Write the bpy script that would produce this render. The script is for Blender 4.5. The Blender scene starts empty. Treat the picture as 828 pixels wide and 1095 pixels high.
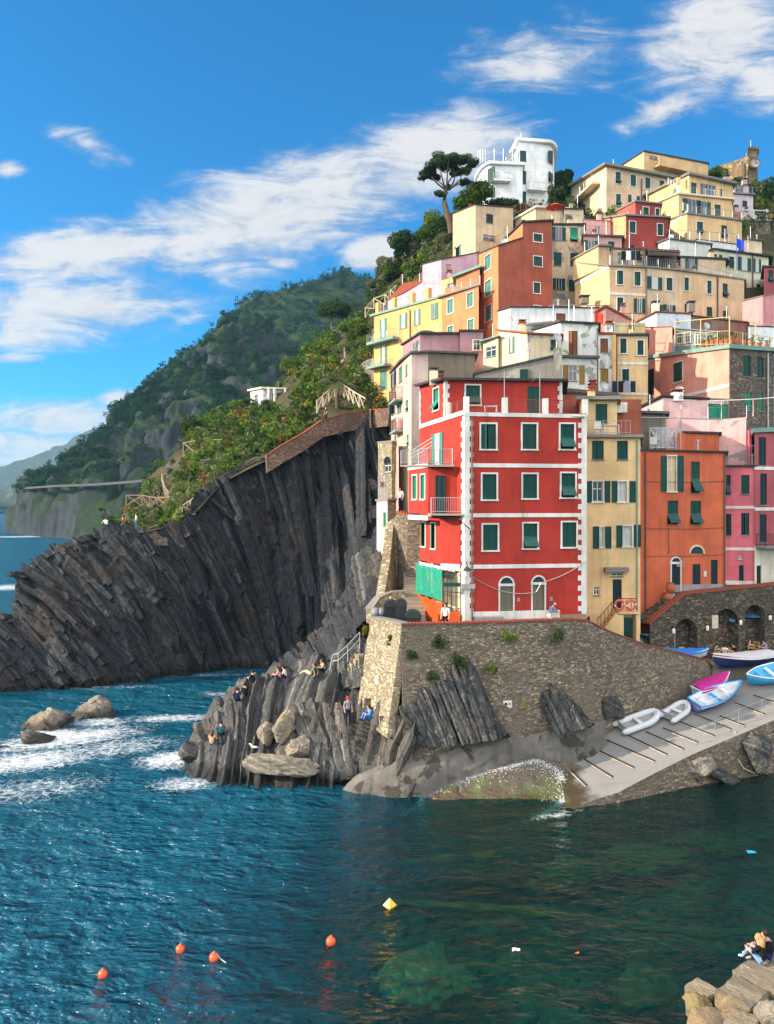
import bpy, bmesh, math, random
import numpy as np
from mathutils import Vector, Matrix, noise as mnoise
R = math.radians
SC = bpy.context.scene
COL = SC.collection
FPX, CX, HY, CAMZ = 823.0, 414.0, 540.0, 17.0
random.seed(7)

# ---------------------------------------------------------------- placing: photo pixel + distance -> a real point
def at(px, py, D):
    return Vector(((px - CX) / FPX * D, D, CAMZ - (py - HY) / FPX * D))
def atz(px, py, z):
    return at(px, py, (CAMZ - z) * FPX / (py - HY))
RGX, RGY, RG0 = 0.115, 0.282, -13.35           # slipway plane z = RGX*x + RGY*y + RG0
def ramp_z(x, y): return RGX * x + RGY * y + RG0
def on_ramp(px, py):
    k = (px - CX) / FPX; m = (py - HY) / FPX
    D = (CAMZ - RG0) / (RGX * k + RGY + m)
    return at(px, py, D)
def zof(py, D): return CAMZ - (py - HY) / FPX * D

TILES = {'A': (390, 280, 6.369), 'B': (490, 220, 6.369), 'C': (600, 140, 6.369), 'D': (698, 150, 6.369), 'E': (600, 240, 6.369),
         'F': (698, 240, 6.369), 'G': (510, 310, 6.369), 'H': (600, 320, 6.369), 'I': (698, 320, 6.369), 'J': (698, 410, 6.369),
         'K': (610, 410, 6.369), 'L': (390, 380, 6.369), 'M': (390, 500, 6.369), 'N': (380, 590, 6.369), 'O': (500, 560, 5.52),
         'Q': (690, 600, 6.0), '1': (400, 130, 3.764), '2': (600, 140, 3.632), '3': (380, 330, 3.45), '5': (380, 480, 3.185),
         '6': (610, 480, 3.798), 'P': (0, 0, 1.0)}
def tl(t, x, y):
    a, b, s = TILES[t]
    return a + x / s, b + y / s

# ---------------------------------------------------------------- numpy noise
def _h(ix, iy, iz, seed):
    n = (ix.astype(np.int64) * 374761393 + iy.astype(np.int64) * 668265263 + iz.astype(np.int64) * 2147483647 + seed * 144665) & 0xffffffff
    n = ((n ^ (n >> 13)) * 1274126177) & 0xffffffff
    n = ((n ^ (n >> 16)) * 2246822519) & 0xffffffff
    return ((n ^ (n >> 15)) & 0xffffff) / float(0xffffff)
def vnoise(p, seed=0):
    p = np.asarray(p, float); i = np.floor(p); f = p - i; f = f * f * (3 - 2 * f); i = i.astype(np.int64)
    r = 0
    for dx in (0, 1):
        for dy in (0, 1):
            for dz in (0, 1):
                w = (f[..., 0] if dx else 1 - f[..., 0]) * (f[..., 1] if dy else 1 - f[..., 1]) * (f[..., 2] if dz else 1 - f[..., 2])
                r = r + w * _h(i[..., 0] + dx, i[..., 1] + dy, i[..., 2] + dz, seed)
    return r * 2 - 1
def fbm(p, oct=4, seed=0, gain=.5):
    p = np.asarray(p, float); a = 1; r = 0; t = 0
    for o in range(oct):
        r = r + a * vnoise(p * 2 ** o + 17.3 * o, seed + o); t += a; a *= gain
    return r / t

# ---------------------------------------------------------------- objects
OFF = {}
def props(o, label=None, cat=None, group=None, kind=None):
    if label: o['label'] = label
    if cat: o['category'] = cat
    if group: o['group'] = group
    if kind: o['kind'] = kind
    return o
def empty(name, loc, label, cat, group=None):
    o = bpy.data.objects.new(name, None); COL.objects.link(o)
    o.location = loc; o.empty_display_size = .3
    OFF[o.name] = Vector(loc)
    return props(o, label, cat, group)
class MB:
    def __init__(s): s.v = []; s.f = []; s.m = []
    def add(s, vs, fs, mi=0):
        b = len(s.v); s.v += [tuple(v) for v in vs]
        for f in fs: s.f.append(tuple(b + i for i in f)); s.m.append(mi)
    def quad(s, a, b, c, d, mi=0): s.add([a, b, c, d], [(0, 1, 2, 3)], mi)
    def poly(s, pts, mi=0): s.add(pts, [tuple(range(len(pts)))], mi)
    def hexa(s, p, mi=0):       # p: 8 corners, bottom 4 then top 4, same order
        s.add(p, [(3, 2, 1, 0), (4, 5, 6, 7), (0, 1, 5, 4), (1, 2, 6, 5), (2, 3, 7, 6), (3, 0, 4, 7)], mi)
    def box(s, c, d, mi=0, rz=0):
        x, y, z = d[0] / 2, d[1] / 2, d[2] / 2; cs, sn = math.cos(rz), math.sin(rz)
        P = []
        for zz in (-z, z):
            for (a, b) in ((-x, -y), (x, -y), (x, y), (-x, y)):
                P.append((c[0] + a * cs - b * sn, c[1] + a * sn + b * cs, c[2] + zz))
        s.hexa(P, mi)
    def prism(s, bot, top, mi=0, cap=True):
        n = len(bot); s.add(list(bot) + list(top), [(i, (i + 1) % n, n + (i + 1) % n, n + i) for i in range(n)], mi)
        if cap: s.poly(list(top), mi); s.poly(list(reversed(list(bot))), mi)
    def tube(s, pts, r, seg=6, mi=0, cap=True):
        pts = [Vector(p) for p in pts]; n = len(pts)
        rs = r if isinstance(r, (list, tuple)) else [r] * n
        base = len(s.v)
        for i, p in enumerate(pts):
            d = (pts[min(i + 1, n - 1)] - pts[max(i - 1, 0)])
            d = d.normalized() if d.length > 1e-9 else Vector((0, 0, 1))
            u = d.cross(Vector((0, 0, 1)))
            if u.length < 1e-3: u = d.cross(Vector((1, 0, 0)))
            u.normalize(); w = d.cross(u)
            for k in range(seg):
                a = 2 * math.pi * k / seg
                s.v.append(tuple(p + (u * math.cos(a) + w * math.sin(a)) * rs[i]))
        for i in range(n - 1):
            for k in range(seg):
                s.f.append((base + i * seg + k, base + i * seg + (k + 1) % seg, base + (i + 1) * seg + (k + 1) % seg, base + (i + 1) * seg + k)); s.m.append(mi)
        if cap:
            s.f.append(tuple(base + k for k in reversed(range(seg)))); s.m.append(mi)
            s.f.append(tuple(base + (n - 1) * seg + k for k in range(seg))); s.m.append(mi)
    def lathe(s, prof, c=(0, 0, 0), seg=16, mi=0, M=None):
        base = len(s.v)
        for (r, z) in prof:
            for k in range(seg):
                a = 2 * math.pi * k / seg; v = Vector((r * math.cos(a), r * math.sin(a), z))
                if M: v = M @ v
                s.v.append((v[0] + c[0], v[1] + c[1], v[2] + c[2]))
        for i in range(len(prof) - 1):
            for k in range(seg):
                s.f.append((base + i * seg + k, base + i * seg + (k + 1) % seg, base + (i + 1) * seg + (k + 1) % seg, base + (i + 1) * seg + k)); s.m.append(mi)
    def build(s, name, mats, parent=None, smooth=False, local=False, bevel=0, auto=False):
        if not isinstance(mats, (list, tuple)): mats = [mats]
        me = bpy.data.meshes.new(name)
        off = Vector((0, 0, 0))
        if parent is not None and not local: off = OFF.get(parent.name, off)
        me.from_pydata([(x - off[0], y - off[1], z - off[2]) for x, y, z in s.v], [], s.f)
        for m in mats: me.materials.append(m)
        if len(mats) > 1: me.polygons.foreach_set('material_index', s.m)
        if smooth: me.polygons.foreach_set('use_smooth', [True] * len(me.polygons))
        me.update()
        o = bpy.data.objects.new(name, me); COL.objects.link(o)
        if parent is not None: o.parent = parent; OFF[o.name] = off
        if bevel:
            bm = bmesh.new(); bm.from_mesh(me)
            bmesh.ops.remove_doubles(bm, verts=bm.verts, dist=1e-5)
            bmesh.ops.bevel(bm, geom=list(bm.edges), offset=bevel, segments=2, affect='EDGES', clamp_overlap=True)
            bm.to_mesh(me); bm.free()
        return o
def fixn(o):
    bm = bmesh.new(); bm.from_mesh(o.data); bmesh.ops.recalc_face_normals(bm, faces=bm.faces); bm.to_mesh(o.data); bm.free(); return o

def np_mesh(name, V, F, mats, mi=None, smooth=False, parent=None, attr=None):
    V = np.asarray(V, np.float32); F = np.asarray(F, np.int32)
    if parent is not None:
        V = V - np.array(OFF.get(parent.name, Vector((0, 0, 0))), np.float32)
    me = bpy.data.meshes.new(name); k = F.shape[1]
    me.vertices.add(len(V)); me.vertices.foreach_set('co', V.ravel())
    me.loops.add(F.size); me.loops.foreach_set('vertex_index', F.ravel())
    me.polygons.add(len(F)); me.polygons.foreach_set('loop_start', np.arange(0, F.size, k, dtype=np.int32))
    try: me.polygons.foreach_set('loop_total', np.full(len(F), k, np.int32))
    except Exception: pass
    for m in (mats if isinstance(mats, (list, tuple)) else [mats]): me.materials.append(m)
    if mi is not None: me.polygons.foreach_set('material_index', np.asarray(mi, np.int32))
    if smooth: me.polygons.foreach_set('use_smooth', np.ones(len(F), bool))
    for nm, val in (attr or {}).items():
        a = me.attributes.new(nm, 'FLOAT', 'POINT'); a.data.foreach_set('value', np.asarray(val, np.float32).ravel())
    me.update(calc_edges=True); me.validate()
    o = bpy.data.objects.new(name, me); COL.objects.link(o)
    if parent is not None: o.parent = parent; OFF[o.name] = OFF.get(parent.name, Vector((0, 0, 0)))
    return o
def grid_faces(nu, nv):
    a = np.arange(nu * nv).reshape(nu, nv)
    return np.stack([a[:-1, :-1], a[1:, :-1], a[1:, 1:], a[:-1, 1:]], -1).reshape(-1, 4)

# ---------------------------------------------------------------- lofted terrain from profiles given as photo columns
def _cat(P, t):
    n = len(P); t = np.clip(t, 0, n - 1 - 1e-9); i = np.floor(t).astype(int); f = (t - i)
    g = lambda k: P[np.clip(k, 0, n - 1)]
    sh = (-1,) + (1,) * (P.ndim - 1); f = f.reshape(sh)
    p0, p1, p2, p3 = g(i - 1), g(i), g(i + 1), g(i + 2)
    m1 = (p2 - p0) * .35; m2 = (p3 - p1) * .35
    return (2 * f ** 3 - 3 * f ** 2 + 1) * p1 + (f ** 3 - 2 * f ** 2 + f) * m1 + (-2 * f ** 3 + 3 * f ** 2) * p2 + (f ** 3 - f ** 2) * m2
def loft(keys, nu, nv, rowpos=None):
    keys = sorted(keys, key=lambda k: k[0])
    P = np.array([[tuple(at(px, py, D)) for (py, D) in rows] for px, rows in keys])   # K x R x 3
    pxs = np.array([k[0] for k in keys], float)
    u = np.linspace(pxs[0], pxs[-1], nu); tu = np.interp(u, pxs, np.arange(len(pxs)))
    A = _cat(P, tu)
    r = P.shape[1]
    tv = np.linspace(0, r - 1, nv) if rowpos is None else np.interp(np.linspace(0, 1, nv), rowpos, np.arange(r))
    B = _cat(A.transpose(1, 0, 2), tv).transpose(1, 0, 2)
    return B
def gnormals(G):
    du = np.gradient(G, axis=0); dv = np.gradient(G, axis=1)
    n = np.cross(du, dv); n /= np.maximum(np.linalg.norm(n, axis=-1, keepdims=True), 1e-9)
    return n

# ---------------------------------------------------------------- leaf clouds
def leaves(C, N, S, rng, out=None, flat=0.0):
    """quads: centres C (n,3), preferred normals N (n,3) or None, sizes S (n,)"""
    n = len(C)
    d = rng.normal(size=(n, 3))
    if N is not None: d = d * .75 + N * 1.0
    d /= np.linalg.norm(d, axis=1, keepdims=True) + 1e-9
    a = rng.normal(size=(n, 3)); u = np.cross(d, a); u /= np.linalg.norm(u, axis=1, keepdims=True) + 1e-9
    w = np.cross(d, u)
    s = S[:, None]; e = rng.uniform(.5, 1, size=(n, 1))
    V = np.stack([C - u * s, C + w * s * e * .6, C + u * s, C - w * s * e * .6], 1).reshape(-1, 3)
    F = np.arange(4 * n).reshape(n, 4)
    return V, F
def blob_points(center, rad, n, rng, lumps=9):
    """points through an uneven crown: several overlapping ellipsoid lumps, denser to the outside"""
    center = np.array(center, float); rad = np.array(rad, float)
    L = rng.normal(size=(lumps, 3)); L /= np.linalg.norm(L, axis=1, keepdims=True); L *= rng.uniform(.25, .75, size=(lumps, 1))
    lr = rng.uniform(.3, .55, size=lumps)
    k = rng.integers(0, lumps, n)
    d = rng.normal(size=(n, 3)); d /= np.linalg.norm(d, axis=1, keepdims=True)
    r = rng.uniform(.35, 1, size=(n, 1)) ** .5
    p = L[k] + d * r * lr[k][:, None]
    nrm = d * .8 + p * .4
    nrm[:, 2] += .25
    return center + p * rad, nrm

USE_HAZE = True
SKY_STR, SUN_STR, EXPO = .15, 4.3, 1.05
SKY_TINT = (.07, .51, .72)
CLOUD_L, CLOUD_D, CLOUD_B = (2.9, 2.85, 2.8), (1.5, 1.75, 2.05), (11.0, 10.6, 10.2)  # last colour: unseen fill clouds added behind the camera
CLOUDS = [  # photo position, radii in photo pixels, tilt: directions of the sky
    (770, 40, 150, 95, 20, 1.3), (705, 118, 80, 26, 25, 1.0), (820, 85, 80, 60, 0, 1.1), (300, 225, 340, 95, 17, 1.25), (90, 272, 260, 60, 10, 1.2), (470, 165, 180, 85, 15, 1.25), (405, 268, 76, 34, 12, 1.5), (80, 330, 230, 55, 3, 1.25), (30, 360, 140, 30, 0, 1.0),
    (60, 450, 150, 42, 0, 1.25), (20, 478, 190, 46, 0, 1.2), (125, 425, 46, 18, 10, 1.1), (10, 180, 34, 18, 0, .9), (90, 150, 80, 30, -25, .7), (580, 65, 170, 75, 12, .75), (20, 383, 50, 12, 0, .9), (300, 280, 40, 16, 0, .9), (-150, 300, 200, 120, 5, 1.1)]
# ================================================================ materials
def srgb(r, g, b):
    f = lambda c: (c / 255 / 12.92) if c / 255 <= .04045 else ((c / 255 + .055) / 1.055) ** 2.4
    return (f(r), f(g), f(b), 1)
class NT:
    def __init__(s, m):
        s.t = m.node_tree; s.n = s.t.nodes; s.l = s.t.links; s.n.clear()
    def new(s, typ, **kw):
        n = s.n.new(typ)
        for k, v in kw.items():
            if k.startswith('i_'): n.inputs[k[2:].replace('_', ' ')].default_value = v
            else: setattr(n, k, v)
        return n
    def link(s, a, b): s.l.new(a, b)
    def pos(s, scale=None, rot=None, loc=None):
        g = s.new('ShaderNodeNewGeometry')
        if scale is None: return g.outputs['Position']
        m = s.new('ShaderNodeMapping'); m.inputs['Scale'].default_value = scale
        if rot: m.inputs['Rotation'].default_value = rot
        s.link(g.outputs['Position'], m.inputs['Vector']); return m.outputs['Vector']
    def noise(s, vec, scale, detail=4, rough=.55, dist=0, dim='3D'):
        n = s.new('ShaderNodeTexNoise'); n.noise_dimensions = dim
        if vec is not None: s.link(vec, n.inputs['W' if dim == '1D' else 'Vector'])
        n.inputs['Scale'].default_value = scale; n.inputs['Detail'].default_value = detail; n.inputs['Roughness'].default_value = rough
        n.inputs['Distortion'].default_value = dist
        return n.outputs['Fac']
    def ramp(s, fac, stops, interp='LINEAR'):
        n = s.new('ShaderNodeValToRGB'); n.color_ramp.interpolation = interp
        e = n.color_ramp.elements
        while len(e) < len(stops): e.new(.5)
        for k, (p, c) in enumerate(stops):
            e[k].position = p; e[k].color = c if len(c) == 4 else (*c, 1)
        s.link(fac, n.inputs['Fac']); return n.outputs['Color']
    def mix(s, fac, a, b, mode='MIX'):
        n = s.new('ShaderNodeMix', data_type='RGBA', blend_type=mode); n.clamp_factor = True
        for x, k in ((fac, 0), (a, 6), (b, 7)):
            if hasattr(x, 'is_linked'): s.link(x, n.inputs[k])
            else: n.inputs[k].default_value = x
        return n.outputs[2]
    def math(s, op, a, b=0, c=None, clamp=False):
        n = s.new('ShaderNodeMath', operation=op, use_clamp=clamp)
        for k, x in enumerate((a, b) if c is None else (a, b, c)):
            if hasattr(x, 'is_linked'): s.link(x, n.inputs[k])
            else: n.inputs[k].default_value = x
        return n.outputs[0]
    def smooth(s, x, a, b, lo=0, hi=1):
        n = s.new('ShaderNodeMapRange', interpolation_type='SMOOTHSTEP'); s.link(x, n.inputs[0])
        for k, v in ((1, a), (2, b), (3, lo), (4, hi)): n.inputs[k].default_value = v
        return n.outputs[0]
    def bump(s, h, strength=.4, dist=.05, normal=None):
        n = s.new('ShaderNodeBump'); n.inputs['Strength'].default_value = strength; n.inputs['Distance'].default_value = dist
        s.link(h, n.inputs['Height'])
        if normal is not None: s.link(normal, n.inputs['Normal'])
        return n.outputs['Normal']
    def out(s, col, rough=.85, normal=None, spec=.3, metal=0):
        b = s.new('ShaderNodeBsdfPrincipled'); o = s.new('ShaderNodeOutputMaterial')
        if hasattr(col, 'is_linked'): s.link(col, b.inputs['Base Color'])
        else: b.inputs['Base Color'].default_value = col
        if hasattr(rough, 'is_linked'): s.link(rough, b.inputs['Roughness'])
        else: b.inputs['Roughness'].default_value = rough
        b.inputs['Specular IOR Level'].default_value = spec; b.inputs['Metallic'].default_value = metal
        if normal is not None: s.link(normal, b.inputs['Normal'])
        s.link(b.outputs[0], o.inputs['Surface']); return b, o
MATS = {}
def newmat(name):
    m = bpy.data.materials.new(name); m.use_nodes = True; return m, NT(m)
def sc(c, k): return (c[0] * k, c[1] * k, c[2] * k, 1)
def stucco(name, rgb, dirt=.35, peel=0.0, peelcol=(150, 145, 138)):
    if name in MATS: return MATS[name]
    m, t = newmat(name); c = srgb(*rgb); g_ = .3 * c[0] + .55 * c[1] + .15 * c[2]; c = tuple(x * .9 + g_ * .1 for x in c[:3]) + (1,); P = t.pos()
    a = t.noise(P, .45, 5, .6); col = t.mix(t.smooth(a, .3, .7), sc(c, .8), sc(c, 1.1))
    b = t.noise(t.pos((2.2, 2.2, .16)), 1.0, 5, .6)
    gray = .3 * c[0] + .5 * c[1] + .2 * c[2]
    dirtc = (c[0] * .45 + gray * .15, c[1] * .45 + gray * .12, c[2] * .45 + gray * .1, 1)
    col = t.mix(t.math('MULTIPLY', t.smooth(b, .46, .74), min(1, dirt * 1.5)), col, dirtc)
    e = t.noise(P, 2.3, 6, .65); col = t.mix(t.math('MULTIPLY', t.smooth(e, .58, .75), .28), col, sc(c, 1.16))
    col = t.mix(t.math('MULTIPLY', t.smooth(t.noise(P, 1.3, 6, .7), .57, .7), .34), col, dirtc); col = t.mix(t.math('MULTIPLY', t.smooth(t.noise(t.pos(), .33, 7, .7, .6), .58, .62), .2), col, sc(c, 1.3)); col = t.mix(t.math('MULTIPLY', t.smooth(t.noise(t.pos((3, 3, .5)), 1.2, 5, .7), .62, .74), .3), col, sc(c, .62))
    if peel:
        q = t.noise(P, .55, 7, .62, .4); col = t.mix(t.smooth(q, .64 - .1 * peel, .67 - .1 * peel), col, srgb(*peelcol))
    h = t.noise(P, 9, 4, .6)
    t.out(col, .92, t.bump(h, .35, .03), .2); MATS[name] = m; return m
def stone(name, c1, c2, mortar, scale=2.2, flat=1.9, bump=.8, moss=0.0):
    if name in MATS: return MATS[name]
    m, t = newmat(name)
    w = t.noise(t.pos(), 1.6, 3); P = t.pos((1, 1, flat))
    va = t.new('ShaderNodeVectorMath', operation='ADD'); wn = t.new('ShaderNodeTexNoise'); wn.inputs['Scale'].default_value = 2.5
    t.link(t.pos(), wn.inputs['Vector']); sc_ = t.new('ShaderNodeVectorMath', operation='SCALE'); t.link(wn.outputs['Color'], sc_.inputs[0]); sc_.inputs['Scale'].default_value = .35
    t.link(P, va.inputs[0]); t.link(sc_.outputs[0], va.inputs[1])
    v = t.new('ShaderNodeTexVoronoi'); v.inputs['Scale'].default_value = scale; t.link(va.outputs[0], v.inputs['Vector'])
    d = t.new('ShaderNodeTexVoronoi', feature='DISTANCE_TO_EDGE'); d.inputs['Scale'].default_value = scale; t.link(va.outputs[0], d.inputs['Vector'])
    sp = t.new('ShaderNodeSeparateColor'); t.link(v.outputs['Color'], sp.inputs[0])
    mid = tuple((a + b) / 2 for a, b in zip(c1, c2))
    col = t.ramp(sp.outputs[0], [(0, srgb(*c1)), (.45, srgb(*mid)), (.75, srgb(*c2)), (1, srgb(*[min(255, x * 1.25) for x in c2]))])
    col = t.mix(t.math('MULTIPLY', t.smooth(t.noise(t.pos(), .35, 5, .6), .4, .7), .45), col, sc(srgb(*c1), .8))
    col = t.mix(t.math('MULTIPLY', t.noise(t.pos(), 12, 4), .5), col, srgb(*c1))
    col = t.mix(t.smooth(d.outputs['Distance'], .06, .01), col, sc(srgb(*mortar), .75)); col = t.mix(t.math('MULTIPLY', t.smooth(t.noise(t.pos(), .28, 7, .68, .4), .54, .6), .75), col, srgb(*mortar))
    if moss: col = t.mix(t.math('MULTIPLY', t.smooth(t.noise(t.pos(), .6, 5, .65), .55, .72), moss), col, srgb(58, 66, 36))
    h = t.math('ADD', t.smooth(d.outputs['Distance'], 0, .12), t.math('MULTIPLY', t.noise(t.pos(), 14, 4), .5))
    t.out(col, .93, t.bump(h, bump, .1), .2); MATS[name] = m; return m
def plain(name, rgb, rough=.6, spec=.4, metal=0, var=.15, scale=3.0):
    if name in MATS: return MATS[name]
    m, t = newmat(name); c = srgb(*rgb)
    col = t.mix(t.noise(t.pos(), scale, 5, .6), sc(c, 1 - var), sc(c, 1 + var))
    t.out(col, rough, None, spec, metal); MATS[name] = m; return m
def slatted(name, rgb):
    if name in MATS: return MATS[name]
    m, t = newmat(name); c = srgb(*rgb)
    g = t.new('ShaderNodeNewGeometry'); s = t.new('ShaderNodeSeparateXYZ'); t.link(g.outputs['Position'], s.inputs[0])
    w = t.math('FRACT', t.math('MULTIPLY', s.outputs[2], 11.0))
    col = t.mix(t.noise(t.pos(), 1.1, 4), sc(c, .72), sc(c, 1.25))
    col = t.mix(t.math('MULTIPLY', t.smooth(t.noise(t.pos(), 6, 5), .55, .8), .3), col, sc(c, 1.9))
    col = t.mix(t.math('MULTIPLY', t.smooth(w, .55, .95), .55), col, sc(c, .35))
    t.out(col, .55, t.bump(w, .6, .03), .4); MATS[name] = m; return m
def slate(name, rgb, ribs=0):
    if name in MATS: return MATS[name]
    m, t = newmat(name); c = srgb(*rgb)
    a = t.noise(t.pos(), .9, 6, .65); col = t.mix(a, sc(c, .65), sc(c, 1.35))
    b = t.noise(t.pos(), 7, 4); col = t.mix(t.math('MULTIPLY', t.smooth(b, .55, .7), .4), col, srgb(120, 112, 92))
    t.out(col, .85, t.bump(b, .5, .05), .25); MATS[name] = m; return m
def tiles(name, rgb):
    if name in MATS: return MATS[name]
    m, t = newmat(name); c = srgb(*rgb)
    w = t.new('ShaderNodeTexWave'); w.inputs['Scale'].default_value = 1.6; w.inputs['Distortion'].default_value = 1.0
    t.link(t.pos(), w.inputs['Vector'])
    a = t.noise(t.pos(), 3.5, 5, .65); col = t.mix(a, sc(c, .6), sc(c, 1.4))
    t.out(col, .9, t.bump(w.outputs['Fac'], .6, .08), .2); MATS[name] = m; return m
def leafmat(name, cols, scale=.6):
    if name in MATS: return MATS[name]
    m, t = newmat(name)
    a = t.noise(t.pos(), scale, 3, .6); n = len(cols)
    col = t.ramp(a, [(.3 + .4 * k / (n - 1), srgb(*c)) for k, c in enumerate(cols)])
    col = t.mix(t.noise(t.pos(), 8, 2), col, t.mix(.5, col, srgb(*cols[0])))
    b = t.new('ShaderNodeBsdfDiffuse'); tr = t.new('ShaderNodeBsdfTranslucent'); ms = t.new('ShaderNodeMixShader'); o = t.new('ShaderNodeOutputMaterial')
    t.link(col, b.inputs[0]); t.link(col, tr.inputs[0]); ms.inputs[0].default_value = .3
    t.link(b.outputs[0], ms.inputs[1]); t.link(tr.outputs[0], ms.inputs[2]); t.link(ms.outputs[0], o.inputs['Surface'])
    MATS[name] = m; return m
def rockmat(name, dark, lite, warm, wet=True, crack=.4):
    """strata attribute drives the layer colours"""
    if name in MATS: return MATS[name]
    m, t = newmat(name)
    at_ = t.new('ShaderNodeAttribute'); at_.attribute_name = 'strata'
    L = t.noise(at_.outputs['Fac'], 2.2, 5, .7, 0, '1D'); P = t.pos()
    col = t.ramp(L, [(.3, srgb(*dark)), (.55, srgb(*[(a + b) / 2 for a, b in zip(dark, lite)])), (.72, srgb(*lite))])
    col = t.mix(t.math('MULTIPLY', t.smooth(t.noise(P, .25, 6, .65), .48, .66), .6), col, srgb(*warm))
    col = t.mix(t.math('MULTIPLY', t.smooth(t.noise(P, 2.6, 6, .7), .6, .72), .45), col, srgb(*[min(255, x * 1.7) for x in lite]))
    col = t.mix(t.math('MULTIPLY', t.noise(P, 6, 5), .5), col, srgb(*dark))
    rough = .9
    if wet:
        g = t.new('ShaderNodeSeparateXYZ'); t.link(P, g.inputs[0])
        z = t.math('ADD', g.outputs[2], t.math('MULTIPLY', t.noise(P, .7, 4), -1.6))
        wetf = t.smooth(z, .1, -.55); col = t.mix(t.math('MULTIPLY', wetf, .8), col, srgb(24, 24, 20))
        rough = t.smooth(z, -.4, .2, .4, .9)
    cr = t.new('ShaderNodeTexVoronoi', feature='DISTANCE_TO_EDGE'); cr.inputs['Scale'].default_value = 1.1; va_ = t.new('ShaderNodeVectorMath', operation='ADD'); nz_ = t.new('ShaderNodeTexNoise'); nz_.inputs['Scale'].default_value = 1.3; nz_.inputs['Detail'].default_value = 6; t.link(P, nz_.inputs['Vector']); sv_ = t.new('ShaderNodeVectorMath', operation='SCALE'); sv_.inputs['Scale'].default_value = 1.5; t.link(nz_.outputs['Color'], sv_.inputs[0]); t.link(t.pos((2.0, 1.0, .45)), va_.inputs[0]); t.link(sv_.outputs[0], va_.inputs[1]); t.link(va_.outputs[0], cr.inputs['Vector']); ck = t.smooth(cr.outputs['Distance'], .035, .0); col = t.mix(t.math('MULTIPLY', ck, crack), col, srgb(*[x * .5 for x in dark]))
    h = t.math('ADD', t.math('ADD', t.math('MULTIPLY', L, .9), t.math('MULTIPLY', ck, -1.8 * crack)), t.math('ADD', t.noise(P, 5, 6, .7), t.math('MULTIPLY', t.noise(P, 1.4, 5, .7), 1.4)))
    t.out(col, rough, t.bump(h, .9, .16), .25); MATS[name] = m; return m

GREEN = slatted('shutter green paint', (20, 74, 66)); TEAL = slatted('shutter teal and sunlit green paint', (30, 140, 110)); BROWN = slatted('shutter brown paint', (140, 84, 52))
OCHRE = slatted('shutter ochre paint', (160, 120, 50)); NAVYSH = slatted('shutter dark blue green', (22, 52, 58)); GREYGREEN = slatted('shutter sunlit green', (90, 140, 128))  # last one: lighter copy of the green paint, sunlight put into its colour
WHITE = stucco('white paint', (222, 216, 206), .5); CREAMW = plain('cream trim', (220, 205, 175), .85, .2)
DARK = plain('dark interior', (26, 26, 28), .9, .2); IRON = plain('iron', (60, 60, 60), .6, .4, .2); STEEL = plain('galvanised steel', (170, 170, 168), .45, .5, .6)
GLASSM = plain('window glass', (40, 52, 60), .08, .9, 0, .4, .8); WOODOLD = slatted('weathered door wood', (120, 118, 96)); CURT = plain('lace curtain', (190, 192, 188), .9, .2)
CONC = slate('cement slab', (128, 124, 116)); SLATE = slate('slate roof', (92, 88, 86)); TERRA = tiles('terracotta tile', (150, 78, 52)); DKROOF = slate('dark roof felt', (62, 58, 58))
GREENSLAB = slate('green grey slab edge', (120, 150, 138)); PIPE = plain('pipe brown', (92, 80, 74), .5, .4)
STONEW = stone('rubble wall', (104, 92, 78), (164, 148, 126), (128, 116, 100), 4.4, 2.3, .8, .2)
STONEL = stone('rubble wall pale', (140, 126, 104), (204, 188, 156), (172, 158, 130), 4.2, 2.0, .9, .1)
STONEB = stone('speckled stone facade', (92, 78, 70), (140, 122, 110), (104, 90, 82), 4.2, 1.3, .7)
STONEC = stone('castle stone', (110, 92, 70), (160, 138, 106), (110, 96, 76), 2.0, 1.6, .6)
BRICKW = stone('brown brick walkway wall', (96, 76, 64), (142, 116, 98), (88, 76, 66), 4.5, 2.2, .6)
BRICKR = tiles('red brick coping', (140, 74, 58))
# ================================================================ houses
class Face:
    def __init__(s, a, b, zb, za, zb2):
        s.p = Vector((a[0], a[1], 0)); d = Vector((b[0] - a[0], b[1] - a[1], 0)); s.L = d.length; s.d = d / s.L
        s.n = Vector((s.d[1], -s.d[0], 0)); s.z0 = zb; s.za = za; s.zb = zb2
    def w(s, u, z, o=0): return s.p + s.d * u + s.n * o + Vector((0, 0, z))
    def u_of(s, px):
        k = (px - CX) / FPX; u = (k * s.p[1] - s.p[0]) / (s.d[0] - k * s.d[1]); return u, s.p[1] + u * s.d[1]
    def rect(s, x0, y0, x1, y1):
        u0, _ = s.u_of(x0); u1, _ = s.u_of(x1); _, D = s.u_of((x0 + x1) / 2)
        return u0, u1, zof(y1, D), zof(y0, D)
def fbox(mb, F, u0, u1, z0, z1, o0, o1, mi=0):
    mb.hexa([F.w(u0, z0, o1), F.w(u1, z0, o1), F.w(u1, z0, o0), F.w(u0, z0, o0), F.w(u0, z1, o1), F.w(u1, z1, o1), F.w(u1, z1, o0), F.w(u0, z1, o0)], mi)
def leaf_sh(mb, F, u0, u1, z0, z1, o, th=.05):
    fbox(mb, F, u0, u1, z0, z1, o, o + th * .55)
    s = min(.07, (u1 - u0) * .16); h = z1 - z0
    fbox(mb, F, u0, u0 + s, z0, z1, o + th * .55, o + th); fbox(mb, F, u1 - s, u1, z0, z1, o + th * .55, o + th)
    for zz in (z0, z0 + h * .5 - s / 2, z1 - s): fbox(mb, F, u0 + s, u1 - s, zz, zz + s, o + th * .55, o + th - .004)
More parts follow.
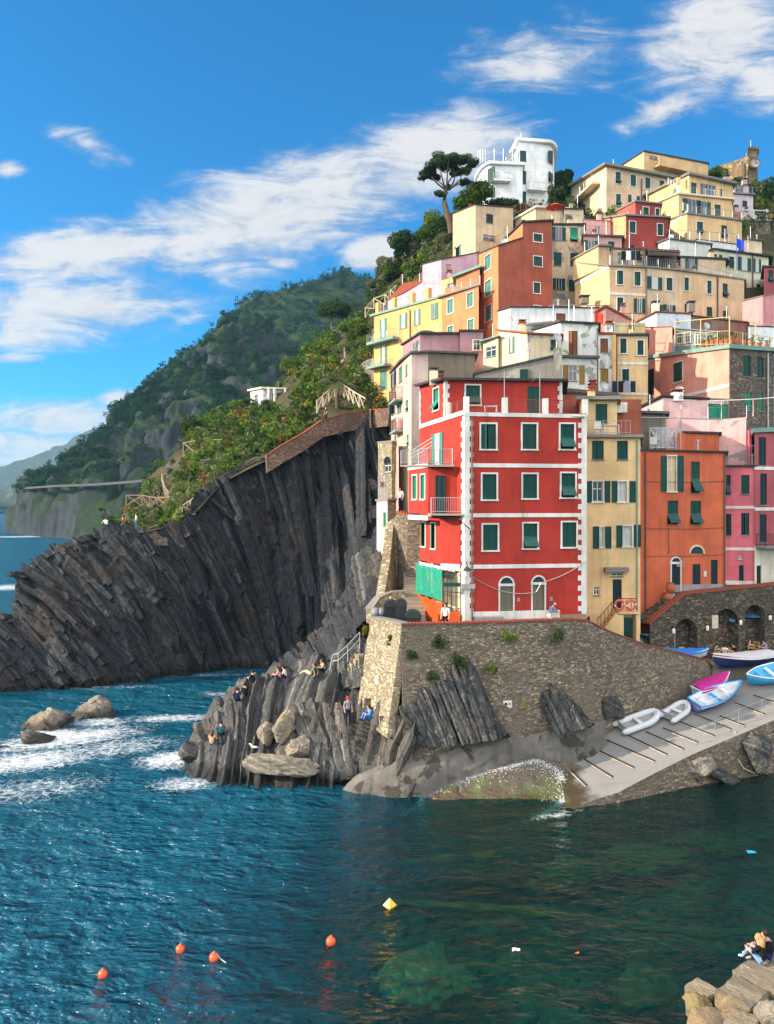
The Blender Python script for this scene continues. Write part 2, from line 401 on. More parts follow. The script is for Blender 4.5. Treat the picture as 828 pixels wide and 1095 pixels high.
def awn(mb, F, u0, u1, z0, z1, o, out):       # lower flap of a shutter swung outward from its top edge
    a, b = F.w(u0, z1, o), F.w(u1, z1, o); c, d = F.w(u1, z0 + .1, o + out), F.w(u0, z0 + .1, o + out); t = Vector((0, 0, .04)) + F.n * .02
    mb.hexa([d, c, b, a, d + t, c + t, b + t, a + t])
class House:
    def __init__(s, name, label, cat='house', group=None):
        s.name, s.label, s.cat, s.group = name, label, cat, group; s.mb = MB(); s.mats = []; s.root = None; s.trim = {}; s.pend = []
    def mi(s, m):
        if m not in s.mats: s.mats.append(m)
        return s.mats.index(m)
    def block(s, pts, zb, mat, dep=7, roof=None, wins=None, cap=CONC, par=None):
        n = len(pts); W = [at(px, py, D) for px, D, py in pts]
        ms = mat if isinstance(mat, list) else [mat] * (n - 1)
        br = W[-1] * 1.0; br = Vector((br[0] * (1 + dep / br[1]), br[1] + dep, W[-1][2])); bl = Vector((W[0][0] * (1 + dep / W[0][1]), W[0][1] + dep, W[0][2]))
        if n > 2: bl = Vector((W[0][0] + (W[-1][0] - W[-2][0]) * .4, W[0][1] + (W[-1][1] - W[-2][1]) * .4 + .5, W[0][2])); br = Vector((br[0], max(br[1], bl[1]), br[2]))
        V = W + [br, bl]
        if s.root is None:
            c = sum((Vector((v[0], v[1], 0)) for v in V), Vector()) / len(V); s.root = empty(s.name, (c[0], c[1], zb), s.label, s.cat, s.group)
        Fs = []
        for i in range(n - 1):
            F = Face(W[i], W[i + 1], zb, W[i][2], W[i + 1][2]); Fs.append(F)
            m = s.mi(ms[i]); zt = min(F.za, F.zb); holes = []
            for wd in (wins or {}).get(i, []):
                st, tt, x0, y0, x1, y1 = wd[:6]; x0, y0 = tl(tt, x0, y0); x1, y1 = tl(tt, x1, y1)
                r = F.rect(x0, y0, x1, y1); ok = r[0] > .05 and r[1] < F.L - .05 and r[3] < zt - .03 and r[2] > zb + .02 and st not in ('s', 'flat')
                if ok and not any(r[0] < h[1] + .02 and r[1] > h[0] - .02 and r[2] < h[3] + .02 and r[3] > h[2] - .02 for h in holes): holes.append(r)
                else: ok = False
                s.pend.append((F, st, r, ok, wd[6] if len(wd) > 6 else None))
            us = sorted({0, F.L, *[h[0] for h in holes], *[h[1] for h in holes]}); zs = sorted({zb, zt, *[h[2] for h in holes], *[h[3] for h in holes]})
            for a in range(len(us) - 1):
                for b in range(len(zs) - 1):
                    cu, cz = (us[a] + us[a + 1]) / 2, (zs[b] + zs[b + 1]) / 2
                    if any(h[0] < cu < h[1] and h[2] < cz < h[3] for h in holes): continue
                    s.mb.quad(F.w(us[a], zs[b]), F.w(us[a + 1], zs[b]), F.w(us[a + 1], zs[b + 1]), F.w(us[a], zs[b + 1]), m)
            if abs(F.za - F.zb) > 1e-4: s.mb.poly([F.w(0, zt), F.w(F.L, zt), F.w(0, F.za) if F.za > F.zb else F.w(F.L, F.zb)], m)
            for (a, b, c, d) in holes:
                q = .2
                s.mb.quad(F.w(a, c), F.w(a, d), F.w(a, d, -q), F.w(a, c, -q), m); s.mb.quad(F.w(b, d), F.w(b, c), F.w(b, c, -q), F.w(b, d, -q), m)
                s.mb.quad(F.w(a, d), F.w(b, d), F.w(b, d, -q), F.w(a, d, -q), m); s.mb.quad(F.w(b, c), F.w(a, c), F.w(a, c, -q), F.w(b, c, -q), m)
        m = s.mi(ms[-1])
        for a, b in ((W[-1], br), (br, bl), (bl, W[0])):
            s.mb.quad((a[0], a[1], zb), (b[0], b[1], zb), (b[0], b[1], b[2]), (a[0], a[1], a[2]), m)
        if cap: s.mb.poly([Vector((v[0], v[1], v[2] - .02)) for v in V], s.mi(cap))
        if roof:
            ov, th, rm = roof; c = sum(V, Vector()) / len(V); bot = []
            for v in V:
                d = Vector((v[0] - c[0], v[1] - c[1], 0)); l = max(d.length, .1); bot.append(v + d / l * ov * 1.35 + Vector((0, 0, .004)))
            mb = MB(); mb.prism(bot, [b + Vector((0, 0, th)) for b in bot]); s.pend.append(('roof', mb, rm))
        s.F = Fs; s.V = V; s.tops = getattr(s, 'tops', []) + [(W, V, D if False else pts[-1][1])]; return Fs
    def band(s, F, y0, y1, mat=WHITE, proud=.05, u0=0.0, u1=None, x=None):
        _, D = F.u_of(x) if x else (0, (F.w(F.L / 2, 0))[1])
        q = MB(); fbox(q, F, u0 - .01, (F.L if u1 is None else u1) + .01, zof(y1, D), zof(y0, D), -.03, proud); s.pend.append(('band', q, mat))
    def part(s, name, mb, mat, **k): return mb.build(name, mat, s.root, **k)
    def rail(s, pts, h=1.0, mat=IRON, dens=.12, panel=None, name='railing'):
        mb = MB(); pts = [Vector(p) for p in pts]
        for a, b in zip(pts, pts[1:]):
            L = (b - a).length; n = max(1, int(L / dens)); big = max(1, int(round(L / 1.6)))
            for z in (h, .12): mb.tube([a + Vector((0, 0, z)), b + Vector((0, 0, z))], .022, 4)
            for k in range(n + 1):
                p = a.lerp(b, k / n); mb.tube([p + Vector((0, 0, .12)), p + Vector((0, 0, h))], .011, 3, cap=False)
            for k in range(big + 1):
                p = a.lerp(b, k / big); mb.tube([p, p + Vector((0, 0, h + .03))], .026, 4)
        o = s.part(name, mb, mat)
        return o
    def chimney(s, px, py0, py1, D, wd=.6, mat=None, capm=SLATE):
        mb = MB(); a = at(px, py1, D); b = at(px, py0, D); mb.box((a[0], a[1], (a[2] + b[2]) / 2), (wd, wd, b[2] - a[2])); o = s.part('chimney', mb, mat or CREAMW)
        m2 = MB()
        for dx in (-1, 1):
            for dy in (-1, 1): m2.box((a[0] + dx * wd * .38, a[1] + dy * wd * .38, b[2] + .1), (.1, .1, .2))
        m2.box((a[0], a[1], b[2] + .24), (wd * 1.25, wd * 1.25, .08)); m2.build('chimney_cap', capm, o)
    def antenna(s, px, py0, py1, D):
        mb = MB(); a = at(px, py1, D); b = at(px, py0, D); mb.tube([a, b], .02, 4)
        for k in range(4): mb.tube([b + Vector((-.5 + .05 * k, .1, -.1 - k * .22)), b + Vector((.5 - .05 * k, -.1, -.1 - k * .22))], .012, 3)
        s.part('antenna', mb, STEEL)
    def clutter(s):
        r = random.Random(s.name)
        for (W, V, D) in s.tops:
            if D < 54 or len(W) < 2: continue
            for k in range(r.choice((0, 1, 1, 2))):
                i = r.randrange(len(W) - 1); p = W[i].lerp(W[i + 1], r.uniform(.12, .88)); c = sum(V, Vector()) / len(V); c[2] = p[2]; p = p.lerp(c, r.uniform(.2, .6)); kind = r.random()
                if kind < .4:
                    mb = MB(); hh = r.uniform(1.2, 2.4); mb.tube([p, p + Vector((0, 0, hh))], .028, 4); z = p + Vector((0, 0, hh))
                    for q in range(r.randint(2, 4)): mb.tube([z + Vector((-.45 + .05 * q, .1, -.08 - q * .2)), z + Vector((.45 - .05 * q, -.1, -.08 - q * .2))], .016, 3)
                    s.part('antenna', mb, STEEL)
                elif kind < .72:
                    mb = MB(); w = r.uniform(.35, .6); hh = r.uniform(.7, 1.2); mb.box(p + Vector((0, 0, hh / 2)), (w, w, hh)); o = s.part('chimney', mb, s.mats[0]); m2 = MB(); m2.box(p + Vector((0, 0, hh + .05)), (w * 1.3, w * 1.3, .08)); m2.box(p + Vector((0, 0, hh + .17)), (w * .7, w * .7, .16)); m2.box(p + Vector((0, 0, hh + .3)), (w * 1.2, w * 1.2, .06)); m2.build('chimney_cap', r.choice((SLATE, TERRA)), o)
                elif kind < .86:
                    mb = MB(); z = p + Vector((0, -.1, .75)); M_ = Matrix.Rotation(R(75), 4, 'X') @ Matrix.Rotation(r.uniform(-.5, .5), 4, 'Y'); mb.lathe([(.001, .0), (.2, .03), (.36, .1), (.37, .12), (.2, .05), (.001, .02)], z, 12, M=M_); mb.tube([p, z], .03, 4); s.part('satellite_dish', mb, STEEL)
                else:
                    mb = MB(); mb.tube([p, p + Vector((0, 0, .9))], .09, 8); mb.tube([p + Vector((0, 0, .9)), p + Vector((0, 0, 1.05))], .15, 8); s.part('vent_pipe', mb, STEEL)
    def done(s):
        s.clutter()
        wall = s.mb.build('wall', s.mats, s.root)
        for it in s.pend:
            if it[0] == 'roof': it[1].build('roof', it[2], s.root); continue
            if it[0] == 'band': it[1].build('cornice' if it[2] is WHITE else 'trim_band', it[2], s.root); continue
            s.window(*it)
        return s
    def window(s, F, st, r, hole, mt):
        u0, u1, z0, z1 = r; w = u1 - u0; h = z1 - z0; uc = (u0 + u1) / 2; g = mt or GREEN
        bo = -.14 if hole else .01; nm = 'door' if st in ('d', 'da') else 'window'
        fr = MB(); sh = []; pane = None
        if st == 's':                       # one open shutter leaf lying against the wall
            mb = MB(); leaf_sh(mb, F, u0, u1, z0, z1, .02, .05); mb.build('shutter', g, s.root); return
        fb = .1 if w > .5 else .06
        framed = st in ('c', 'o', 'da', 'aw', 'f')
        if framed:
            for (a, b, c, d) in ((u0 - fb, u0, z0 - (0 if st == 'da' else fb), z1 + (0 if st == 'da' else fb)), (u1, u1 + fb, z0 - (0 if st == 'da' else fb), z1 + (0 if st == 'da' else fb))): fbox(fr, F, a, b, c, d, -.02, .045)
            if st != 'da':
                fbox(fr, F, u0, u1, z1, z1 + fb, -.02, .045); fbox(fr, F, u0 - fb - .03, u1 + fb + .03, z0 - fb, z0, -.02, .09)
        else: fbox(fr, F, u0 - .05, u1 + .05, z0 - .07, z0, -.02, .08)
        fbox(fr, F, u0 + .002, u1 - .002, z0 + .002, z1 - .002, bo - .055, bo - .035, 1)      # backing
        root = fr.build(nm, [WHITE if framed else CONC, DARK], s.root)
        so = bo - .02 if hole else .012
        if st in ('c', 'cn', 'w', 'aw'):
            k = uc; rw = random.random()
            if st in ('c', 'cn') and h < 2 and rw < .12: st = 'w'
            for (a, b) in ((u0 + .01, k - .006), (k + .006, u1 - .01)):
                mb = MB()
                if st in ('w', 'aw'):
                    zm = z0 + h * .45; leaf_sh(mb, F, a, b, zm, z1 - .01, so + .02, .06); awn(mb, F, a, b, z0, zm, so + .05, h * .3)
                elif .12 < rw < .3 and a < k:      # one leaf left ajar
                    wl = b - a; p = [F.w(a, z0 + .01, so + .03), F.w(a + wl * .72, z0 + .01, so + wl * .66), F.w(a + wl * .72 - .04, z0 + .01, so + wl * .66 + .05), F.w(a, z0 + .01, so + .1)]; mb.hexa(p + [v + Vector((0, 0, h - .02)) for v in p])
                else: leaf_sh(mb, F, a, b, z0 + .01, z1 - .01, so + .02, .07)
                mb.build('shutter', g, root)
        elif st in ('o', 'g', 'f'):           # glazed sashes
            mb = MB(); fbox(mb, F, u0 + .02, u1 - .02, z0 + .02, z1 - .02, bo - .02, bo - .005); mb.build('pane', mt or GLASSM, root)
            mb = MB(); t_ = .06; nb = max(2, int(round(w / .8)))
            for k in range(nb + 1):
                a = u0 + (w - t_) * k / nb; fbox(mb, F, a, a + t_, z0, z1, bo, bo + .05)
            for zz in (z0, z1 - t_, z0 + h * .62): fbox(mb, F, u0 + t_, u1 - t_, zz, zz + t_, bo, bo + .045)
            mb.build('sash', WHITE, root)
        elif st == 'so':                      # glass with both shutter leaves folded open beside it, whole width given
            a, b = u0 + w * .27, u1 - w * .27
            for (c, d) in ((u0, a), (b, u1)):
                mb = MB(); leaf_sh(mb, F, c, d, z0, z1, .02, .06); mb.build('shutter', g, root)
            mb = MB(); fbox(mb, F, a, b, z0, z1, -.01, .015); mb.build('pane', CURT if random.random() < .5 else GLASSM, root)
            mb = MB()
            for (c, d) in ((a, a + .06), (b - .06, b), ((a + b) / 2 - .03, (a + b) / 2 + .03)): fbox(mb, F, c, d, z0, z1, .015, .05)
            mb.build('sash', WHITE, root)
        elif st in ('d', 'da'):
            k = uc
            for (a, b) in ((u0 + .01, k - .006), (k + .006, u1 - .01)):
                mb = MB(); leaf_sh(mb, F, a, b, z0 + .01, z1 - .01, so + .02, .07); mb.build('door_leaf', g, root)
            if st == 'da':
                rr = w / 2; mb = MB(); n = 14; ar = MB()
                pts = [F.w(uc + math.cos(math.pi * i / n) * rr, z1 + .02 + math.sin(math.pi * i / n) * rr, .02) for i in range(n + 1)]
                mb.poly(list(reversed(pts))); mb.build('fanlight', GLASSM, root)
                for i in range(n):
                    a0, a1 = math.pi * i / n, math.pi * (i + 1) / n; q = []
                    for o in (.0, .055):
                        for (rad, an) in ((rr, a0), (rr + fb, a0), (rr + fb, a1), (rr, a1)): q.append(F.w(uc + math.cos(an) * rad, z1 + .02 + math.sin(an) * rad, o))
                    ar.hexa(q)
                gr = MB()
                for an in (math.pi / 4, math.pi / 2, 3 * math.pi / 4): gr.tube([F.w(uc, z1 + .03, .035), F.w(uc + math.cos(an) * rr, z1 + .02 + math.sin(an) * rr, .035)], .02, 4)
                fbox(ar, F, u0 - fb - .02, u1 + fb + .02, z1 - .1, z1 + .06, -.0, .065); ar.build('arch_frame', WHITE, root); gr.build('fanlight_bars', IRON, root)
# ================================================================ the houses of the village
S = stucco
RED = S('red stucco', (178, 46, 31), .4); ORANGE = S('orange stucco', (206, 96, 56), .3); YEL = S('yellow stucco', (228, 190, 130), .35)
PINKR = S('rose stucco', (214, 104, 116), .3); MAROON = S('dusky rose stucco', (176, 84, 88), .35); PINKP = S('pale pink plaster', (226, 178, 172), .4, .5)
SALMON = S('salmon stucco', (228, 148, 128), .3, .15); BEIGE = S('beige stucco', (216, 176, 132), .35); BEIGE2 = S('beige grey stucco', (208, 180, 144), .4)
CREAM = S('cream stucco', (224, 200, 158), .4); CREAMP = S('peeling cream stucco', (216, 192, 152), .4, .9); OCH = S('ochre yellow stucco', (226, 168, 96), .4)
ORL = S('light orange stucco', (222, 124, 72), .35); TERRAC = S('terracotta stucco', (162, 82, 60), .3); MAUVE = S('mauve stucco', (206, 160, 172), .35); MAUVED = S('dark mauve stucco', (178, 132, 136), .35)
WHITEW = S('white plaster', (226, 224, 220), .45, .2); WHITEP = S('peeling white plaster', (222, 218, 208), .5, .8); GREYC = S('grey cement render', (138, 130, 118), .6, .4, (166, 158, 146))
OLIVE = S('weathered olive cement', (132, 118, 98), .6); PINKC = S('pink cream stucco', (212, 178, 164), .35); PGREEN = S('pale green stucco', (212, 208, 172), .4)
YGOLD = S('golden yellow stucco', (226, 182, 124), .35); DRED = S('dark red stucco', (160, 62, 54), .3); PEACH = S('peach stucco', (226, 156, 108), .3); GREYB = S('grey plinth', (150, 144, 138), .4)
LILAC = S('pale lilac stucco', (214, 190, 196), .3); TANB = S('tan plinth', (158, 124, 100), .4)
def netmat(name, rgb, a):
    m, t = newmat(name); c = srgb(*rgb); d = t.new('ShaderNodeBsdfDiffuse'); t.link(t.mix(t.noise(t.pos(), 1.6, 5, .6), sc(c, .65), sc(c, 1.2)), d.inputs[0]); tr = t.new('ShaderNodeBsdfTransparent'); ms = t.new('ShaderNodeMixShader'); t.link(t.math('ADD', t.math('MULTIPLY', t.noise(t.pos(), 1.1, 4), .5), a - .25), ms.inputs[0]); t.link(tr.outputs[0], ms.inputs[1]); t.link(d.outputs[0], ms.inputs[2]); o = t.new('ShaderNodeOutputMaterial'); t.link(ms.outputs[0], o.inputs['Surface']); return m
GNET = netmat('green netting', (54, 158, 132), .62); ONET = netmat('orange netting', (222, 92, 48), .72)
W_ = lambda st, t, *boxes, m=None: [(st, t, *b) + ((m,) if m else ()) for b in boxes]

# ---- the big red house on the quay
h = House('red_house', 'tall red house with white quoins and green shutters standing on the quay wall')
Fs = h.block([(449, 57, 446), (497, 48, 444), (627, 49.2, 442)], 9.4, [RED, RED], 7, None, {
    0: W_('so', 'L', (463, 530, 537, 745), m=GREYGREEN),
    1: W_('c', '3', (464, 426, 519, 518), (617, 426, 669, 518), (757, 426, 808, 518)) + W_('c', '5', (433, 86, 481, 172), (571, 86, 619, 168), (702, 83, 749, 165), (435, 258, 485, 345), (573, 254, 620, 338), (705, 250, 753, 334))
       + W_('da', '5', (493, 462, 537, 577), (604, 457, 644, 572), m=WOODOLD)})
F0, F1 = Fs
for y in (444, 498, 551, 605.5): h.band(F1, y - 2.2, y + 2, x=560)
h.band(F0, 444, 448.5, x=480)
h.band(F1, 653, 664, x=560, proud=.04, u1=6.2); h.band(F1, 657, 666, TANB, .045, u0=6.25, x=600)
# quoins: alternate long and short white blocks at both edges of the front and on the left face
for (Fq, e, zz0, nk, st_, w0, w1) in ((F1, 0, 9.9, 39, .325, .55, .32), (F1, 1, 9.9, 39, .325, .55, .32), (F0, 1, 9.9, 39, .325, .55, .32)):
    q = MB()
    for k in range(nk):
        z = zz0 + k * st_; lw = w0 if k % 2 else w1; fbox(q, Fq, (Fq.L - lw) if e else -.02, (Fq.L + .03) if e else lw, z, z + st_, -.02, .035)
    h.part('quoin_stones', q, WHITE)
F2, F3 = h.block([(449, 57, 413), (476, 51.55, 407), (601, 52.6, 408)], 22.5, [RED, RED], 6, (.35, .16, DKROOF),
    {0: W_('aw', 'L', (470, 225, 508, 372), m=TEAL), 1: W_('c', 'L', (690, 205, 785, 335)) + W_('d', '3', (635, 288, 685, 385))})
h.part('terrace_floor', (lambda m: (m.box((9, 50.6, 22.62), (7.2, 3.2, .06)), m)[1])(MB()), CONC)
for F, e in ((F2, 0), (F2, 1), (F3, 0), (F3, 1)):
    q = MB()
    for k in range(9): z = 22.7 + k * .3; lw = .3 if k % 2 else .18; fbox(q, F, (F.L - lw) if e else -.02, (F.L + .02) if e else lw, z, z + .3, -.02, .03)
    h.part('quoin_stones', q, WHITE)
# roof terrace: white piers with iron rails between them
q = MB(); ed = [F0.w(F0.L * .64, 22.72, -.15), F0.w(F0.L - .1, 22.72, -.15)] + [F1.w(F1.L * k / 3.0, 22.72, -.2) for k in range(1, 4)]
for p in ed: q = MB(); q.box((p[0], p[1], p[2] + .52), (.34, .34, 1.04)); h.part('terrace_pier', q, WHITE)
h.rail(ed, .95, plain('rail red brown', (150, 60, 54), .6), .11)
for x in (540, 578): q = MB(); a = F1.w(F1.u_of(x)[0], 22.7, -.1); q.tube([a, a + Vector((0, 0, 2.7))], .025, 5); q.tube([a + Vector((0, 0, 2.6)), a + Vector((.05, 3, 2.6))], .02, 4); h.part('awning_pole', q, STEEL)
q = MB(); a = at(525, 443, 49.6); q.box((a[0], a[1], 23.35), (.8, .5, .05))
for dx in (-.35, .35):
    for dy in (-.2, .2): q.box((a[0] + dx, a[1] + dy, 23.03), (.05, .05, .62))
wt = q.build('white_table', WHITE); props(wt, 'white plastic table on the railed roof terrace of the red house', 'table')
# projecting bays on the left side, upper then lower
b1, b2 = h.block([(437, 53.8, 500), (458, 49.6, 499), (491, 49.3, 499)], zof(549, 49.6), [RED, RED], .5, None, {0: W_('c', 'M', (328, 55, 358, 213), (383, 50, 413, 213), m=TEAL), 1: W_('d', 'M', (482, 52, 553, 318), m=NAVYSH)})  # teal leaves on this side: same green paint, sunlight put into the colour
h.band(b1, 551, 556, x=450); h.band(b1, 496, 501, x=450); h.band(b2, 549, 552, x=470, u1=.2)
l1, l2 = h.block([(449, 53.8, 554), (472, 49.5, 553), (492, 48.7, 553)], zof(604, 49.5), [RED, RED], .5, None, {0: W_('c', 'M', (388, 375, 415, 535), (455, 380, 483, 550), m=TEAL)})
h.band(l1, 603, 611, x=460); h.band(l2, 603, 610, x=482)
h.band(F0, 606, 664, CREAMW, .03, u0=F0.L * .3, x=480)
# balconies
q = MB(); q.hexa([at(428, 499, 55), at(458, 499, 49.2), at(486, 499, 48.6), at(470, 499, 53.5)] + [at(428, 497.2, 55), at(458, 496.8, 49.2), at(486, 496.8, 48.6), at(470, 497, 53.5)]); fixn(h.part('balcony_slab', q, CONC))
h.rail([at(429, 497, 54.6), at(458, 497, 49.3), at(484, 497, 48.7)], 1.0, STEEL, .14)
q = MB(); q.hexa([b1.w(b1.L, zof(551, 49.6), -.3), b1.w(b1.L, zof(551, 49.6), .0) + Vector((.1, -.9, 0)), F1.w(-.15, zof(551, 49.6), .1), F0.w(F0.L - 1.2, zof(551, 49.6), 0)] + [p for p in (b1.w(b1.L, zof(549, 49.6), -.3), b1.w(b1.L, zof(549, 49.6), .0) + Vector((.1, -.9, 0)), F1.w(-.15, zof(549, 49.6), .1), F0.w(F0.L - 1.2, zof(549, 49.6), 0))])
fixn(h.part('balcony_slab', q, CONC)); h.rail([b1.w(b1.L, zof(549, 49.6), 0) + Vector((.15, -.85, 0)), F1.w(-.2, zof(549, 49.6), .05)], 1.0, STEEL, .14)
# clothes-line arms, drain pipe and wire
q = MB()
for dz in (0, .25, .5): q.tube([F0.w(F0.L * .2, 20.6 + dz, .05), F0.w(F0.L * .2, 20.2 + dz, 1.5), F0.w(F0.L * .7, 20.9 + dz, 1.2)], .025, 4)
h.part('clothes_line', q, WHITE)
q = MB(); u = F1.u_of(504.5)[0]; q.tube([F1.w(u, 9.8, .1), F1.w(u, 22.4, .1)], .06, 6); h.part('drain_pipe', q, PIPE)
q = MB(); A = F1.w(F1.u_of(497)[0], 12.9, .1); Bq = F1.w(F1.u_of(626)[0], 13.4, .1)
pts = []
for k in range(25):
    t = k / 24; p = A.lerp(Bq, t); p[2] -= 1.5 * (4 * t * (1 - t)) * (1.15 if t < .6 else .8); pts.append(p)
q.tube(pts, .025, 4); h.part('wire', q, STEEL)
q = MB(); u0_, u1_ = F1.u_of(506)[0], F1.u_of(536)[0]; fbox(q, F1, u0_, u1_, 9.7, 10.05, .05, .5); h.part('doorstep', q, GREYB)
for x in (553, 588): q = MB(); fbox(q, F1, F1.u_of(x)[0], F1.u_of(x + 3)[0], zof(643, 48.6), zof(639, 48.6), 0, .05); h.part('meter_box', q, GREYB)
h.chimney(464, 397, 412, 53.5, .55); h.chimney(470.5, 401, 410, 54, .5, RED)
h.done()

# ---- yellow house beside it
h = House('yellow_house', 'narrow yellow house with green shutters between the red house and the orange house')
F, = h.block([(612, 53.4, 468), (685, 53.6, 468)], 8.0, YEL, 8, (.25, .2, CONC), {0: W_('cn', 'K', (148, 390, 228, 518), (318, 390, 393, 518)) + W_('s', 'K', (110, 665, 147, 810), (231, 665, 270, 810), (282, 665, 320, 810), (403, 665, 443, 810)) + W_('o', 'K', (152, 668, 222, 806)) + W_('o', 'K', (326, 668, 384, 806), m=CURT)
    + W_('s', '6', (92, 315, 117, 405), (140, 315, 166, 404), (187, 311, 211, 400), (258, 308, 287, 398)) + W_('o', '6', (120, 318, 137, 400), m=CURT) + W_('o', '6', (214, 314, 250, 396), m=CURT) + W_('d', '6', (172, 530, 209, 648), m=NAVYSH) + W_('g', '6', (95, 560, 119, 594), (167, 502, 213, 517))})
q = MB(); fbox(q, F, F.u_of(646)[0], F.u_of(671)[0], zof(611.5, 53.5), zof(606.5, 53.5), 0, .35); h.part('door_canopy', q, CONC)
F2, = h.block([(620, 55.6, 428), (660, 55.6, 428)], zof(469, 54), YEL, 5, (.4, .25, CONC), {0: W_('d', 'K', (172, 140, 253, 268), m=GREEN)})
h.rail([F.w(.3, zof(467.5, 53.5) + .2, -.1), F.w(F.L * .86, zof(467.5, 53.5) + .2, -.1)], .95, STEEL, .3)
q = MB(); u = F.u_of(681)[0]; q.tube([F.w(u, 9, .08), F.w(u, zof(470, 53.5), .08)], .05, 6); h.part('drain_pipe', q, GREENSLAB)
# stair to the door with its iron handrail, and landing over a green cellar door
q = MB(); N_ = 10
for k in range(N_):
    t = k / N_; px = 641 + (658 - 641) * t; a = at(px, 540, 53.2); z1 = zof(674 - 22 * (t + 1 / N_), 53.2)
    q.box((a[0] + .06, 52.95, (z1 + 7.6) / 2), (17 / 823 * 53.2 / N_ + .005, .95, z1 - 7.6))
a, b = at(657, 652, 53.2), at(681, 652, 53.2); q.box(((a[0] + b[0]) / 2, 52.95, zof(652, 53.2) - .1), (b[0] - a[0], .95, .2))
q.box(((a[0] + b[0]) / 2 - .55, 52.98, (zof(653, 53.2) + 7.6) / 2 - .1), (.45, .9, zof(653, 53.2) - 7.6 - .2)); q.box((b[0] - .12, 52.98, (zof(653, 53.2) + 7.6) / 2 - .1), (.24, .9, zof(653, 53.2) - 7.6 - .2))
h.part('stair', q, YEL)
q = MB(); a, b = at(667, 661, 52.9), at(677, 683, 52.9); q.box(((a[0] + b[0]) / 2, 53.1, (a[2] + b[2]) / 2), (b[0] - a[0], .08, a[2] - b[2])); h.part('cellar_door', q, GREEN)
q = MB(); p = [at(639, 677, 52.5), at(658, 655, 52.5), at(681, 655, 52.5)]; u3 = Vector((0, 0, .95)); q.tube([p[0] + u3, p[1] + u3, p[2] + u3], .03, 5)
for k in range(6): a = p[0].lerp(p[1], k / 5); q.tube([a, a + u3], .02, 4)
for k in range(5): a = p[1].lerp(p[2], k / 4); q.tube([a, a + u3], .02, 4)
h.part('handrail', q, IRON)
h.done()
for i, (x, lab) in enumerate(((662.6, 'red and white life ring on the stair landing nearer the red house'), (675, 'red and white life ring on the stair landing nearer the orange house'))):
    q = MB(); c = at(x, 646.8, 52.4); n = 20; RM, rm = .31, .085
    for a in range(n):
        for b in range(8):
            def pt(a, b):
                al, be = 2 * math.pi * a / n, 2 * math.pi * b / 8
                return (c[0] + math.cos(al) * (RM + rm * math.cos(be)), c[1] + rm * math.sin(be), c[2] + math.sin(al) * (RM + rm * math.cos(be)))
            q.quad(pt(a, b), pt(a + 1, b), pt(a + 1, b + 1), pt(a, b + 1), 1 if (a % 10) == 0 else 0)
    o = q.build('life_ring', [plain('life ring red', (216, 84, 74), .5), WHITE], smooth=True); props(o, lab, 'life ring', 'life rings')

# ---- orange house
h = House('orange_house', 'orange house with arched dark doors above the stone arches on the harbour')
F, = h.block([(684, 58.4, 482), (776, 59.6, 484)], 7.2, ORANGE, 8, (.2, .12, DKROOF), {0: W_('s', '6', (368, 28, 391, 174), (433, 28, 459, 174)) + W_('o', '6', (394, 30, 430, 172), m=plain('lit curtain', (210, 186, 140), .8)) + W_('w', '6', (490, 52, 526, 178), (395, 210, 438, 306), (488, 211, 531, 306))
    + W_('da', '6', (411, 462, 446, 582), m=NAVYSH) + W_('d', '6', (496, 468, 529, 577), (571, 451, 599, 570), m=NAVYSH)})
q = MB(); pts = [F.w(F.u_of(745)[0] + math.cos(math.pi * k / 10) * .6, zof(592, 59), .03) + Vector((0, 0, math.sin(math.pi * k / 10) * .6)) for k in range(11)]; q.poly(list(reversed(pts))); h.part('fanlight', q, GLASSM)
q = MB(); q.tube([(p[0], p[1] - .03, p[2]) for p in pts], .07, 5); h.part('arch_frame', q, CREAMW)
h.band(F, 625, 634, GREYB, .03, u0=F.u_of(716)[0], x=740); h.band(F, 600, 606, GREYB, .02, u0=F.u_of(724)[0], u1=F.u_of(731)[0], x=728)
q = MB(); fbox(q, F, F.u_of(752.5)[0], F.u_of(755.5)[0], zof(617, 59), zof(611, 59), 0, .05); h.part('notice_board', q, WHITE)
q = MB()
for y in (515, 565, 594): q.tube([F.w(.3, zof(y, 59), .04), F.w(F.L * .6, zof(y + .8, 59), .03), F.w(F.L - .1, zof(y - .7, 59), .04)], .02, 4)
u = F.u_of(715)[0]; q.tube([F.w(u, zof(565, 59), .04), F.w(u, zof(592, 59), .04)], .02, 4); h.part('wall_cable', q, PIPE)
for u in (F.u_of(690)[0], F.L - .12): q = MB(); q.tube([F.w(u, 8, .09), F.w(u, zof(484, 59), .09)], .055, 6); h.part('drain_pipe', q, PIPE)
h.block([(732, 62, 463), (769, 62.4, 464)], zof(484, 60), ORANGE, 3, (.2, .15, DKROOF)); h.block([(725, 59.9, 463), (732.5, 59.9, 463)], zof(484, 60), ORANGE, .5); h.block([(689, 62.6, 449), (700, 62.6, 449)], zof(484, 60), ORANGE, 2, None, {0: W_('d', 'K', (468, 272, 500, 360), m=NAVYSH)})
q = MB()
for x in (684, 728):
    a = at(x, 483, 59.6); q.tube([a, Vector((a[0], a[1], zof(447, 60)))], .04, 5)
q.tube([at(660, 446, 59.6), at(728, 447, 59.6), at(772, 449, 60)], .04, 5)
for k in range(9): x = 664 + k * 8; q.tube([at(x, 446.4, 59.6), at(x + 3, 444.5, 64)], .02, 4)
h.part('pergola', q, STEEL)
h.done()
LACE = plain('lace panel', (206, 204, 206), .9, .2, 0, .35, 5.0)
h2 = MB(); a, b = at(695, 480, 61.5), at(723, 480, 61.5); zt = zof(458, 61.5)
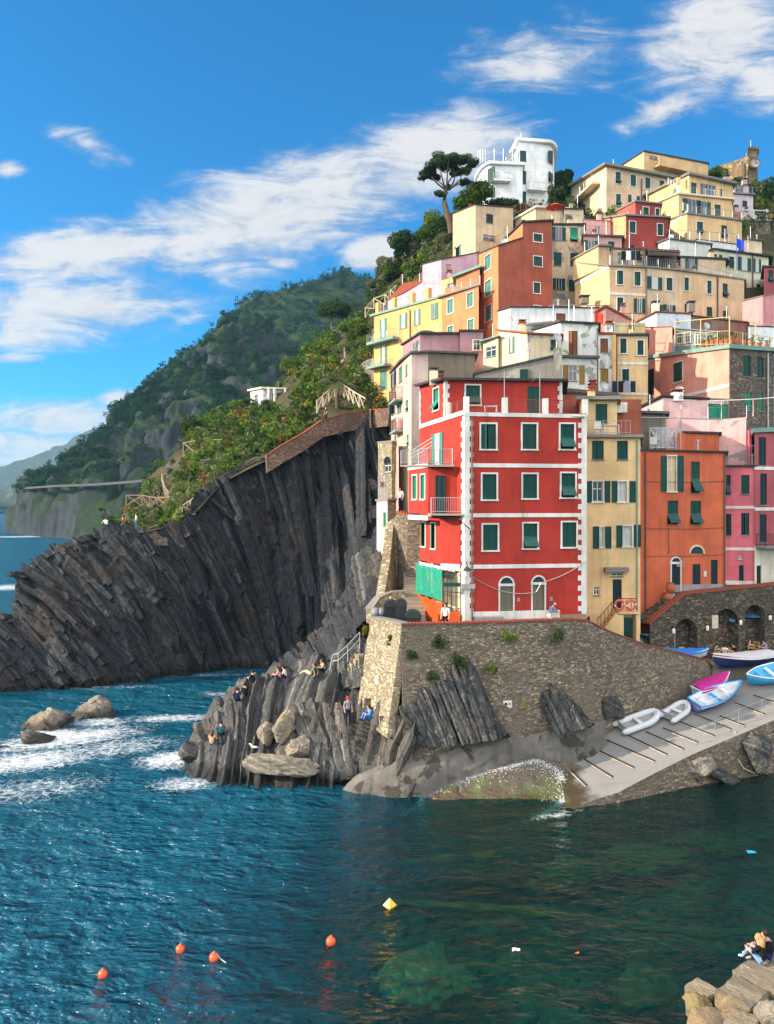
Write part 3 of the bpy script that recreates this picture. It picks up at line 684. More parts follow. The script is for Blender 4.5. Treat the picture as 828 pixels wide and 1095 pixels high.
for k in range(5): x = a[0] + (b[0] - a[0]) * k / 4; h2.box((x, 61.5, (zt + a[2]) / 2), (.06, .05, zt - a[2]))
for k in range(9):
    for s_ in (-1, 1):
        x = a[0] + (b[0] - a[0]) * k / 8; h2.tube([(max(a[0], min(b[0], x - s_ * .8)), 61.5, a[2] + .1), (max(a[0], min(b[0], x + s_ * .8)), 61.5, zt)], .035, 4)
for z in (zt, a[2] + .1): h2.tube([(a[0], 61.5, z), (b[0], 61.5, z)], .05, 4)
props(h2.build('lattice_screen', LACE), 'white lattice screen on the orange house roof terrace', 'screen')
def chairlike(name, lab, cat, base, s=1, grp=None):
    r = empty(name, base, lab, cat, grp); x, y, z = base; m = MB()
    m.box((x, y, z + .43 * s), (.45 * s, .45 * s, .05)); m.build('seat', WHITE, r)
    m = MB(); m.box((x, y + .22 * s, z + .7 * s), (.45 * s, .04, .5 * s)); m.build('backrest', WHITE, r)
    for dx in (-.19, .19):
        for dy in (-.19, .19):
            m = MB(); m.box((x + dx * s, y + dy * s, z + .21 * s), (.045, .045, .42 * s)); m.build('leg', WHITE, r)
chairlike('garden_chair', 'white plastic chair beside the lattice screen on the orange house roof', 'chair', at(700, 483, 60.4) + Vector((0, 0, .05)), 1.2)
chairlike('garden_chair', 'white plastic chair on the yellow house terrace left of the table', 'chair', at(640, 467, 54.4) + Vector((0, 0, .06)), 1.1)
r_ = empty('garden_table', at(653, 467, 54.3) + Vector((0, 0, .06)), 'white plastic table on the yellow house roof terrace', 'table'); x, y, z = r_.location
m = MB(); m.box((x, y, z + .72), (1.1, .7, .05)); m.build('tabletop', WHITE, r_)
for dx in (-.5, .5):
    for dy in (-.28, .28): m = MB(); m.box((x + dx, y + dy, z + .35), (.06, .06, .7)); m.build('leg', WHITE, r_)

# ---- rose houses at the right edge
h = House('rose_house', 'bright rose pink house with green shutters next to the orange house')
F, F_ = h.block([(775, 61.5, 499), (807.5, 61, 499), (809, 61.2, 499)], 9.0, PINKR, 8, (.15, .12, DKROOF), {0: W_('cn', '6', (632, 106, 651, 184), (694, 106, 728, 183), (632, 264, 654, 352), (694, 261, 727, 349)) + W_('d', '6', (685, 472, 704, 564), m=NAVYSH) + W_('g', '6', (683, 432, 700, 450))})
h.band(F, 541, 544, x=790); h.band(F, 585.5, 588.5, x=790); h.band(F, 621, 629, WHITE, .03, x=790)
h.block([(776, 65, 462), (802, 63.5, 460), (804, 63.6, 460)], zof(501, 62), PINKR, 5, None, {0: W_('d', 'J', (458, 385, 497, 468), m=NAVYSH)})
h.rail([F.w(.2, zof(498, 61.2), -.1), F.w(F.L, zof(498, 61.2), -.1)], 1.6, STEEL, .2)
h.done()
h = House('dusky_rose_house', 'dusky rose house with a balcony above its cream ground floor at the right edge')
F, = h.block([(807, 60.9, 463), (872, 63.5, 460)], zof(586, 61), MAROON, 8, (.35, .35, GREENSLAB), {0: W_('d', 'J', (722, 366, 775, 558), (733, 614, 780, 828), m=NAVYSH) + W_('d', '6', (769, 266, 798, 380), m=NAVYSH) + W_('cn', 'P', (838, 474, 846, 497), (838, 508, 846, 540))})
h.band(F, 499, 502.5, x=820); h.band(F, 542.5, 546, x=820)
F, = h.block([(807, 60.8, 584), (872, 63.4, 584)], 9.0, S('cream ground floor', (214, 204, 180), .4), 8, None, {0: W_('d', '6', (757, 474, 776, 555), m=NAVYSH)})
q = MB(); fbox(q, F, .1, F.L, zof(586, 61), zof(583.5, 61), 0, 1.0); h.part('balcony_slab', q, CONC); h.rail([F.w(.15, zof(583.5, 61), .05), F.w(.15, zof(583.5, 61), .95), F.w(F.L, zof(583.5, 61), .95)], .95, IRON, .12)
h.done()

# ---- pale pink terrace and shed behind the orange house
h = House('pink_shed', 'low peeling pale pink house with a wide green shutter door behind the orange house')
F, F2 = h.block([(686, 67, 436), (709, 66, 424), (756, 66.4, 427)], 20, PINKP, 5, (.2, .15, DKROOF))
F3, = h.block([(755, 66.6, 427), (783, 67.2, 428)], 20, PINKP, 4, (.1, .12, CONC), {0: W_('d', 'J', (378, 140, 527, 234), m=TEAL)})
F4, F5 = h.block([(725, 64.6, 449), (767, 64.2, 449), (798, 63.6, 446)], 20, PINKP, 1.2)
q = MB()
for (x, y0, y1, x2) in ((757, 447, 429, 806), (805.5, 445, 427, 830)): a = at(x, y0, 64); q.tube([a, at(x, y1, 64), at(x2, y1 - 2, 64)], .04, 5)
h.part('awning_frame', q, WHITE); h.chimney(724, 420, 429, 66.3, .8, WHITEW, BRICKR)
h.done()

# ---- big salmon house with the roof garden
h = House('salmon_house', 'large salmon pink house with a stone right side and a railed roof garden')
F, F2 = h.block([(690, 80.5, 384), (780, 67, 373), (872, 72.5, 379)], 23, [SALMON, STONEB], 6, (.25, .35, GREENSLAB), {0: W_('d', 'H', (585, 478, 636, 655), m=NAVYSH) + W_('c', 'I', (148, 430, 204, 560)), 1: W_('cn', 'I', (618, 385, 668, 526), (712, 396, 756, 538)) + W_('cn', 'I', (634, 634, 676, 756), (723, 641, 752, 764), m=TEAL)})
h.band(F, 416, 419.5, u0=F.u_of(728)[0], x=756)
h.band(F, 381, 384, u1=F.u_of(719)[0], x=705, mat=WHITE)
h.block([(690, 80.4, 350.5), (719, 75.7, 350)], 25, SALMON, 5, (.1, .08, BRICKR))
g_ = [F.w(F.u_of(721)[0], zof(374, 75) + .35, -.1), F.w(F.L - .1, zof(373, 67) + .35, -.1), F2.w(F2.L * .6, zof(373, 67) + .33, -.15)]
h.rail(g_, 1.25, plain('cream rail', (200, 178, 128), .6), .35)
q = MB()
for p in (g_[0], g_[0].lerp(g_[1], .5), g_[1]): q.tube([p, p + Vector((0, 0, 2.5))], .05, 5)
p = F2.w(F2.L * .3, zof(373, 67) + .3, -.1); q.tube([p, p + Vector((0, 0, 2.2))], .05, 5)
T_ = Vector((0, 0, 2.45)); q.tube([g_[0] + T_, g_[1] + T_, p + T_ * .95, g_[2] + T_ * .95], .035, 5); h.part('pergola_frame', q, plain('cream rail', (200, 178, 128), .6))
h.block([(722, 77, 351), (768, 74.5, 356)], 30, S('glasshouse wall', (110, 130, 128), .4), 3, (.2, .1, CONC), {0: W_('g', 'I', (165, 225, 262, 300), (285, 240, 330, 310), (340, 245, 420, 300))})
h.block([(800, 71.5, 349), (872, 75, 352)], 30, WHITEW, 3, (.2, .1, DKROOF))
q = MB(); q.tube([F2.w(F2.L * .42, 20, .1), F2.w(F2.L * .42, zof(376, 68.5), .1)], .07, 6); h.part('drain_pipe', q, STEEL)
h.done()
rng = np.random.default_rng(3)
POT = plain('terracotta pot', (176, 96, 64), .9)
PLANT = leafmat('pot plant leaves', [(52, 74, 34), (96, 104, 48), (120, 98, 60)], 3)
for k in range(12):
    t = k / 11
    p = F.w(F.u_of(748)[0], 0, -.45).lerp(F.w(F.L - .2, 0, -.45), min(1, t * 1.8)) if t < .55 else F2.w(F2.L * .48 * (t - .5) * 2, 0, -.5)
    z = zof(374, 68.5 if t > .3 else 70) + .35
    r = empty('potted_plant', (p[0], p[1], z), 'small plant in a terracotta pot along the salmon house roof garden', 'potted plant', 'pots along the roof garden edge')
    m = MB(); m.lathe([(0.001, 0), (.15, 0), (.23, .42), (.25, .42), (.25, .5), (.2, .5), (.001, .47)], (p[0], p[1], z), 12); m.build('pot', POT, r)
    C, N_ = blob_points((p[0], p[1], z + .75), (.35, .35, .4), 60, rng, 4); V, Fq = leaves(C, N_, rng.uniform(.06, .13, 60), rng); np_mesh('leaves', V, Fq, PLANT, parent=r)

# ---- small buildings between the front row and the salmon house
h = House('orange_annex', 'low orange annex with a slate roof just behind the red and yellow houses')
h.block([(602, 60, 421), (614, 60, 419), (656, 60.4, 424)], 22, TERRAC, 3, (.3, .25, SLATE)); h.done()
h = House('brick_terrace_house', 'small reddish terrace block with air conditioning units behind the yellow house')
F, = h.block([(656, 58.5, 427), (686, 58.8, 427)], 20, TERRAC, 3, None, None)
q = MB(); a = at(664, 436, 58.2); q.box((a[0], a[1], a[2]), (.85, .4, .75)); o = h.part('air_conditioner', q, WHITE)
h.block([(683, 62, 442), (712, 62, 443)], 20, GREYC, 3, (.35, .2, SLATE)); h.done()

h = House('grey_shed', 'grey cement shed with a sloping roof edge directly behind the red house roof')
F, = h.block([(508, 58.6, 401), (592, 58.2, 381)], 22, GREYC, 4, (.15, .14, DKROOF), {0: W_('cn', 'G', (293, 540, 349, 617))}); h.block([(592, 58, 372), (601, 58, 372)], 22, GREYC, .8); h.done()
h = House('peeling_cream_house', 'small cream house with peeling plaster above the grey shed')
F, F2 = h.block([(533, 69, 353), (564, 65.3, 357.5), (600, 66, 359)], 26, [CREAM, CREAMP], 5, (.2, .14, TERRA), {0: W_('so', 'G', (222, 322, 257, 425), m=GREYGREEN), 1: W_('cn', 'G', (503, 338, 537, 408))})
h.block([(517, 70, 366), (533, 68.4, 360)], 26, CREAM, 3, (.35, .1, GREENSLAB), {0: W_('g', 'G', (60, 385, 130, 455))}); h.done()
h = House('white_house', 'white plastered house with brown shutters in the middle of the village')
F, F2 = h.block([(571, 72, 353), (599.5, 68, 345), (640, 68.4, 347)], 25, [WHITEW, WHITEP], 6, (.2, .15, DKROOF), {1: W_('cn', 'H', (53, 215, 114, 381), m=BROWN) + W_('s', 'H', (15, 448, 50, 550), (125, 450, 160, 580), m=OCHRE) + W_('g', 'H', (53, 450, 110, 555))})
h.band(F2, 380.5, 383, SLATE, .35, x=620); q = MB(); u = F2.L - .1; q.tube([F2.w(u, 25, .1), F2.w(u, zof(350, 68), .1)], .06, 6); h.part('drain_pipe', q, PIPE); h.done()
h = House('upper_white_house', 'low white house with a pergola below the tall orange house')
F, F2, F3 = h.block([(533, 80, 333), (546, 76.5, 329), (592, 77, 329), (646, 78, 330)], 30, [WHITEW, WHITEW, WHITEW], 5, (.12, .12, DKROOF), {2: W_('cn', 'G', (540, 160, 605, 208), m=BROWN)})
q = MB()
for x in (592, 614, 633): a = at(x, 345, 75.5); q.tube([a, at(x, 326, 75.5)], .04, 4); q.tube([at(x, 326, 75.5), at(x - 9, 329, 78)], .04, 4)
q.tube([at(590, 326.5, 75.5), at(655, 326.5, 75.5)], .05, 4); h.part('pergola', q, STEEL)
q = MB(); q.hexa([at(560, 349, 74), at(598, 345, 74), at(598, 342, 79), at(572, 344, 79)] + [at(560, 348, 74), at(598, 344, 74), at(598, 341, 79), at(572, 343, 79)]); fixn(h.part('lean_to_roof', q, SLATE))
h.done()
h = House('narrow_white_house', 'very narrow whitish house with brown shutters and an orange roof band')
F, = h.block([(639, 70.4, 358), (656, 70.4, 358)], 25, WHITEP, 5, (.1, .22, BRICKR), {0: W_('cn', 'H', (268, 267, 321, 360), m=BROWN) + W_('cn', 'H', (268, 472, 324, 563), m=OCHRE)})
h.block([(655, 70.2, 358), (659, 70.2, 358)], 25, OCH, 5); h.done()
h = House('pale_yellow_house', 'pale yellow house with dark green shutters left of the salmon house')
F, = h.block([(658, 70.8, 359), (693, 71, 359)], 25, S('pale yellow stucco', (216, 180, 122), .35), 6, (.2, .18, DKROOF), {0: W_('c', 'H', (403, 268, 446, 368), (520, 280, 562, 380), (416, 476, 464, 573))})
h.band(F, 387.5, 390, x=675); h.band(F, 420, 422.5, x=675)
h.block([(655, 72.5, 345), (690, 72.8, 345)], 32, S('pale olive wall', (202, 188, 134), .4), 3)
h.rail([at(656, 350, 71.3), at(690, 350, 71.3)], 1.3, IRON, .5); q = MB(); u = .1; q.tube([F.w(u, 25, .1), F.w(u, zof(360, 71), .1)], .07, 6); h.part('drain_pipe', q, PIPE); h.done()
h = House('tiled_roof_house', 'low house with a sloping pink tiled gable in front of the long beige block')
h.block([(632, 78, 338), (648, 77.6, 327), (676, 78.6, 343)], 32, S('rose gable', (196, 140, 128), .4), 5, (.15, .12, TERRA)); h.done()
h = House('peeling_blue_white_house', 'low house with peeling bluish white gable behind the salmon house')
h.block([(681, 82, 345), (702, 80.4, 334), (739, 81, 336)], 32, S('peeling bluish white', (206, 214, 218), .5, 1.2), 5, (.15, .12, BRICKR)); h.block([(738, 81.6, 338), (800, 84, 346)], 32, S('brown shed wall', (130, 108, 96), .5), 4, (.2, .15, DKROOF), {0: W_('d', 'F', (318, 640, 392, 680), m=BROWN)}); h.done()
h = House('pink_block', 'plain pink windowless house at the right edge below the pale green house')
h.block([(794, 86, 322), (816, 80, 317), (872, 84, 308)], 30, S('plain pink stucco', (220, 142, 142), .3), 5, (.1, .1, CONC)); h.done()

# ---- pale pink and cream house with lit left side, behind the red house
h = House('pink_and_cream_house', 'tall slim house with pale pink and cream sides behind the red house')
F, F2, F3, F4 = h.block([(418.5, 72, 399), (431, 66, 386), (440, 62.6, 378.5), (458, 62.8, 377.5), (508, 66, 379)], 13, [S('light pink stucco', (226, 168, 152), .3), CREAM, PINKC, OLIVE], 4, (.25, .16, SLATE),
    {0: W_('so', 'L', (183, 115, 216, 215), m=NAVYSH) + W_('cn', 'L', (235, 78, 256, 180), (188, 308, 209, 400), (223, 300, 252, 388), m=GREYGREEN) + W_('cn', 'L', (203, 508, 217, 582), m=GREYGREEN), 1: W_('cn', 'L', (278, 62, 293, 138), m=GREYGREEN) + W_('w', 'L', (278, 305, 298, 378), (286, 540, 301, 612), m=GREYGREEN)})
for (y, x0, x1) in ((428, 424, 431), (461, 425, 431.5)):
    a, b = F.u_of(x0)[0], F.u_of(x1)[0] - .05; z = zof(y, 67); q = MB(); fbox(q, F, a, b, z - .15, z, 0, .7); h.part('balcony_slab', q, GREENSLAB); h.rail([F.w(a, z, .05), F.w(a, z, .65), F.w(b, z, .65), F.w(b, z, .05)], 1.0, IRON, .15)
h.done()
h = House('mauve_house', 'mauve flat roofed house behind the slim pink and cream house')
F, F2 = h.block([(431, 78, 369), (449.5, 71.5, 357.5), (493, 72, 357.5)], 24, MAUVED, 5, (.25, .16, DKROOF), {0: W_('so', 'A', (335, 545, 368, 600), m=GREYGREEN)})
h.block([(492, 71.2, 354.5), (517, 71.6, 354.5)], 24, MAUVED, 5, (.2, .14, DKROOF), {0: W_('o', 'A', (742, 535, 787, 600))}); h.done()

# ---- ochre and light orange row receding to the left
h = House('ochre_house', 'long ochre yellow house with balconies at the left end of the village')
F, = h.block([(400, 108, 338), (473, 97.2, 318)], 26, OCH, 6, (.5, .3, GREENSLAB), {0: W_('so', 'A', (240, 352, 290, 453), (338, 325, 380, 428), (457, 282, 500, 388), m=GREYGREEN) + W_('so', 'A', (105, 388, 150, 518), (110, 572, 150, 690), m=GREYGREEN) + W_('cn', '3', (92, 228, 118, 298), (103, 326, 116, 356), m=GREYGREEN)})
for y in (364, 390): 
    u1 = F.u_of(427 if y < 380 else 418)[0]; z = zof(y, 106); q = MB(); fbox(q, F, -.3, u1, z - .35, z, 0, 1.1); h.part('balcony_slab', q, GREENSLAB); h.rail([F.w(-.3, z, .1), F.w(-.3, z, 1.0), F.w(u1, z, 1.0), F.w(u1, z, .1)], 1.0, STEEL, .25)
zt = zof(318, 97.2)
for x in (402.5, 420, 439, 456):
    u = F.u_of(x)[0]; q = MB(); zz = F.za + (F.zb - F.za) * u / F.L + .3; fbox(q, F, u - .3, u + .3, zz, zz + 1.5, -.7, -.1); h.part('terrace_pier', q, OCH)
h.rail([F.w(.3, F.za + .3, -.3), F.w(F.L, F.zb + .3, -.3)], 1.2, STEEL, .4); q = MB(); u = F.u_of(439)[0]; q.tube([F.w(u, 28, .1), F.w(u, F.zb - .4, .1)], .08, 6); h.part('drain_pipe', q, PIPE); h.done()
h = House('light_orange_house', 'light orange house with white framed shutters beside the ochre house')
F, = h.block([(472.8, 97.1, 318), (512, 91.2, 306)], 28, ORL, 6, (.4, .25, CONC), {0: W_('c', 'A', (565, 256, 604, 350), (700, 210, 740, 308), (566, 438, 604, 485), (704, 393, 745, 465), m=GREYGREEN)})
h.block([(476, 99, 308), (492, 96.6, 306), (512, 97, 303)], 40, [ORL, ORL], 3, None); h.block([(488, 96, 297), (513, 94, 286)], 42, ORL, 3, (.4, .3, GREENSLAB)); h.rail([F.w(.2, F.za + .25, -.2), F.w(F.L, F.zb + .25, -.2)], 1.0, STEEL, .3); h.done()
h = House('mauve_terrace_house', 'mauve house with a roof terrace above the ochre row')
F, F2 = h.block([(452, 106, 283), (472, 101, 278), (512, 102, 270)], 36, [MAUVE, MAUVE], 4, (.1, .12, DKROOF), {1: W_('g', '1', (290, 574, 309, 606))})
h.block([(415, 112, 322), (432, 110, 304), (455, 107, 300)], 36, MAUVE, 2, (.1, .15, BRICKR)); h.block([(472, 100.8, 300), (486, 99.6, 296)], 38, OCH, 1.2, None, {0: W_('g', 'A', (562, 145, 608, 190))}); h.rail([F.w(.3, F.za - 2.5, .6), F.w(F.L, F.zb - 3, .6)], 1.1, STEEL, .5); h.done()

# ---- the tall terracotta orange house
h = House('terracotta_tower_house', 'tall terracotta orange house with small white framed green windows high in the village')
F, F2 = h.block([(511.5, 96, 272), (533, 90, 263.5), (559, 91.2, 254.5)], 28, [ORL, TERRAC], 3, (.12, .14, DKROOF), {0: W_('c', 'B', (183, 336, 224, 436), (184, 508, 226, 616), (184, 682, 227, 786), m=GREYGREEN)})  # lighter left, darker front on one house: light and shade put into the colours
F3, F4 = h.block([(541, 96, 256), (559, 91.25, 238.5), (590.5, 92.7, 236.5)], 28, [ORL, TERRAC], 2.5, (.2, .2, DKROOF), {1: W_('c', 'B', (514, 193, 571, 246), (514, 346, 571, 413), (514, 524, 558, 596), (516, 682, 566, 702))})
h.rail([F.w(.2, F.za + .2, -.1), F.w(F.L, F.zb + .2, -.1)], 1.2, BROWN, .25); q = MB(); q.tube([F.w(.1, 29, .1), F.w(.1, F.za - .1, .1)], .09, 6); h.part('drain_pipe', q, PIPE); h.done()
h = House('patched_cream_house', 'cream house with patched plaster and green shutters right of the terracotta tower house')
F, = h.block([(589, 97, 241), (625, 97.8, 241)], 34, CREAMP, 6, (.25, .2, DKROOF), {0: W_('so', 'B', (638, 147, 732, 236)) + W_('cn', 'B', (764, 150, 816, 243), m=TEAL) + W_('cn', 'B', (652, 317, 704, 408), (764, 322, 815, 411)) + W_('so', 'B', (645, 495, 727, 572)) + W_('cn', 'B', (754, 505, 795, 580))})
h.block([(603, 101, 224), (624, 101.6, 224)], 48, CREAM, 3, (.2, .15, DKROOF), {0: W_('d', 'B', (730, 60, 772, 118), m=TEAL)}); h.rail([F.w(.2, F.za + .2, -.1), F.w(F.L, F.zb + .2, -.1)], 1.1, STEEL, .3); h.done()
h = House('stone_terrace_house', 'old cream house with a sloping lit terrace edge between flat beige house and terracotta tower')
F, F2 = h.block([(530, 113, 247), (573, 103, 223), (606, 104, 225)], 44, [S('old yellow render', (206, 190, 140), .5, .8), CREAM], 5, (.4, .25, WHITEW), {0: W_('g', 'B', (350, 110, 395, 165))})
h.rail([F.w(F.L * .2, F.za + 1.5, -.3), F.w(F.L, F.zb + .2, -.3)], 1.1, BROWN, .4); h.done()
h = House('flat_beige_house', 'plain beige box house with a flat roof below the white modern house')
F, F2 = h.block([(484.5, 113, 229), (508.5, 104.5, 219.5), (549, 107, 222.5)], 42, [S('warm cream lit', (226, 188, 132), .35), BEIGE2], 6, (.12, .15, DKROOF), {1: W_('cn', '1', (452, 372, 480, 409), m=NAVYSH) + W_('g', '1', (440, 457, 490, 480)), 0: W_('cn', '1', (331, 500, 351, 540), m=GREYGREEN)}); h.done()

# ---- the white modern house with rounded corners at the top
h = House('white_modern_house', 'white modern house with rounded corners on the hilltop')
def roundpts(a, b, c, py, n=6):
    out = []
    for k in range(n + 1):
        t = k / n; px = (1 - t) ** 2 * a[0] + 2 * t * (1 - t) * b[0] + t * t * c[0]; D = (1 - t) ** 2 * a[1] + 2 * t * (1 - t) * b[1] + t * t * c[1]; out.append((px, D, py(px, D)))
    return out
z1 = zof(151, 130); py_ = lambda z: (lambda px, D: HY - (z - CAMZ) / D * FPX)
P1 = [(550, 134, py_(z1)(0, 134)), (556, 130, py_(z1)(0, 130))] + roundpts((584, 131, 0), (592.5, 131, 0), (592.8, 135, 0), py_(z1))
WM = S('bright white render', (232, 232, 230), .25)
Fs = h.block(P1, 58, WM, 6, (.5, .5, WM), {1: W_('cn', '1', (587, 118, 612, 160), (597, 198, 613, 251), (597, 281, 613, 331)), 4: W_('cn', '1', (702, 124, 718, 168), (704, 206, 719, 247))})
z2 = zof(176, 128); P2 = roundpts((508, 138, 0), (511, 129.5, 0), (524, 128, 0), py_(z2)) + [(559, 128.5, py_(z2)(0, 128.5))]
G2 = h.block(P2, 58, WM, 5, (.4, .45, WM), {5: W_('cn', '1', (459, 186, 487, 242), (472, 267, 487, 308)), 6: []})
Fl = G2[-1]; Fr = Fs[1]
for (Fq, x0, x1, y) in ((Fl, 527, 545, 196.5), (Fr, 563, 583, 200), (Fr, 563, 571, 219)):
    a, b = Fq.u_of(x0)[0], Fq.u_of(x1)[0]; z = zof(y, 129); q = MB(); fbox(q, Fq, a, b, z - .25, z, 0, 1.1); h.part('balcony_slab', q, WM); h.rail([Fq.w(a, z, .08), Fq.w(a, z, 1.0), Fq.w(b, z, 1.0), Fq.w(b, z, .08)], 1.1, STEEL, .2)
h.rail([at(511, 174, 134), at(519, 173, 129.5), at(548, 173, 129)], 2.2, STEEL, .5); h.rail([at(541, 174, 131), at(550, 160, 131), at(551, 149, 133), at(557, 149, 131)], 1.0, STEEL, .5)
q = MB()
for k in range(9): a = at(543 + k * .9, 172 - k * 1.4, 130.5); q.box(a, (.8, .9, .12))
h.part('outside_stair', q, STEEL); h.done()

# ---- upper right part of the village
h = House('beige_block', 'long beige house with roof terraces and white window frames in mid village')
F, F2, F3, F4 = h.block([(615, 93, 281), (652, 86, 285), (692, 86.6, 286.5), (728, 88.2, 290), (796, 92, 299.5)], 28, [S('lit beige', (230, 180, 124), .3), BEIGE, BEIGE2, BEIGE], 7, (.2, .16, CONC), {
    1: W_('c', 'E', (381, 315, 423, 408), (500, 323, 541, 418), (383, 498, 425, 592)) + W_('so', 'E', (496, 505, 572, 603)), 2: W_('so', 'E', (588, 358, 686, 442), (610, 545, 690, 598), (696, 548, 778, 592)) + W_('c', 'E', (717, 364, 759, 452)),
    3: W_('c', 'F', (216, 361, 247, 452), (371, 384, 401, 473)) + W_('w', 'F', (478, 403, 512, 493)) + W_('cn', 'F', (218, 541, 240, 598), (369, 562, 408, 626), (479, 588, 513, 635))})
h.band(F2, 313.5, 316, x=672); h.band(F, 290, 293, x=640)
A_, B_ = h.block([(613, 92.9, 278), (640, 88, 263.5), (652, 88.6, 264)], 44, [MATS['lit beige'], BEIGE], 5, (.25, .2, CONC)); h.block([(652, 90, 266), (692, 90.6, 268)], 44, BEIGE2, 3, (.2, .15, DKROOF), {0: W_('g', 'E', (385, 190, 450, 260), (520, 200, 560, 250))}); h.block([(692, 89.8, 270), (724, 91, 272)], 43, S('dark terrace wall', (120, 104, 92), .4), 3, (.25, .15, DKROOF), {0: W_('d', 'E', (588, 210, 635, 300), (680, 215, 705, 300), m=NAVYSH)})
h.block([(728, 92, 276), (776, 94, 278)], 43, BEIGE2, 3, (.25, .25, DKROOF), {0: W_('so', 'F', (222, 230, 305, 305))})
h.rail([F2.w(.1, F2.za + .16, -.1), F2.w(F2.L, F2.zb + .16, -.1)], 1.1, STEEL, .25); h.rail([F3.w(.1, F3.za + .16, -.1), F3.w(F3.L, F3.zb + .16, -.1)], 1.1, STEEL, .25); h.rail([F4.w(.1, F4.za + .16, -.1), F4.w(F4.L * .8, F4.za + .16 - .6, -.1)], 1.1, STEEL, .25)
q = MB()
for x in (655, 671, 688): q.tube([at(x, 285, 86.3), at(x, 266, 86.3), at(x, 264, 90)], .05, 4)
for k in range(10): x = 690 + k * 4; q.tube([at(x, 268.5, 86.5), at(x - 2, 265, 91)], .04, 4)
q.tube([at(652, 266, 86.3), at(728, 270, 87.2)], .06, 4); h.part('pergola', q, plain('pergola wood', (70, 58, 52), .8))
q = MB(); q.hexa([at(693, 273, 86.2), at(727, 274, 87.6), at(727, 268, 91), at(693, 266, 90)] + [at(693, 272.4, 86.2), at(727, 273.4, 87.6), at(727, 267.4, 91), at(693, 265.4, 90)]); fixn(h.part('terrace_awning', q, plain('awning brown', (72, 56, 50), .9)))
for x, Fq in ((767, F4), (691, F2)): q = MB(); u = Fq.u_of(x)[0]; q.tube([Fq.w(u, 29, .1), Fq.w(u, Fq.zb + .1, .1)], .08, 6); h.part('drain_pipe', q, PIPE)
h.chimney(625, 319, 325, 88, .9, GREYC); h.chimney(701, 325, 334, 85.5, .7, CREAMW); h.chimney(739, 325, 334, 86, .7, GREYC); h.antenna(688, 258, 268, 90); h.done()
h = House('pale_green_house', 'pale green house with green shutters behind the long beige block')
F, = h.block([(757, 97, 266.5), (822, 101, 275)], 30, PGREEN, 7, (.4, .2, DKROOF), {0: W_('c', 'F', (519, 220, 556, 302)) + W_('so', 'F', (580, 226, 668, 315), (684, 236, 736, 325)) + W_('c', 'F', (615, 400, 643, 480), (705, 408, 738, 475)) + W_('cn', 'F', (390, 200, 440, 215), (452, 208, 476, 236))})
q = MB(); u = F.u_of(804.5)[0]; q.tube([F.w(u, 31, .1), F.w(u, zof(270, 99), .1)], .09, 6); h.part('drain_pipe', q, PIPE); h.block([(740, 96, 277), (777, 96.5, 279)], 36, S('terrace olive', (190, 176, 130), .4), 2, (.3, .25, SLATE)); h.antenna(800, 252, 270, 98); h.done()
h = House('small_rose_house', 'small rose house with one shutter at the right edge beside the pale green house')
h.block([(817, 95, 286), (872, 98, 288)], 34, MAROON, 5, (.3, .2, DKROOF), {0: W_('cn', 'F', (788, 312, 822, 392)) + W_('cn', 'P', (838, 290, 846, 302))}); h.done()
h = House('dark_red_house', 'dark red house with an orange lit left side in the upper village')
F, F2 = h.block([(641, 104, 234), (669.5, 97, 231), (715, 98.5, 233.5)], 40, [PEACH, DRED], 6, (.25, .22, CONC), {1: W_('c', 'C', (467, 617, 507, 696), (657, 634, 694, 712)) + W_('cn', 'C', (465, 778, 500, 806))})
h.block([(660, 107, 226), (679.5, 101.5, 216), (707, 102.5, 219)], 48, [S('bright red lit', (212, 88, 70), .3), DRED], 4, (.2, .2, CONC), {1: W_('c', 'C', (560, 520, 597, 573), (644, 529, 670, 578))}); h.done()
h = House('small_pink_terrace_house', 'small pink house with an open roof terrace left of the dark red house')
F, = h.block([(624, 95.5, 252.5), (665, 96.5, 254)], 38, S('soft pink', (224, 164, 156), .35), 5, (.3, .2, SLATE), {0: W_('so', 'C', (155, 747, 257, 815)) + W_('cn', 'C', (322, 753, 364, 790))})
h.block([(624, 99.5, 235), (653, 100.2, 237)], 44, MATS['soft pink'], 3, (.1, .1, CONC), {0: W_('g', 'C', (232, 650, 268, 700))}); h.rail([F.w(.2, F.za + .2, -.1), F.w(F.L, F.zb + .2, -.1)], 1.2, STEEL, .25); h.done()
h = House('golden_villa', 'three tiered golden yellow villa with balconies near the hilltop')
T1 = h.block([(706, 117, 239), (735, 108, 229), (793.5, 111, 236.5)], 46, YGOLD, 6, (.2, .2, CONC), {1: W_('aw', 'D', (301, 556, 344, 636)) + W_('w', 'D', (468, 580, 506, 665), m=NAVYSH)})
T2 = h.block([(703, 120, 217), (726, 110.5, 208), (783, 113.5, 214)], 52, YGOLD, 6, (.3, .25, CREAMW), {1: W_('so', 'D', (205, 403, 328, 505), (305, 418, 393, 515)) + W_('cn', 'D', (423, 438, 464, 526))})
T3 = h.block([(692, 126, 209), (737, 112.5, 187.5), (784, 115.5, 198)], 55, YGOLD, 6, (.5, .3, CONC), {1: W_('cn', 'D', (262, 288, 300, 368)) + W_('g', 'D', (325, 300, 434, 386)) + W_('cn', 'D', (462, 330, 474, 392)), 0: W_('cn', 'D', (140, 328, 165, 370), m=GREYGREEN)})
for Fq, y in ((T2, 208), (T1, 229)):
    h.rail([Fq[1].w(.1, Fq[1].za + .25, -.1), Fq[1].w(Fq[1].L, Fq[1].zb + .25, -.1)], 1.1, STEEL, .25); h.rail([Fq[0].w(Fq[0].L * .5, Fq[0].za + .8, -.1), Fq[0].w(Fq[0].L, Fq[0].zb + .25, -.1)], 1.1, STEEL, .3)
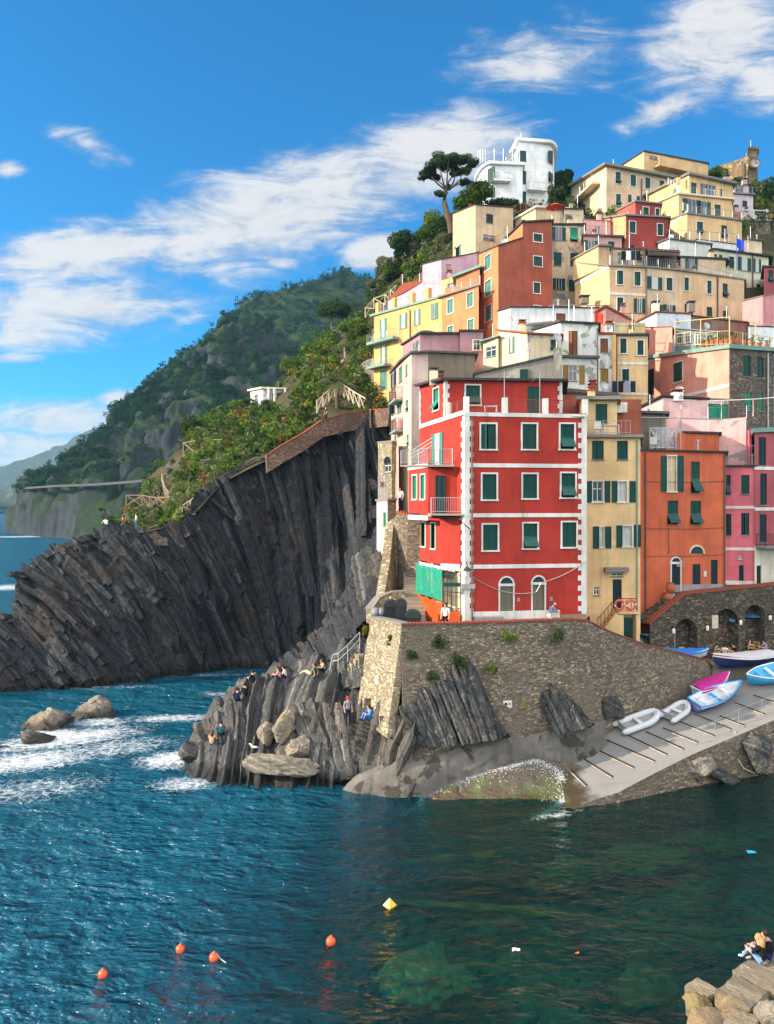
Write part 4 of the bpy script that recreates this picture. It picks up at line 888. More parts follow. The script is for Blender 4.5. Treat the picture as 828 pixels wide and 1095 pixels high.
h.band(T1[0], 236, 238, x=722); h.chimney(725.5, 190, 197, 113, .5, YGOLD); h.chimney(776.5, 190, 197, 117, .8, GREYB); h.done()
h = House('low_roof_house', 'low white and red terrace roofs directly below the golden villa')
h.block([(700, 99, 262), (716, 94.5, 256), (760, 96, 262)], 38, S('white terrace wall', (214, 210, 200), .4), 3, (.2, .2, SLATE)); h.block([(745, 100, 256), (790, 101, 262)], 38, WHITEW, 3, (.1, .1, DKROOF)); h.block([(796, 104, 256), (815, 104.5, 258)], 38, CREAM, 3, (.2, .15, SLATE)); h.rail([at(716, 256, 94), at(790, 260, 98)], 1.2, STEEL, .4); h.done()
h = House('upper_cream_house', 'large cream house with a long balcony on its left side near the top')
F, F2 = h.block([(609, 139, 201), (648.5, 124, 178), (724, 129, 193)], 55, [S('grey cream', (220, 196, 154), .4), BEIGE2], 8, (.7, .35, CONC), {1: W_('c', 'C', (371, 280, 407, 358), (474, 300, 510, 378), (574, 320, 607, 394), (671, 338, 703, 394), (375, 430, 408, 506)) + W_('so', 'C', (458, 440, 535, 490)), 0: W_('cn', 'C', (140, 366, 165, 440), (146, 504, 166, 568))})
a, b = F.u_of(612)[0], F.u_of(642)[0]; z = zof(207, 131); q = MB(); fbox(q, F, a, b, z - .35, z, 0, 1.5); h.part('balcony_slab', q, CREAMW); h.rail([F.w(a, z, .1), F.w(a, z, 1.4), F.w(b, z, 1.4), F.w(b, z, .1)], 1.1, STEEL, .3); h.antenna(656, 170, 178, 126); q = MB(); u = F2.u_of(686)[0]; q.tube([F2.w(u, 56, .1), F2.w(u, F2.za - 1, .1)], .1, 6); h.part('drain_pipe', q, PIPE); h.done()
h = House('top_yellow_house', 'yellow flat roofed house at the very top with a wide balcony')
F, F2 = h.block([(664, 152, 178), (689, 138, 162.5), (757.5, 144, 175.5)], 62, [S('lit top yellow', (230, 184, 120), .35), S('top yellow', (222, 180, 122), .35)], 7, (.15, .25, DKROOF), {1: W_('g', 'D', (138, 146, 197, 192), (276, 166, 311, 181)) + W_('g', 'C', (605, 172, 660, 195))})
a, b = F2.u_of(699)[0], F2.u_of(741)[0]; zz = zof(180, 140); q = MB(); fbox(q, F2, a, b, zz - .3, zz + 1.1, 1.3, 1.45); fbox(q, F2, a, b, zz - .5, zz - .3, 0, 1.45); h.part('balcony_parapet', q, MATS['top yellow']); h.done()
h = House('lilac_villa', 'small pale lilac villa with balconies below the castle tower')
F, = h.block([(776, 121, 207), (805.5, 122, 209)], 52, LILAC, 6, (.3, .2, CONC), {0: W_('cn', 'D', (612, 412, 644, 452), m=NAVYSH)})
F2, = h.block([(779, 124, 196), (801, 124.6, 198)], 60, LILAC, 4, (.3, .2, SLATE), {0: W_('g', 'D', (562, 305, 620, 355))}); h.rail([F.w(.3, F.za + .2, -.1), F.w(F.L, F.zb + .2, -.1)], 1.2, STEEL, .3); h.chimney(796, 193, 198, 123, .7, GREYB)
h.block([(782, 118, 226), (793, 118.3, 227)], 50, ORANGE, 3, None, {0: W_('g', 'D', (540, 510, 578, 545))}); h.done()
h = House('stone_terrace', 'stone terrace with white pergola posts below the lilac villa', 'terrace')
F, = h.block([(790, 117, 236), (824, 118, 237)], 46, STONEW, 4, (.2, .25, CONC)); q = MB()
for x in (794, 806, 820): q.tube([at(x, 236, 117.5), at(x, 224, 117.5)], .12, 6)
q.tube([at(792, 224.5, 117.5), at(822, 225.5, 117.5)], .1, 5); h.part('pergola', q, WHITE); h.rail([at(790, 235, 117), at(824, 236, 118)], 1.1, STEEL, .3); h.done()

# ---- castle at the top right
h = House('castle', 'ruined stone castle wall with a clock tower on the hilltop at the right', 'castle')
h.block([(770, 153, 177), (803, 146, 166), (806, 146.5, 166)], 62, STONEC, 6, None, {0: W_('g', 'D', (590, 148, 602, 170))}); F, = h.block([(800.5, 145, 160), (810.5, 145.8, 160.5)], 62, STONEC, 2.5, (.2, .5, STONEC)); 
q = MB(); c = at(807.5, 174.5, 144.6); M_ = Matrix.Rotation(R(90), 4, 'X'); q.lathe([(0.001, 0), (.8, 0), (.8, .3), (.001, .3)], c + Vector((0, .2, 0)), 20, M=M_); fc = fixn(h.part('clock_face', q, plain('worn clock face', (170, 164, 150), .9))); q = MB(); q.lathe([(.8, -.02), (.95, -.02), (.95, .4), (.8, .4), (.8, -.02)], c + Vector((0, .2, 0)), 20, M=M_)
q.tube([c + Vector((0, -.14, 0)), c + Vector((0, -.14, .7))], .06, 4); q.tube([c + Vector((0, -.14, 0)), c + Vector((.45, -.14, -.1))], .06, 4); q.build('clock_ring', STONEB, fc)
q = MB(); a = at(795, 180, 146); q.tube([a + Vector((0, 0, -2)), a + Vector((0, 0, .8))], .5, 8); h.part('bartizan', q, STONEC); h.done()

# ---- far small white house on the slope, and pale sheds
h = House('white_cottage', 'small white flat roofed cottage among trees on the left slope')
F, F2 = h.block([(268, 136, 418), (281, 130, 416), (311, 131, 417)], 24, WHITEW, 5, (.5, .3, CREAMW), {1: W_('cn', 'P', (296, 420, 304, 434), m=BROWN) + W_('g', 'P', (288, 420, 293, 432)), 0: W_('g', 'P', (272, 422, 276, 432))}); q = MB()
for x in (287, 293.5, 305): a = at(x, 416, 129.5); q.box((a[0], a[1], a[2] - 2), (.4, .3, 4.4))
h.part('porch_pillar', q, WHITE); h.done()
h = House('yellow_hut', 'tiny yellow hut beside the palm on the left slope', 'hut')
h.block([(337, 121, 409), (350, 120, 408)], 28, OCH, 3, (.3, .2, WHITE), {0: W_('cn', 'P', (338.5, 411, 341.5, 417), m=TEAL)}); h.done()
h = House('pink_hut', 'small pink gabled hut behind the palm on the left slope', 'hut')
h.block([(362, 124, 388), (367, 123.5, 382), (373, 124, 389)], 30, S('hut pink', (220, 170, 150), .3), 3, None, {}); h.done()
# ================================================================ land, rock and sea
rng = np.random.default_rng(11)
def land_mat(name, cols, rock, scale=.12, steep=.62):
    m, t = newmat(name); P = t.pos()
    a = t.noise(P, scale, 6, .65); n = len(cols)
    col = t.ramp(a, [(.3 + .42 * k / (n - 1), srgb(*c)) for k, c in enumerate(cols)])
    col = t.mix(t.noise(P, scale * 9, 4, .6), sc_col(t, col, .6), col)
    g = t.new('ShaderNodeNewGeometry'); s = t.new('ShaderNodeSeparateXYZ'); t.link(g.outputs['True Normal'], s.inputs[0])
    f = t.math('ADD', s.outputs[2], t.math('MULTIPLY', t.math('SUBTRACT', t.noise(P, scale * 1.5, 5), .5), .35))
    st = t.noise(t.pos((1, 1, .22)), scale * 3.2, 6, .7)
    rc = t.mix(t.smooth(st, .35, .65), srgb(*[x * .6 for x in rock]), srgb(*rock))
    col = t.mix(t.smooth(f, steep, steep - .16), col, rc)
    t.out(col, .95, t.bump(t.noise(P, scale * 7, 6, .7), .8, .3 / max(scale, .05) * .12), .1); return m
def sc_col(t, col, k): return t.mix(1.0, col, (k, k, k, 1), 'MULTIPLY')

def outward(G, n):
    c = G - np.array([0, 0, 17.0]); f = np.sign(-(c * n).sum(-1).mean()); return n * (f if f else 1)

# --- far mountains
HAZY = land_mat('mountain scrub', [(44, 58, 40), (66, 76, 52)], (96, 92, 84), .004)
def ridge(name, keys, D0, D1):
    ks = [(px, [(541.5, D0), ((541 + py) / 2 + 2, (D0 + D1) / 2), (py, D1), (545, D1 * 1.25)]) for px, py in keys]
    G = loft(ks, 160, 30); n = outward(G, gnormals(G)); d = fbm(G / (D1 * .03), 5, 3) * D1 * .012; d[:, 0] = 0
    G = G + n * d[..., None]; o = np_mesh(name, G.reshape(-1, 3), grid_faces(*G.shape[:2]), HAZY, smooth=True); props(o, kind='structure')
ridge('mountain', [(-220, 480), (-120, 470), (-30, 508), (8, 498), (45, 484), (92, 466), (140, 440), (240, 420)], 2700, 3300)
ridge('mountain', [(-260, 535), (-160, 525), (-60, 541), (0, 530), (22, 516), (50, 506), (80, 500), (130, 480), (240, 470)], 1500, 1750)

# --- headland and the hill behind it
HILLM = land_mat('hill woodland floor', [(26, 44, 28), (42, 60, 36), (58, 72, 44)], (60, 66, 70), .03, .4)
HK = [(4, [(570, 480), (566, 480), (560, 482), (554, 486), (549, 490), (572, 540)]), (30, [(574, 430), (552, 436), (528, 442), (518, 452), (507, 464), (560, 520)]),
      (60, [(577, 396), (548, 402), (519, 408), (508, 425), (492, 440), (548, 520)]), (84, [(578, 380), (547, 388), (517, 395), (498, 415), (478, 440), (540, 540)]), (100, [(578, 372), (545, 380), (500, 392), (476, 415), (458, 442), (520, 540)]),
      (140, [(578, 362), (540, 372), (474, 395), (442, 430), (424, 460), (490, 560)]), (185, [(578, 356), (530, 370), (450, 400), (412, 440), (386, 480), (470, 580)]), (215, [(576, 355), (525, 371), (448, 402), (400, 450), (361, 500), (450, 600)]),
      (243, [(575, 355), (520, 372), (450, 405), (390, 460), (337, 520), (450, 620)]), (270, [(572, 358), (515, 376), (445, 412), (390, 465), (344, 520), (450, 620)]), (310, [(566, 365), (505, 385), (440, 425), (400, 470), (368, 520), (455, 620)]), (440, [(560, 380), (490, 400), (440, 440), (415, 480), (398, 520), (470, 620)])]
G = loft(HK, 300, 150); n = outward(G, gnormals(G))
d = fbm(G / 45, 5, 5) * 9 + fbm(G / 14, 3, 9) * 3.2; zz = G[..., 2]
gul = np.abs(fbm(G * np.array([1 / 22, 1 / 22, 1 / 90]), 4, 21)); d = d - (1 - np.clip(gul * 4, 0, 1)) * 8 * np.clip((zz - 2) / 20, 0, 1)
d *= np.clip(zz / 12, .15, 1); G = G + n * d[..., None]; HEAD = G; HEADN = outward(G, gnormals(G))
o = np_mesh('headland', G.reshape(-1, 3), grid_faces(*G.shape[:2]), HILLM, smooth=True); props(o, kind='structure')
BK = [(190, [(480, 600), (450, 620), (420, 650), (392, 690), (440, 800)]), (256, [(420, 600), (390, 620), (362, 650), (333, 690), (420, 820)]), (290, [(420, 590), (385, 610), (352, 645), (316, 690), (420, 830)]), (335, [(400, 570), (365, 600), (335, 645), (302, 700), (410, 840)]),
      (368, [(400, 570), (362, 600), (330, 650), (296, 705), (405, 840)]), (402, [(400, 570), (362, 600), (332, 650), (305, 700), (405, 840)]), (460, [(400, 570), (370, 600), (345, 650), (318, 700), (405, 840)]), (600, [(420, 570), (400, 600), (380, 650), (350, 700), (420, 840)])]
G = loft(BK, 200, 90); n = outward(G, gnormals(G)); d = fbm(G / 60, 5, 15) * 12; G = G + n * d[..., None]; BACK = G; BACKN = outward(G, gnormals(G))
o = np_mesh('hill', G.reshape(-1, 3), grid_faces(*G.shape[:2]), HILLM, smooth=True); props(o, kind='structure')

# woodland on the far hills: thousands of leaf clumps that read as one mass
WOOD = leafmat('far woodland leaves', [(14, 40, 30), (28, 62, 42), (48, 82, 50), (76, 98, 58)], .05)
def scatter_mass(name, G, N, count, crown, nleaf, size, mats, seed, keep, mixw=None):
    r = np.random.default_rng(seed); nu, nv = G.shape[:2]; Cs, Ns, Ss, Mi = [], [], [], []
    made = 0; tries = 0
    while made < count and tries < count * 12:
        tries += 1; i, j = r.integers(1, nu - 1), r.integers(1, nv - 1); p = G[i, j]; nn = N[i, j]
        if not keep(p, nn, i / nu, j / nv, r): continue
        made += 1; k = r.uniform(.6, 1.35); rad = np.array([crown, crown, crown * r.uniform(.7, 1.1)]) * k
        q = p + np.array([r.normal() * crown * .4, r.normal() * crown * .4, rad[2] * .45])
        C, nm = blob_points(q, rad, nleaf, r, 4); Cs.append(C); Ns.append(nm); Ss.append(r.uniform(.6, 1.3, nleaf) * size * k); Mi.append(np.full(nleaf, r.choice(len(mats), p=mixw)))
    V, F = leaves(np.concatenate(Cs), np.concatenate(Ns), np.concatenate(Ss), r)
    o = np_mesh(name, V, F, mats, np.concatenate(Mi)); return o
o = scatter_mass('woodland', HEAD, HEADN, 3800, 3.2, 66, .62, [WOOD], 4, lambda p, n, u, v, r: p[2] > 24 and (n[2] > .45 or r.random() < .12) and not (60 < CX + p[0] / p[1] * FPX < 225 and v < .5 and r.random() < .86)); props(o, 'dark green woodland covering the headland above its rock cliff', None, None, 'stuff')
o = scatter_mass('woodland', BACK, BACKN, 2000, 4.6, 60, .85, [WOOD], 5, lambda p, n, u, v, r: v < .85); props(o, 'bluish dark woodland on the hill behind the headland', None, None, 'stuff')

# --- hillside under the village and left of it
SIDEM = land_mat('hillside soil', [(50, 54, 34), (78, 74, 52), (98, 90, 70)], (96, 90, 82), .12, .6)
HS = [(30, [(614, 75), (622, 78), (632, 82), (646, 88), (660, 94), (690, 110), (790, 130)]), (55, [(594, 75.2), (600, 79), (610, 84), (620, 90), (632, 98), (660, 118), (760, 140)]), (100, [(576, 76), (576, 80), (584, 86), (590, 94), (598, 104), (626, 130), (720, 160)]), (150, [(570, 77), (560, 88), (549, 98), (538, 108), (534, 118), (570, 140), (680, 180)]), (200, [(556, 78), (534, 90), (507, 102), (490, 114), (478, 126), (520, 150), (620, 200)]),
      (240, [(516, 79), (494, 92), (474, 106), (458, 120), (446, 134), (480, 165), (560, 220)]), (290, [(490, 81), (472, 95), (455, 110), (438, 124), (424, 138), (460, 175), (540, 230)]), (340, [(462, 84), (442, 98), (418, 112), (396, 128), (374, 146), (410, 185), (480, 240)]), (390, [(449, 86), (430, 100), (402, 114), (366, 132), (332, 152), (370, 195), (440, 250)]),
      (412, [(470, 80), (452, 94), (440, 106), (350, 122), (312, 140), (330, 200), (420, 260)]), (445, [(560, 62), (440, 76), (368, 98), (318, 112), (275, 138), (300, 200), (400, 260)]), (484, [(620, 58), (432, 74), (357, 97), (292, 113), (238, 135), (262, 190), (380, 260)]), (560, [(640, 56), (422, 71), (384, 89), (265, 110), (221, 133), (235, 180), (360, 260)]),
      (640, [(660, 56), (436, 70), (400, 87), (272, 108), (228, 132), (205, 175), (330, 260)]), (720, [(640, 63), (446, 70), (412, 86), (268, 104), (230, 124), (200, 160), (300, 260)]), (800, [(634, 66), (456, 70), (412, 84), (280, 105), (238, 124), (206, 158), (300, 260)]), (900, [(634, 70), (456, 76), (412, 88), (280, 112), (235, 132), (200, 170), (300, 260)])]
G = loft(HS, 330, 200); n = outward(G, gnormals(G)); px_ = np.linspace(30, 900, 330)
w = np.interp(px_, [400, 440], [1, .2])[:, None] * np.clip(np.linspace(0, 1, 200) * 8, 0, 1)[None]
d = (fbm(G / 7, 5, 33) * 1.5 + fbm(G / 2.2, 3, 35) * .45) * w; G = G + n * d[..., None]; HILL = G; HILLN = outward(G, gnormals(G))
if HILLN[..., 2].mean() < 0: HILLN = -HILLN
o = np_mesh('hillside', G.reshape(-1, 3), grid_faces(*G.shape[:2]), SIDEM, smooth=True); props(o, kind='structure')

L1 = leafmat('shrub green leaves', [(56, 82, 30), (92, 118, 42), (126, 140, 60)], .5); L2 = leafmat('shrub dark leaves', [(38, 58, 32), (60, 82, 44), (84, 100, 58)], .5)
L3 = leafmat('shrub yellow leaves', [(96, 92, 42), (140, 126, 58), (166, 130, 56)], .5); L4 = leafmat('shrub grey green leaves', [(76, 86, 58), (112, 118, 84), (136, 136, 104)], .5); L5 = leafmat('shrub rust leaves', [(104, 76, 48), (136, 96, 62)], .5)
def keep_side(p, n, u, v, r):
    px = 30 + 870 * u; qx = CX + p[0] / p[1] * FPX; qy = HY - (p[2] - CAMZ) / p[1] * FPX
    if 262 < qx < 316 and 402 < qy < 441 and p[1] < 137: return False
    if 328 < qx < 398 and qy > 380 and p[1] < 106 and r.random() < .85: return False
    if px < 118 or v > .78: return False
    if px < 200: return r.random() < .12
    if px < 408: return v > .05 and r.random() < .9
    if px < 520: return v > .55
    return v > .6 and r.random() < .8
o = scatter_mass('hillside_shrubs', HILL, HILLN, 2200, 1.4, 60, .27, [L1, L2, L3, L4, L5], 8, keep_side, [.42, .32, .05, .19, .02]); props(o, 'mixed green and yellowing shrubs covering the slope above the dark cliff', None, None, 'stuff')

# --- the dark cliff with its tilted layers
CLIFFM = rockmat('cliff rock', (30, 34, 39), (98, 100, 102), (84, 70, 60))
def strata_displace(G, slope, thick, amp, seed, warp=1.0, bulge=1.5, brk=3.0):
    n = outward(G, gnormals(G)); mid = G[:, G.shape[1] // 2]; U = np.concatenate([[0], np.cumsum(np.linalg.norm(np.diff(mid[:, :2], axis=0), axis=1))])
    Z = G[..., 2]; c = slope(U)[:, None]
    s = U[:, None] + c * Z + .012 * (Z - 6) ** 2 * np.sign(c) + fbm(G / 7, 4, seed) * warp * 1.6 + fbm(G / 1.6, 3, seed + 3) * .22 * warp
    q = s / thick; wj = fbm(np.stack([q * .37, q * 0, q * 0], -1), 2, seed + 8) * 1.4; q = q + wj
    k = np.floor(q); f = q - k
    along = Z / brk + fbm(G / 4, 2, seed + 5) * 1.2 + _h(k, k * 0, k * 0, seed) * 9; kb = np.floor(along)
    hgt = _h(k, kb, k * 0, seed + 1); prof = np.clip(f / .78, 0, 1) ** 1.5 * (1 - np.clip((f - .86) / .14, 0, 1))
    d = amp * (hgt * .75 + prof * (.35 + .65 * hgt)) - amp * .6 + fbm(G / 9, 4, seed + 11) * bulge + fbm(G / 1.1, 4, seed + 12) * .16
    return G + n * d[..., None], s
CK = [(-110, [(668, 68), (690, 67.5), (715, 67), (742, 66.5), (790, 66)]), (-40, [(662, 71), (690, 70), (715, 69.5), (742, 69), (790, 68)]), (-4, [(656, 73), (682, 71.5), (712, 70.5), (741, 69.6), (790, 68.5)]), (14, [(622, 74.3), (668, 72.6), (708, 71.2), (739, 70.3), (790, 69)]), (22, [(607, 74.6), (662, 73), (705, 71.5), (738, 70.6), (790, 69.2)]), (55, [(586, 75.5), (650, 73.8), (700, 72.4), (735, 71.7), (790, 70)]),
      (100, [(570, 76.5), (640, 74.8), (695, 73.6), (730, 73), (790, 71.5)]), (160, [(564, 77.5), (632, 76.5), (690, 76), (723, 75.6), (790, 74)]), (198, [(554, 78.5), (625, 78), (685, 77.8), (719, 77.6), (790, 76)]), (208, [(530, 79), (618, 78.6), (683, 78.3), (718, 78), (790, 76.5)]), (240, [(509, 80), (608, 80), (680, 79.8), (714, 79.6), (790, 78)]), (290, [(487, 82), (600, 82), (672, 82), (706, 82), (790, 80)]),
      (340, [(458, 84.5), (580, 83), (660, 81.5), (706, 80), (790, 77)]), (385, [(444, 86), (560, 81), (650, 76), (715, 72), (800, 69)]), (410, [(442, 86), (550, 76), (640, 69), (715, 66), (800, 63)]), (450, [(460, 80), (550, 70), (640, 63), (715, 60), (800, 58)])]
G = loft(CK, 620, 190); G, s = strata_displace(G, lambda U: np.interp(U, [0, 8, 22, 34, 48, 70], [.95, .85, .5, .3, .2, .1]), 1.9, 1.3, 40, .7, 1.9, 4.0)
CLIFFG = G
o = np_mesh('cliff', G.reshape(-1, 3), grid_faces(*G.shape[:2]), CLIFFM, attr={'strata': s.reshape(-1)}); props(o, kind='structure')
# --- slanting rock ribs below the stone tower, right end of the cove
ROCKM = rockmat('quay rock', (46, 48, 50), (148, 145, 138), (112, 100, 86)); ROCKL = rockmat('pale boulder rock', (124, 116, 104), (180, 170, 150), (164, 144, 114), True, .15)
SLABM = rockmat('slab rock', (40, 42, 45), (138, 136, 130), (112, 96, 80), False)
OK_ = [(196, [(812, 52.5), (806, 51.5), (808, 50.6), (818, 49.4), (830, 48.4), (860, 48.6)]), (206, [(796, 55), (788, 52.6), (796, 51), (812, 49.2), (833, 47.9), (862, 48)]), (220, [(765, 58), (774, 53), (786, 51.2), (808, 49), (835, 47.5), (862, 47.8)]), (240, [(742, 61), (752, 55.8), (768, 53.4), (798, 50), (838, 47.1), (864, 47.3)]), (262, [(728, 63), (734, 57.8), (744, 55.4), (788, 51), (839, 46.9), (864, 47.2)]),
       (300, [(716, 66), (722, 57.8), (737, 54.8), (780, 52), (838, 47), (864, 47.2)]), (330, [(704, 66), (716, 56.8), (731, 54.2), (768, 51.2), (838, 46.9), (864, 47.2)]), (352, [(690, 66), (711, 56), (724, 53.6), (764, 50.4), (837, 47), (862, 47.2)]), (374, [(668, 66), (692, 55), (716, 52.8), (766, 49.9), (835, 47.2), (862, 47.2)]), (402, [(660, 60), (696, 51.2), (738, 48.8), (776, 47.5), (832, 46.4), (862, 46.2)]), (424, [(690, 54), (716, 48.8), (752, 46.6), (782, 45.9), (830, 45.4), (862, 45.2)]), (446, [(690, 52), (722, 47.6), (764, 45.7), (796, 45.3), (830, 45.1), (862, 45)])]
G = loft(OK_, 300, 190); G, s = strata_displace(G, lambda U: U * 0 - .5, 1.1, .75, 60, .4, .5, 2.4); 
o = np_mesh('rock_shelf', G.reshape(-1, 3), grid_faces(*G.shape[:2]), ROCKM, attr={'strata': s.reshape(-1)}); props(o, kind='structure')
class SlabSet:
    def __init__(s): s.V = []; s.F = []; s.S = []
    def slab(s, T, B, w, d, seed, out=(0, -1, 0), cut=.5):
        r = np.random.default_rng(seed); T = np.array(T); B = np.array(B); a = B - T; L = np.linalg.norm(a); a = a / L; o = np.array(out, float); sd = np.cross(a, o); sd /= np.linalg.norm(sd); o = np.cross(sd, a)
        ns = max(4, int(L / .45)); b = len(s.V); st = r.uniform(0, 40); cut_ = r.uniform(-cut, cut)
        for k in range(ns + 1):
            t = k / ns; c = T + a * L * t; wj = w * r.uniform(.88, 1.08) * (.75 if k in (0, ns) else 1); dj = d * r.uniform(.82, 1.1) * (.7 if k == 0 else 1)
            for (x, y) in ((-.5, -1), (.5, -1), (.42, .5), (.0, .58), (-.46, .42)):
                p = c + sd * x * wj + o * y * dj + a * (cut_ * x * 1.2 if k == 0 else 0) + r.normal(size=3) * .025; s.V.append(p); s.S.append(st + x * .5 + y * .2)
        for k in range(ns):
            for q in range(5):
                A = b + k * 5 + q; Bq = b + k * 5 + (q + 1) % 5; s.F += [(A, Bq, Bq + 5, A + 5)]
        s.F += [(b, b + 1, b + 2, b + 2), (b, b + 2, b + 3, b + 4)]
    def build(s, name, mat):
        me = bpy.data.meshes.new(name); me.from_pydata([tuple(v) for v in s.V], [], [tuple(dict.fromkeys(f)) for f in s.F]); me.materials.append(mat); a = me.attributes.new('strata', 'FLOAT', 'POINT'); a.data.foreach_set('value', np.array(s.S, np.float32)); me.update()
        o = bpy.data.objects.new(name, me); COL.objects.link(o); fixn(o); return o
def plerp(poly, t):
    t = t * (len(poly) - 1); i = min(int(t), len(poly) - 2); f = t - i; return tuple(poly[i][k] + (poly[i + 1][k] - poly[i][k]) * f for k in range(len(poly[0])))
def fan(name, top, bot, n, w, d, seed, mat=SLABM, jit=6):
    S_ = SlabSet(); r = random.Random(seed)
    for k in range(n):
        t = (k + .5) / n; a = plerp(top, t); b = plerp(bot, t); j = r.uniform(-jit, jit * .5)
        S_.slab(at(a[0] + r.uniform(-2, 2), a[1] + j, a[2]), at(b[0] + r.uniform(-2, 2), b[1], b[2]), w * r.uniform(.7, 1.3), d * r.uniform(.6, 1.35), seed * 100 + k, (-.25, -1, .35))
    o = S_.build(name, mat); props(o, kind='structure'); return o
fan('rock_ribs', [(398, 772, 47.6), (414, 764, 46.4), (430, 760, 45.7), (448, 748, 45.9), (470, 722, 46.3), (492, 702, 46.4), (503, 716, 46.4), (518, 748, 46.5), (533, 776, 46.6)], [(420, 808, 46.2), (438, 802, 45.9), (456, 797, 45.6), (470, 798, 45.5), (498, 795, 45.4), (522, 792, 45.5), (532, 789, 45.6), (538, 788, 45.8), (542, 787, 46)], 34, .42, .5, 1)
fan('rock_ribs', [(574, 744, 47.2), (590, 738, 47.3), (606, 752, 47.5), (622, 764, 47.7)], [(598, 785, 46.6), (612, 782, 46.8), (626, 778, 47), (636, 775, 47.2)], 13, .4, .35, 2)
fan('rock_ribs', [(312, 764, 50.6), (322, 755, 51.2), (340, 754, 51), (360, 756, 50.4), (372, 764, 49.8)], [(350, 834, 47), (356, 836, 46.9), (366, 838, 46.8), (374, 836, 46.9), (382, 832, 47)], 15, .58, .75, 3, ROCKM, 4)
fan('rock_ribs', [(268, 744, 55), (290, 739, 55), (315, 736, 54.6), (340, 730, 54.2)], [(282, 798, 51.6), (302, 790, 52), (326, 778, 52), (350, 762, 51.8)], 15, .6, .6, 4, ROCKM, 4)
fan('rock_ribs', [(214, 778, 52.6), (232, 766, 53), (250, 752, 54), (262, 748, 54.6)], [(222, 832, 48), (238, 836, 47.6), (254, 838, 47.3), (274, 836, 47.3)], 9, .85, .75, 5, ROCKM, 4)
fan('rock_ribs', [(318, 706, 60), (338, 686, 61), (358, 664, 61), (376, 640, 61), (392, 616, 61), (402, 600, 61)], [(330, 722, 57.4), (352, 712, 57), (372, 694, 56), (388, 676, 55), (400, 660, 54), (410, 640, 55)], 24, .7, .7, 6, CLIFFM, 6)
fan('rock_ribs', [(296, 716, 63), (318, 698, 65), (340, 678, 66), (360, 656, 67), (376, 630, 68)], [(312, 722, 60.5), (332, 710, 61), (352, 692, 62), (372, 668, 62.5), (388, 645, 63)], 18, .8, .8, 7, CLIFFM, 6)
fan('rock_ribs', [(378, 600, 62), (392, 590, 61), (404, 596, 60)], [(392, 652, 57), (404, 648, 56.5), (414, 650, 56)], 6, 1.1, .8, 8, SLABM, 4)
fan('rock_ribs', [(352, 722, 54), (368, 706, 53.4), (382, 690, 52.6)], [(360, 742, 52.6), (376, 738, 51.6), (386, 736, 50.6)], 6, .9, .7, 9, ROCKM, 3)
rr_ = np.random.default_rng(77); NU_, NV_ = CLIFFG.shape[:2]; SS = SlabSet()
for k in range(760):
    px = rr_.uniform(-70, 392); big = k < 290
    if px > 330 and rr_.random() < .45: continue
    i = int((px + 110) / 560 * (NU_ - 1)); j0 = int(NV_ * rr_.uniform(-.1, .62 if big else .85)); dj = int(NV_ * (rr_.uniform(.16, .42) if big else rr_.uniform(.05, .16))); j1 = min(NV_ - 1, max(0, j0) + dj); j0 = max(0, j0)
    lean = np.interp(px, [0, 90, 200, 300, 390], [.95, .8, .46, .22, .1]) + rr_.normal() * .05; T_ = CLIFFG[i, j0]; Hh = T_[2] - CLIFFG[i, j1][2]; i1 = int(np.clip(i + Hh * lean * FPX / 76 / 560 * (NU_ - 1), 0, NU_ - 1)); B_ = CLIFFG[i1, j1]
    if np.linalg.norm(np.array(T_) - np.array(B_)) < 1.0: continue
    SS.slab(T_, B_, rr_.uniform(.5, 1.35) if big else rr_.uniform(.3, .9), rr_.uniform(.25, .85) if big else rr_.uniform(.3, .6), 9000 + k, (-.3, -1, .15), .9)
o = SS.build('rock_ribs', CLIFFM); props(o, kind='structure')

def boulder(name, label, cat, c, size, seed, mat, cuts=7, rough=.12, sub=4, rz=0, tilt=0, group=None):
    r = np.random.default_rng(seed); bm = bmesh.new(); bmesh.ops.create_icosphere(bm, subdivisions=sub, radius=1); V = np.array([v.co[:] for v in bm.verts])
    for k in range(cuts):
        d = r.normal(size=3); d /= np.linalg.norm(d); h = r.uniform(.5, .85); e = np.maximum((V @ d) - h, 0); V = V - e[:, None] * d * .92
    V = V * (1 + fbm(V * 1.6 + seed, 4, seed)[:, None] * rough * 1.9 - np.clip(.12 - np.abs(fbm(V * 1.9 + seed * 2, 3, seed + 4)), 0, 1)[:, None] * rough * 8); V = V + fbm(V * 6 + seed, 4, seed + 2)[:, None] * V * rough * .6
    V = V * np.array(size); M = np.array(Matrix.Rotation(rz, 3, 'Z') @ Matrix.Rotation(tilt, 3, 'Y')); V = V @ M.T + np.array(c)
    for v, p in zip(bm.verts, V): v.co = p
    me = bpy.data.meshes.new(name); bm.to_mesh(me); bm.free(); me.materials.append(mat); a = me.attributes.new('strata', 'FLOAT', 'POINT'); a.data.foreach_set('value', (V @ np.array([.5, .3, 1.1])).astype(np.float32))
    cc = Vector(c); me.transform(Matrix.Translation(-cc)); me.polygons.foreach_set('use_smooth', [True] * len(me.polygons)); o = bpy.data.objects.new(name, me); o.location = cc; COL.objects.link(o); return props(o, label, cat, group)
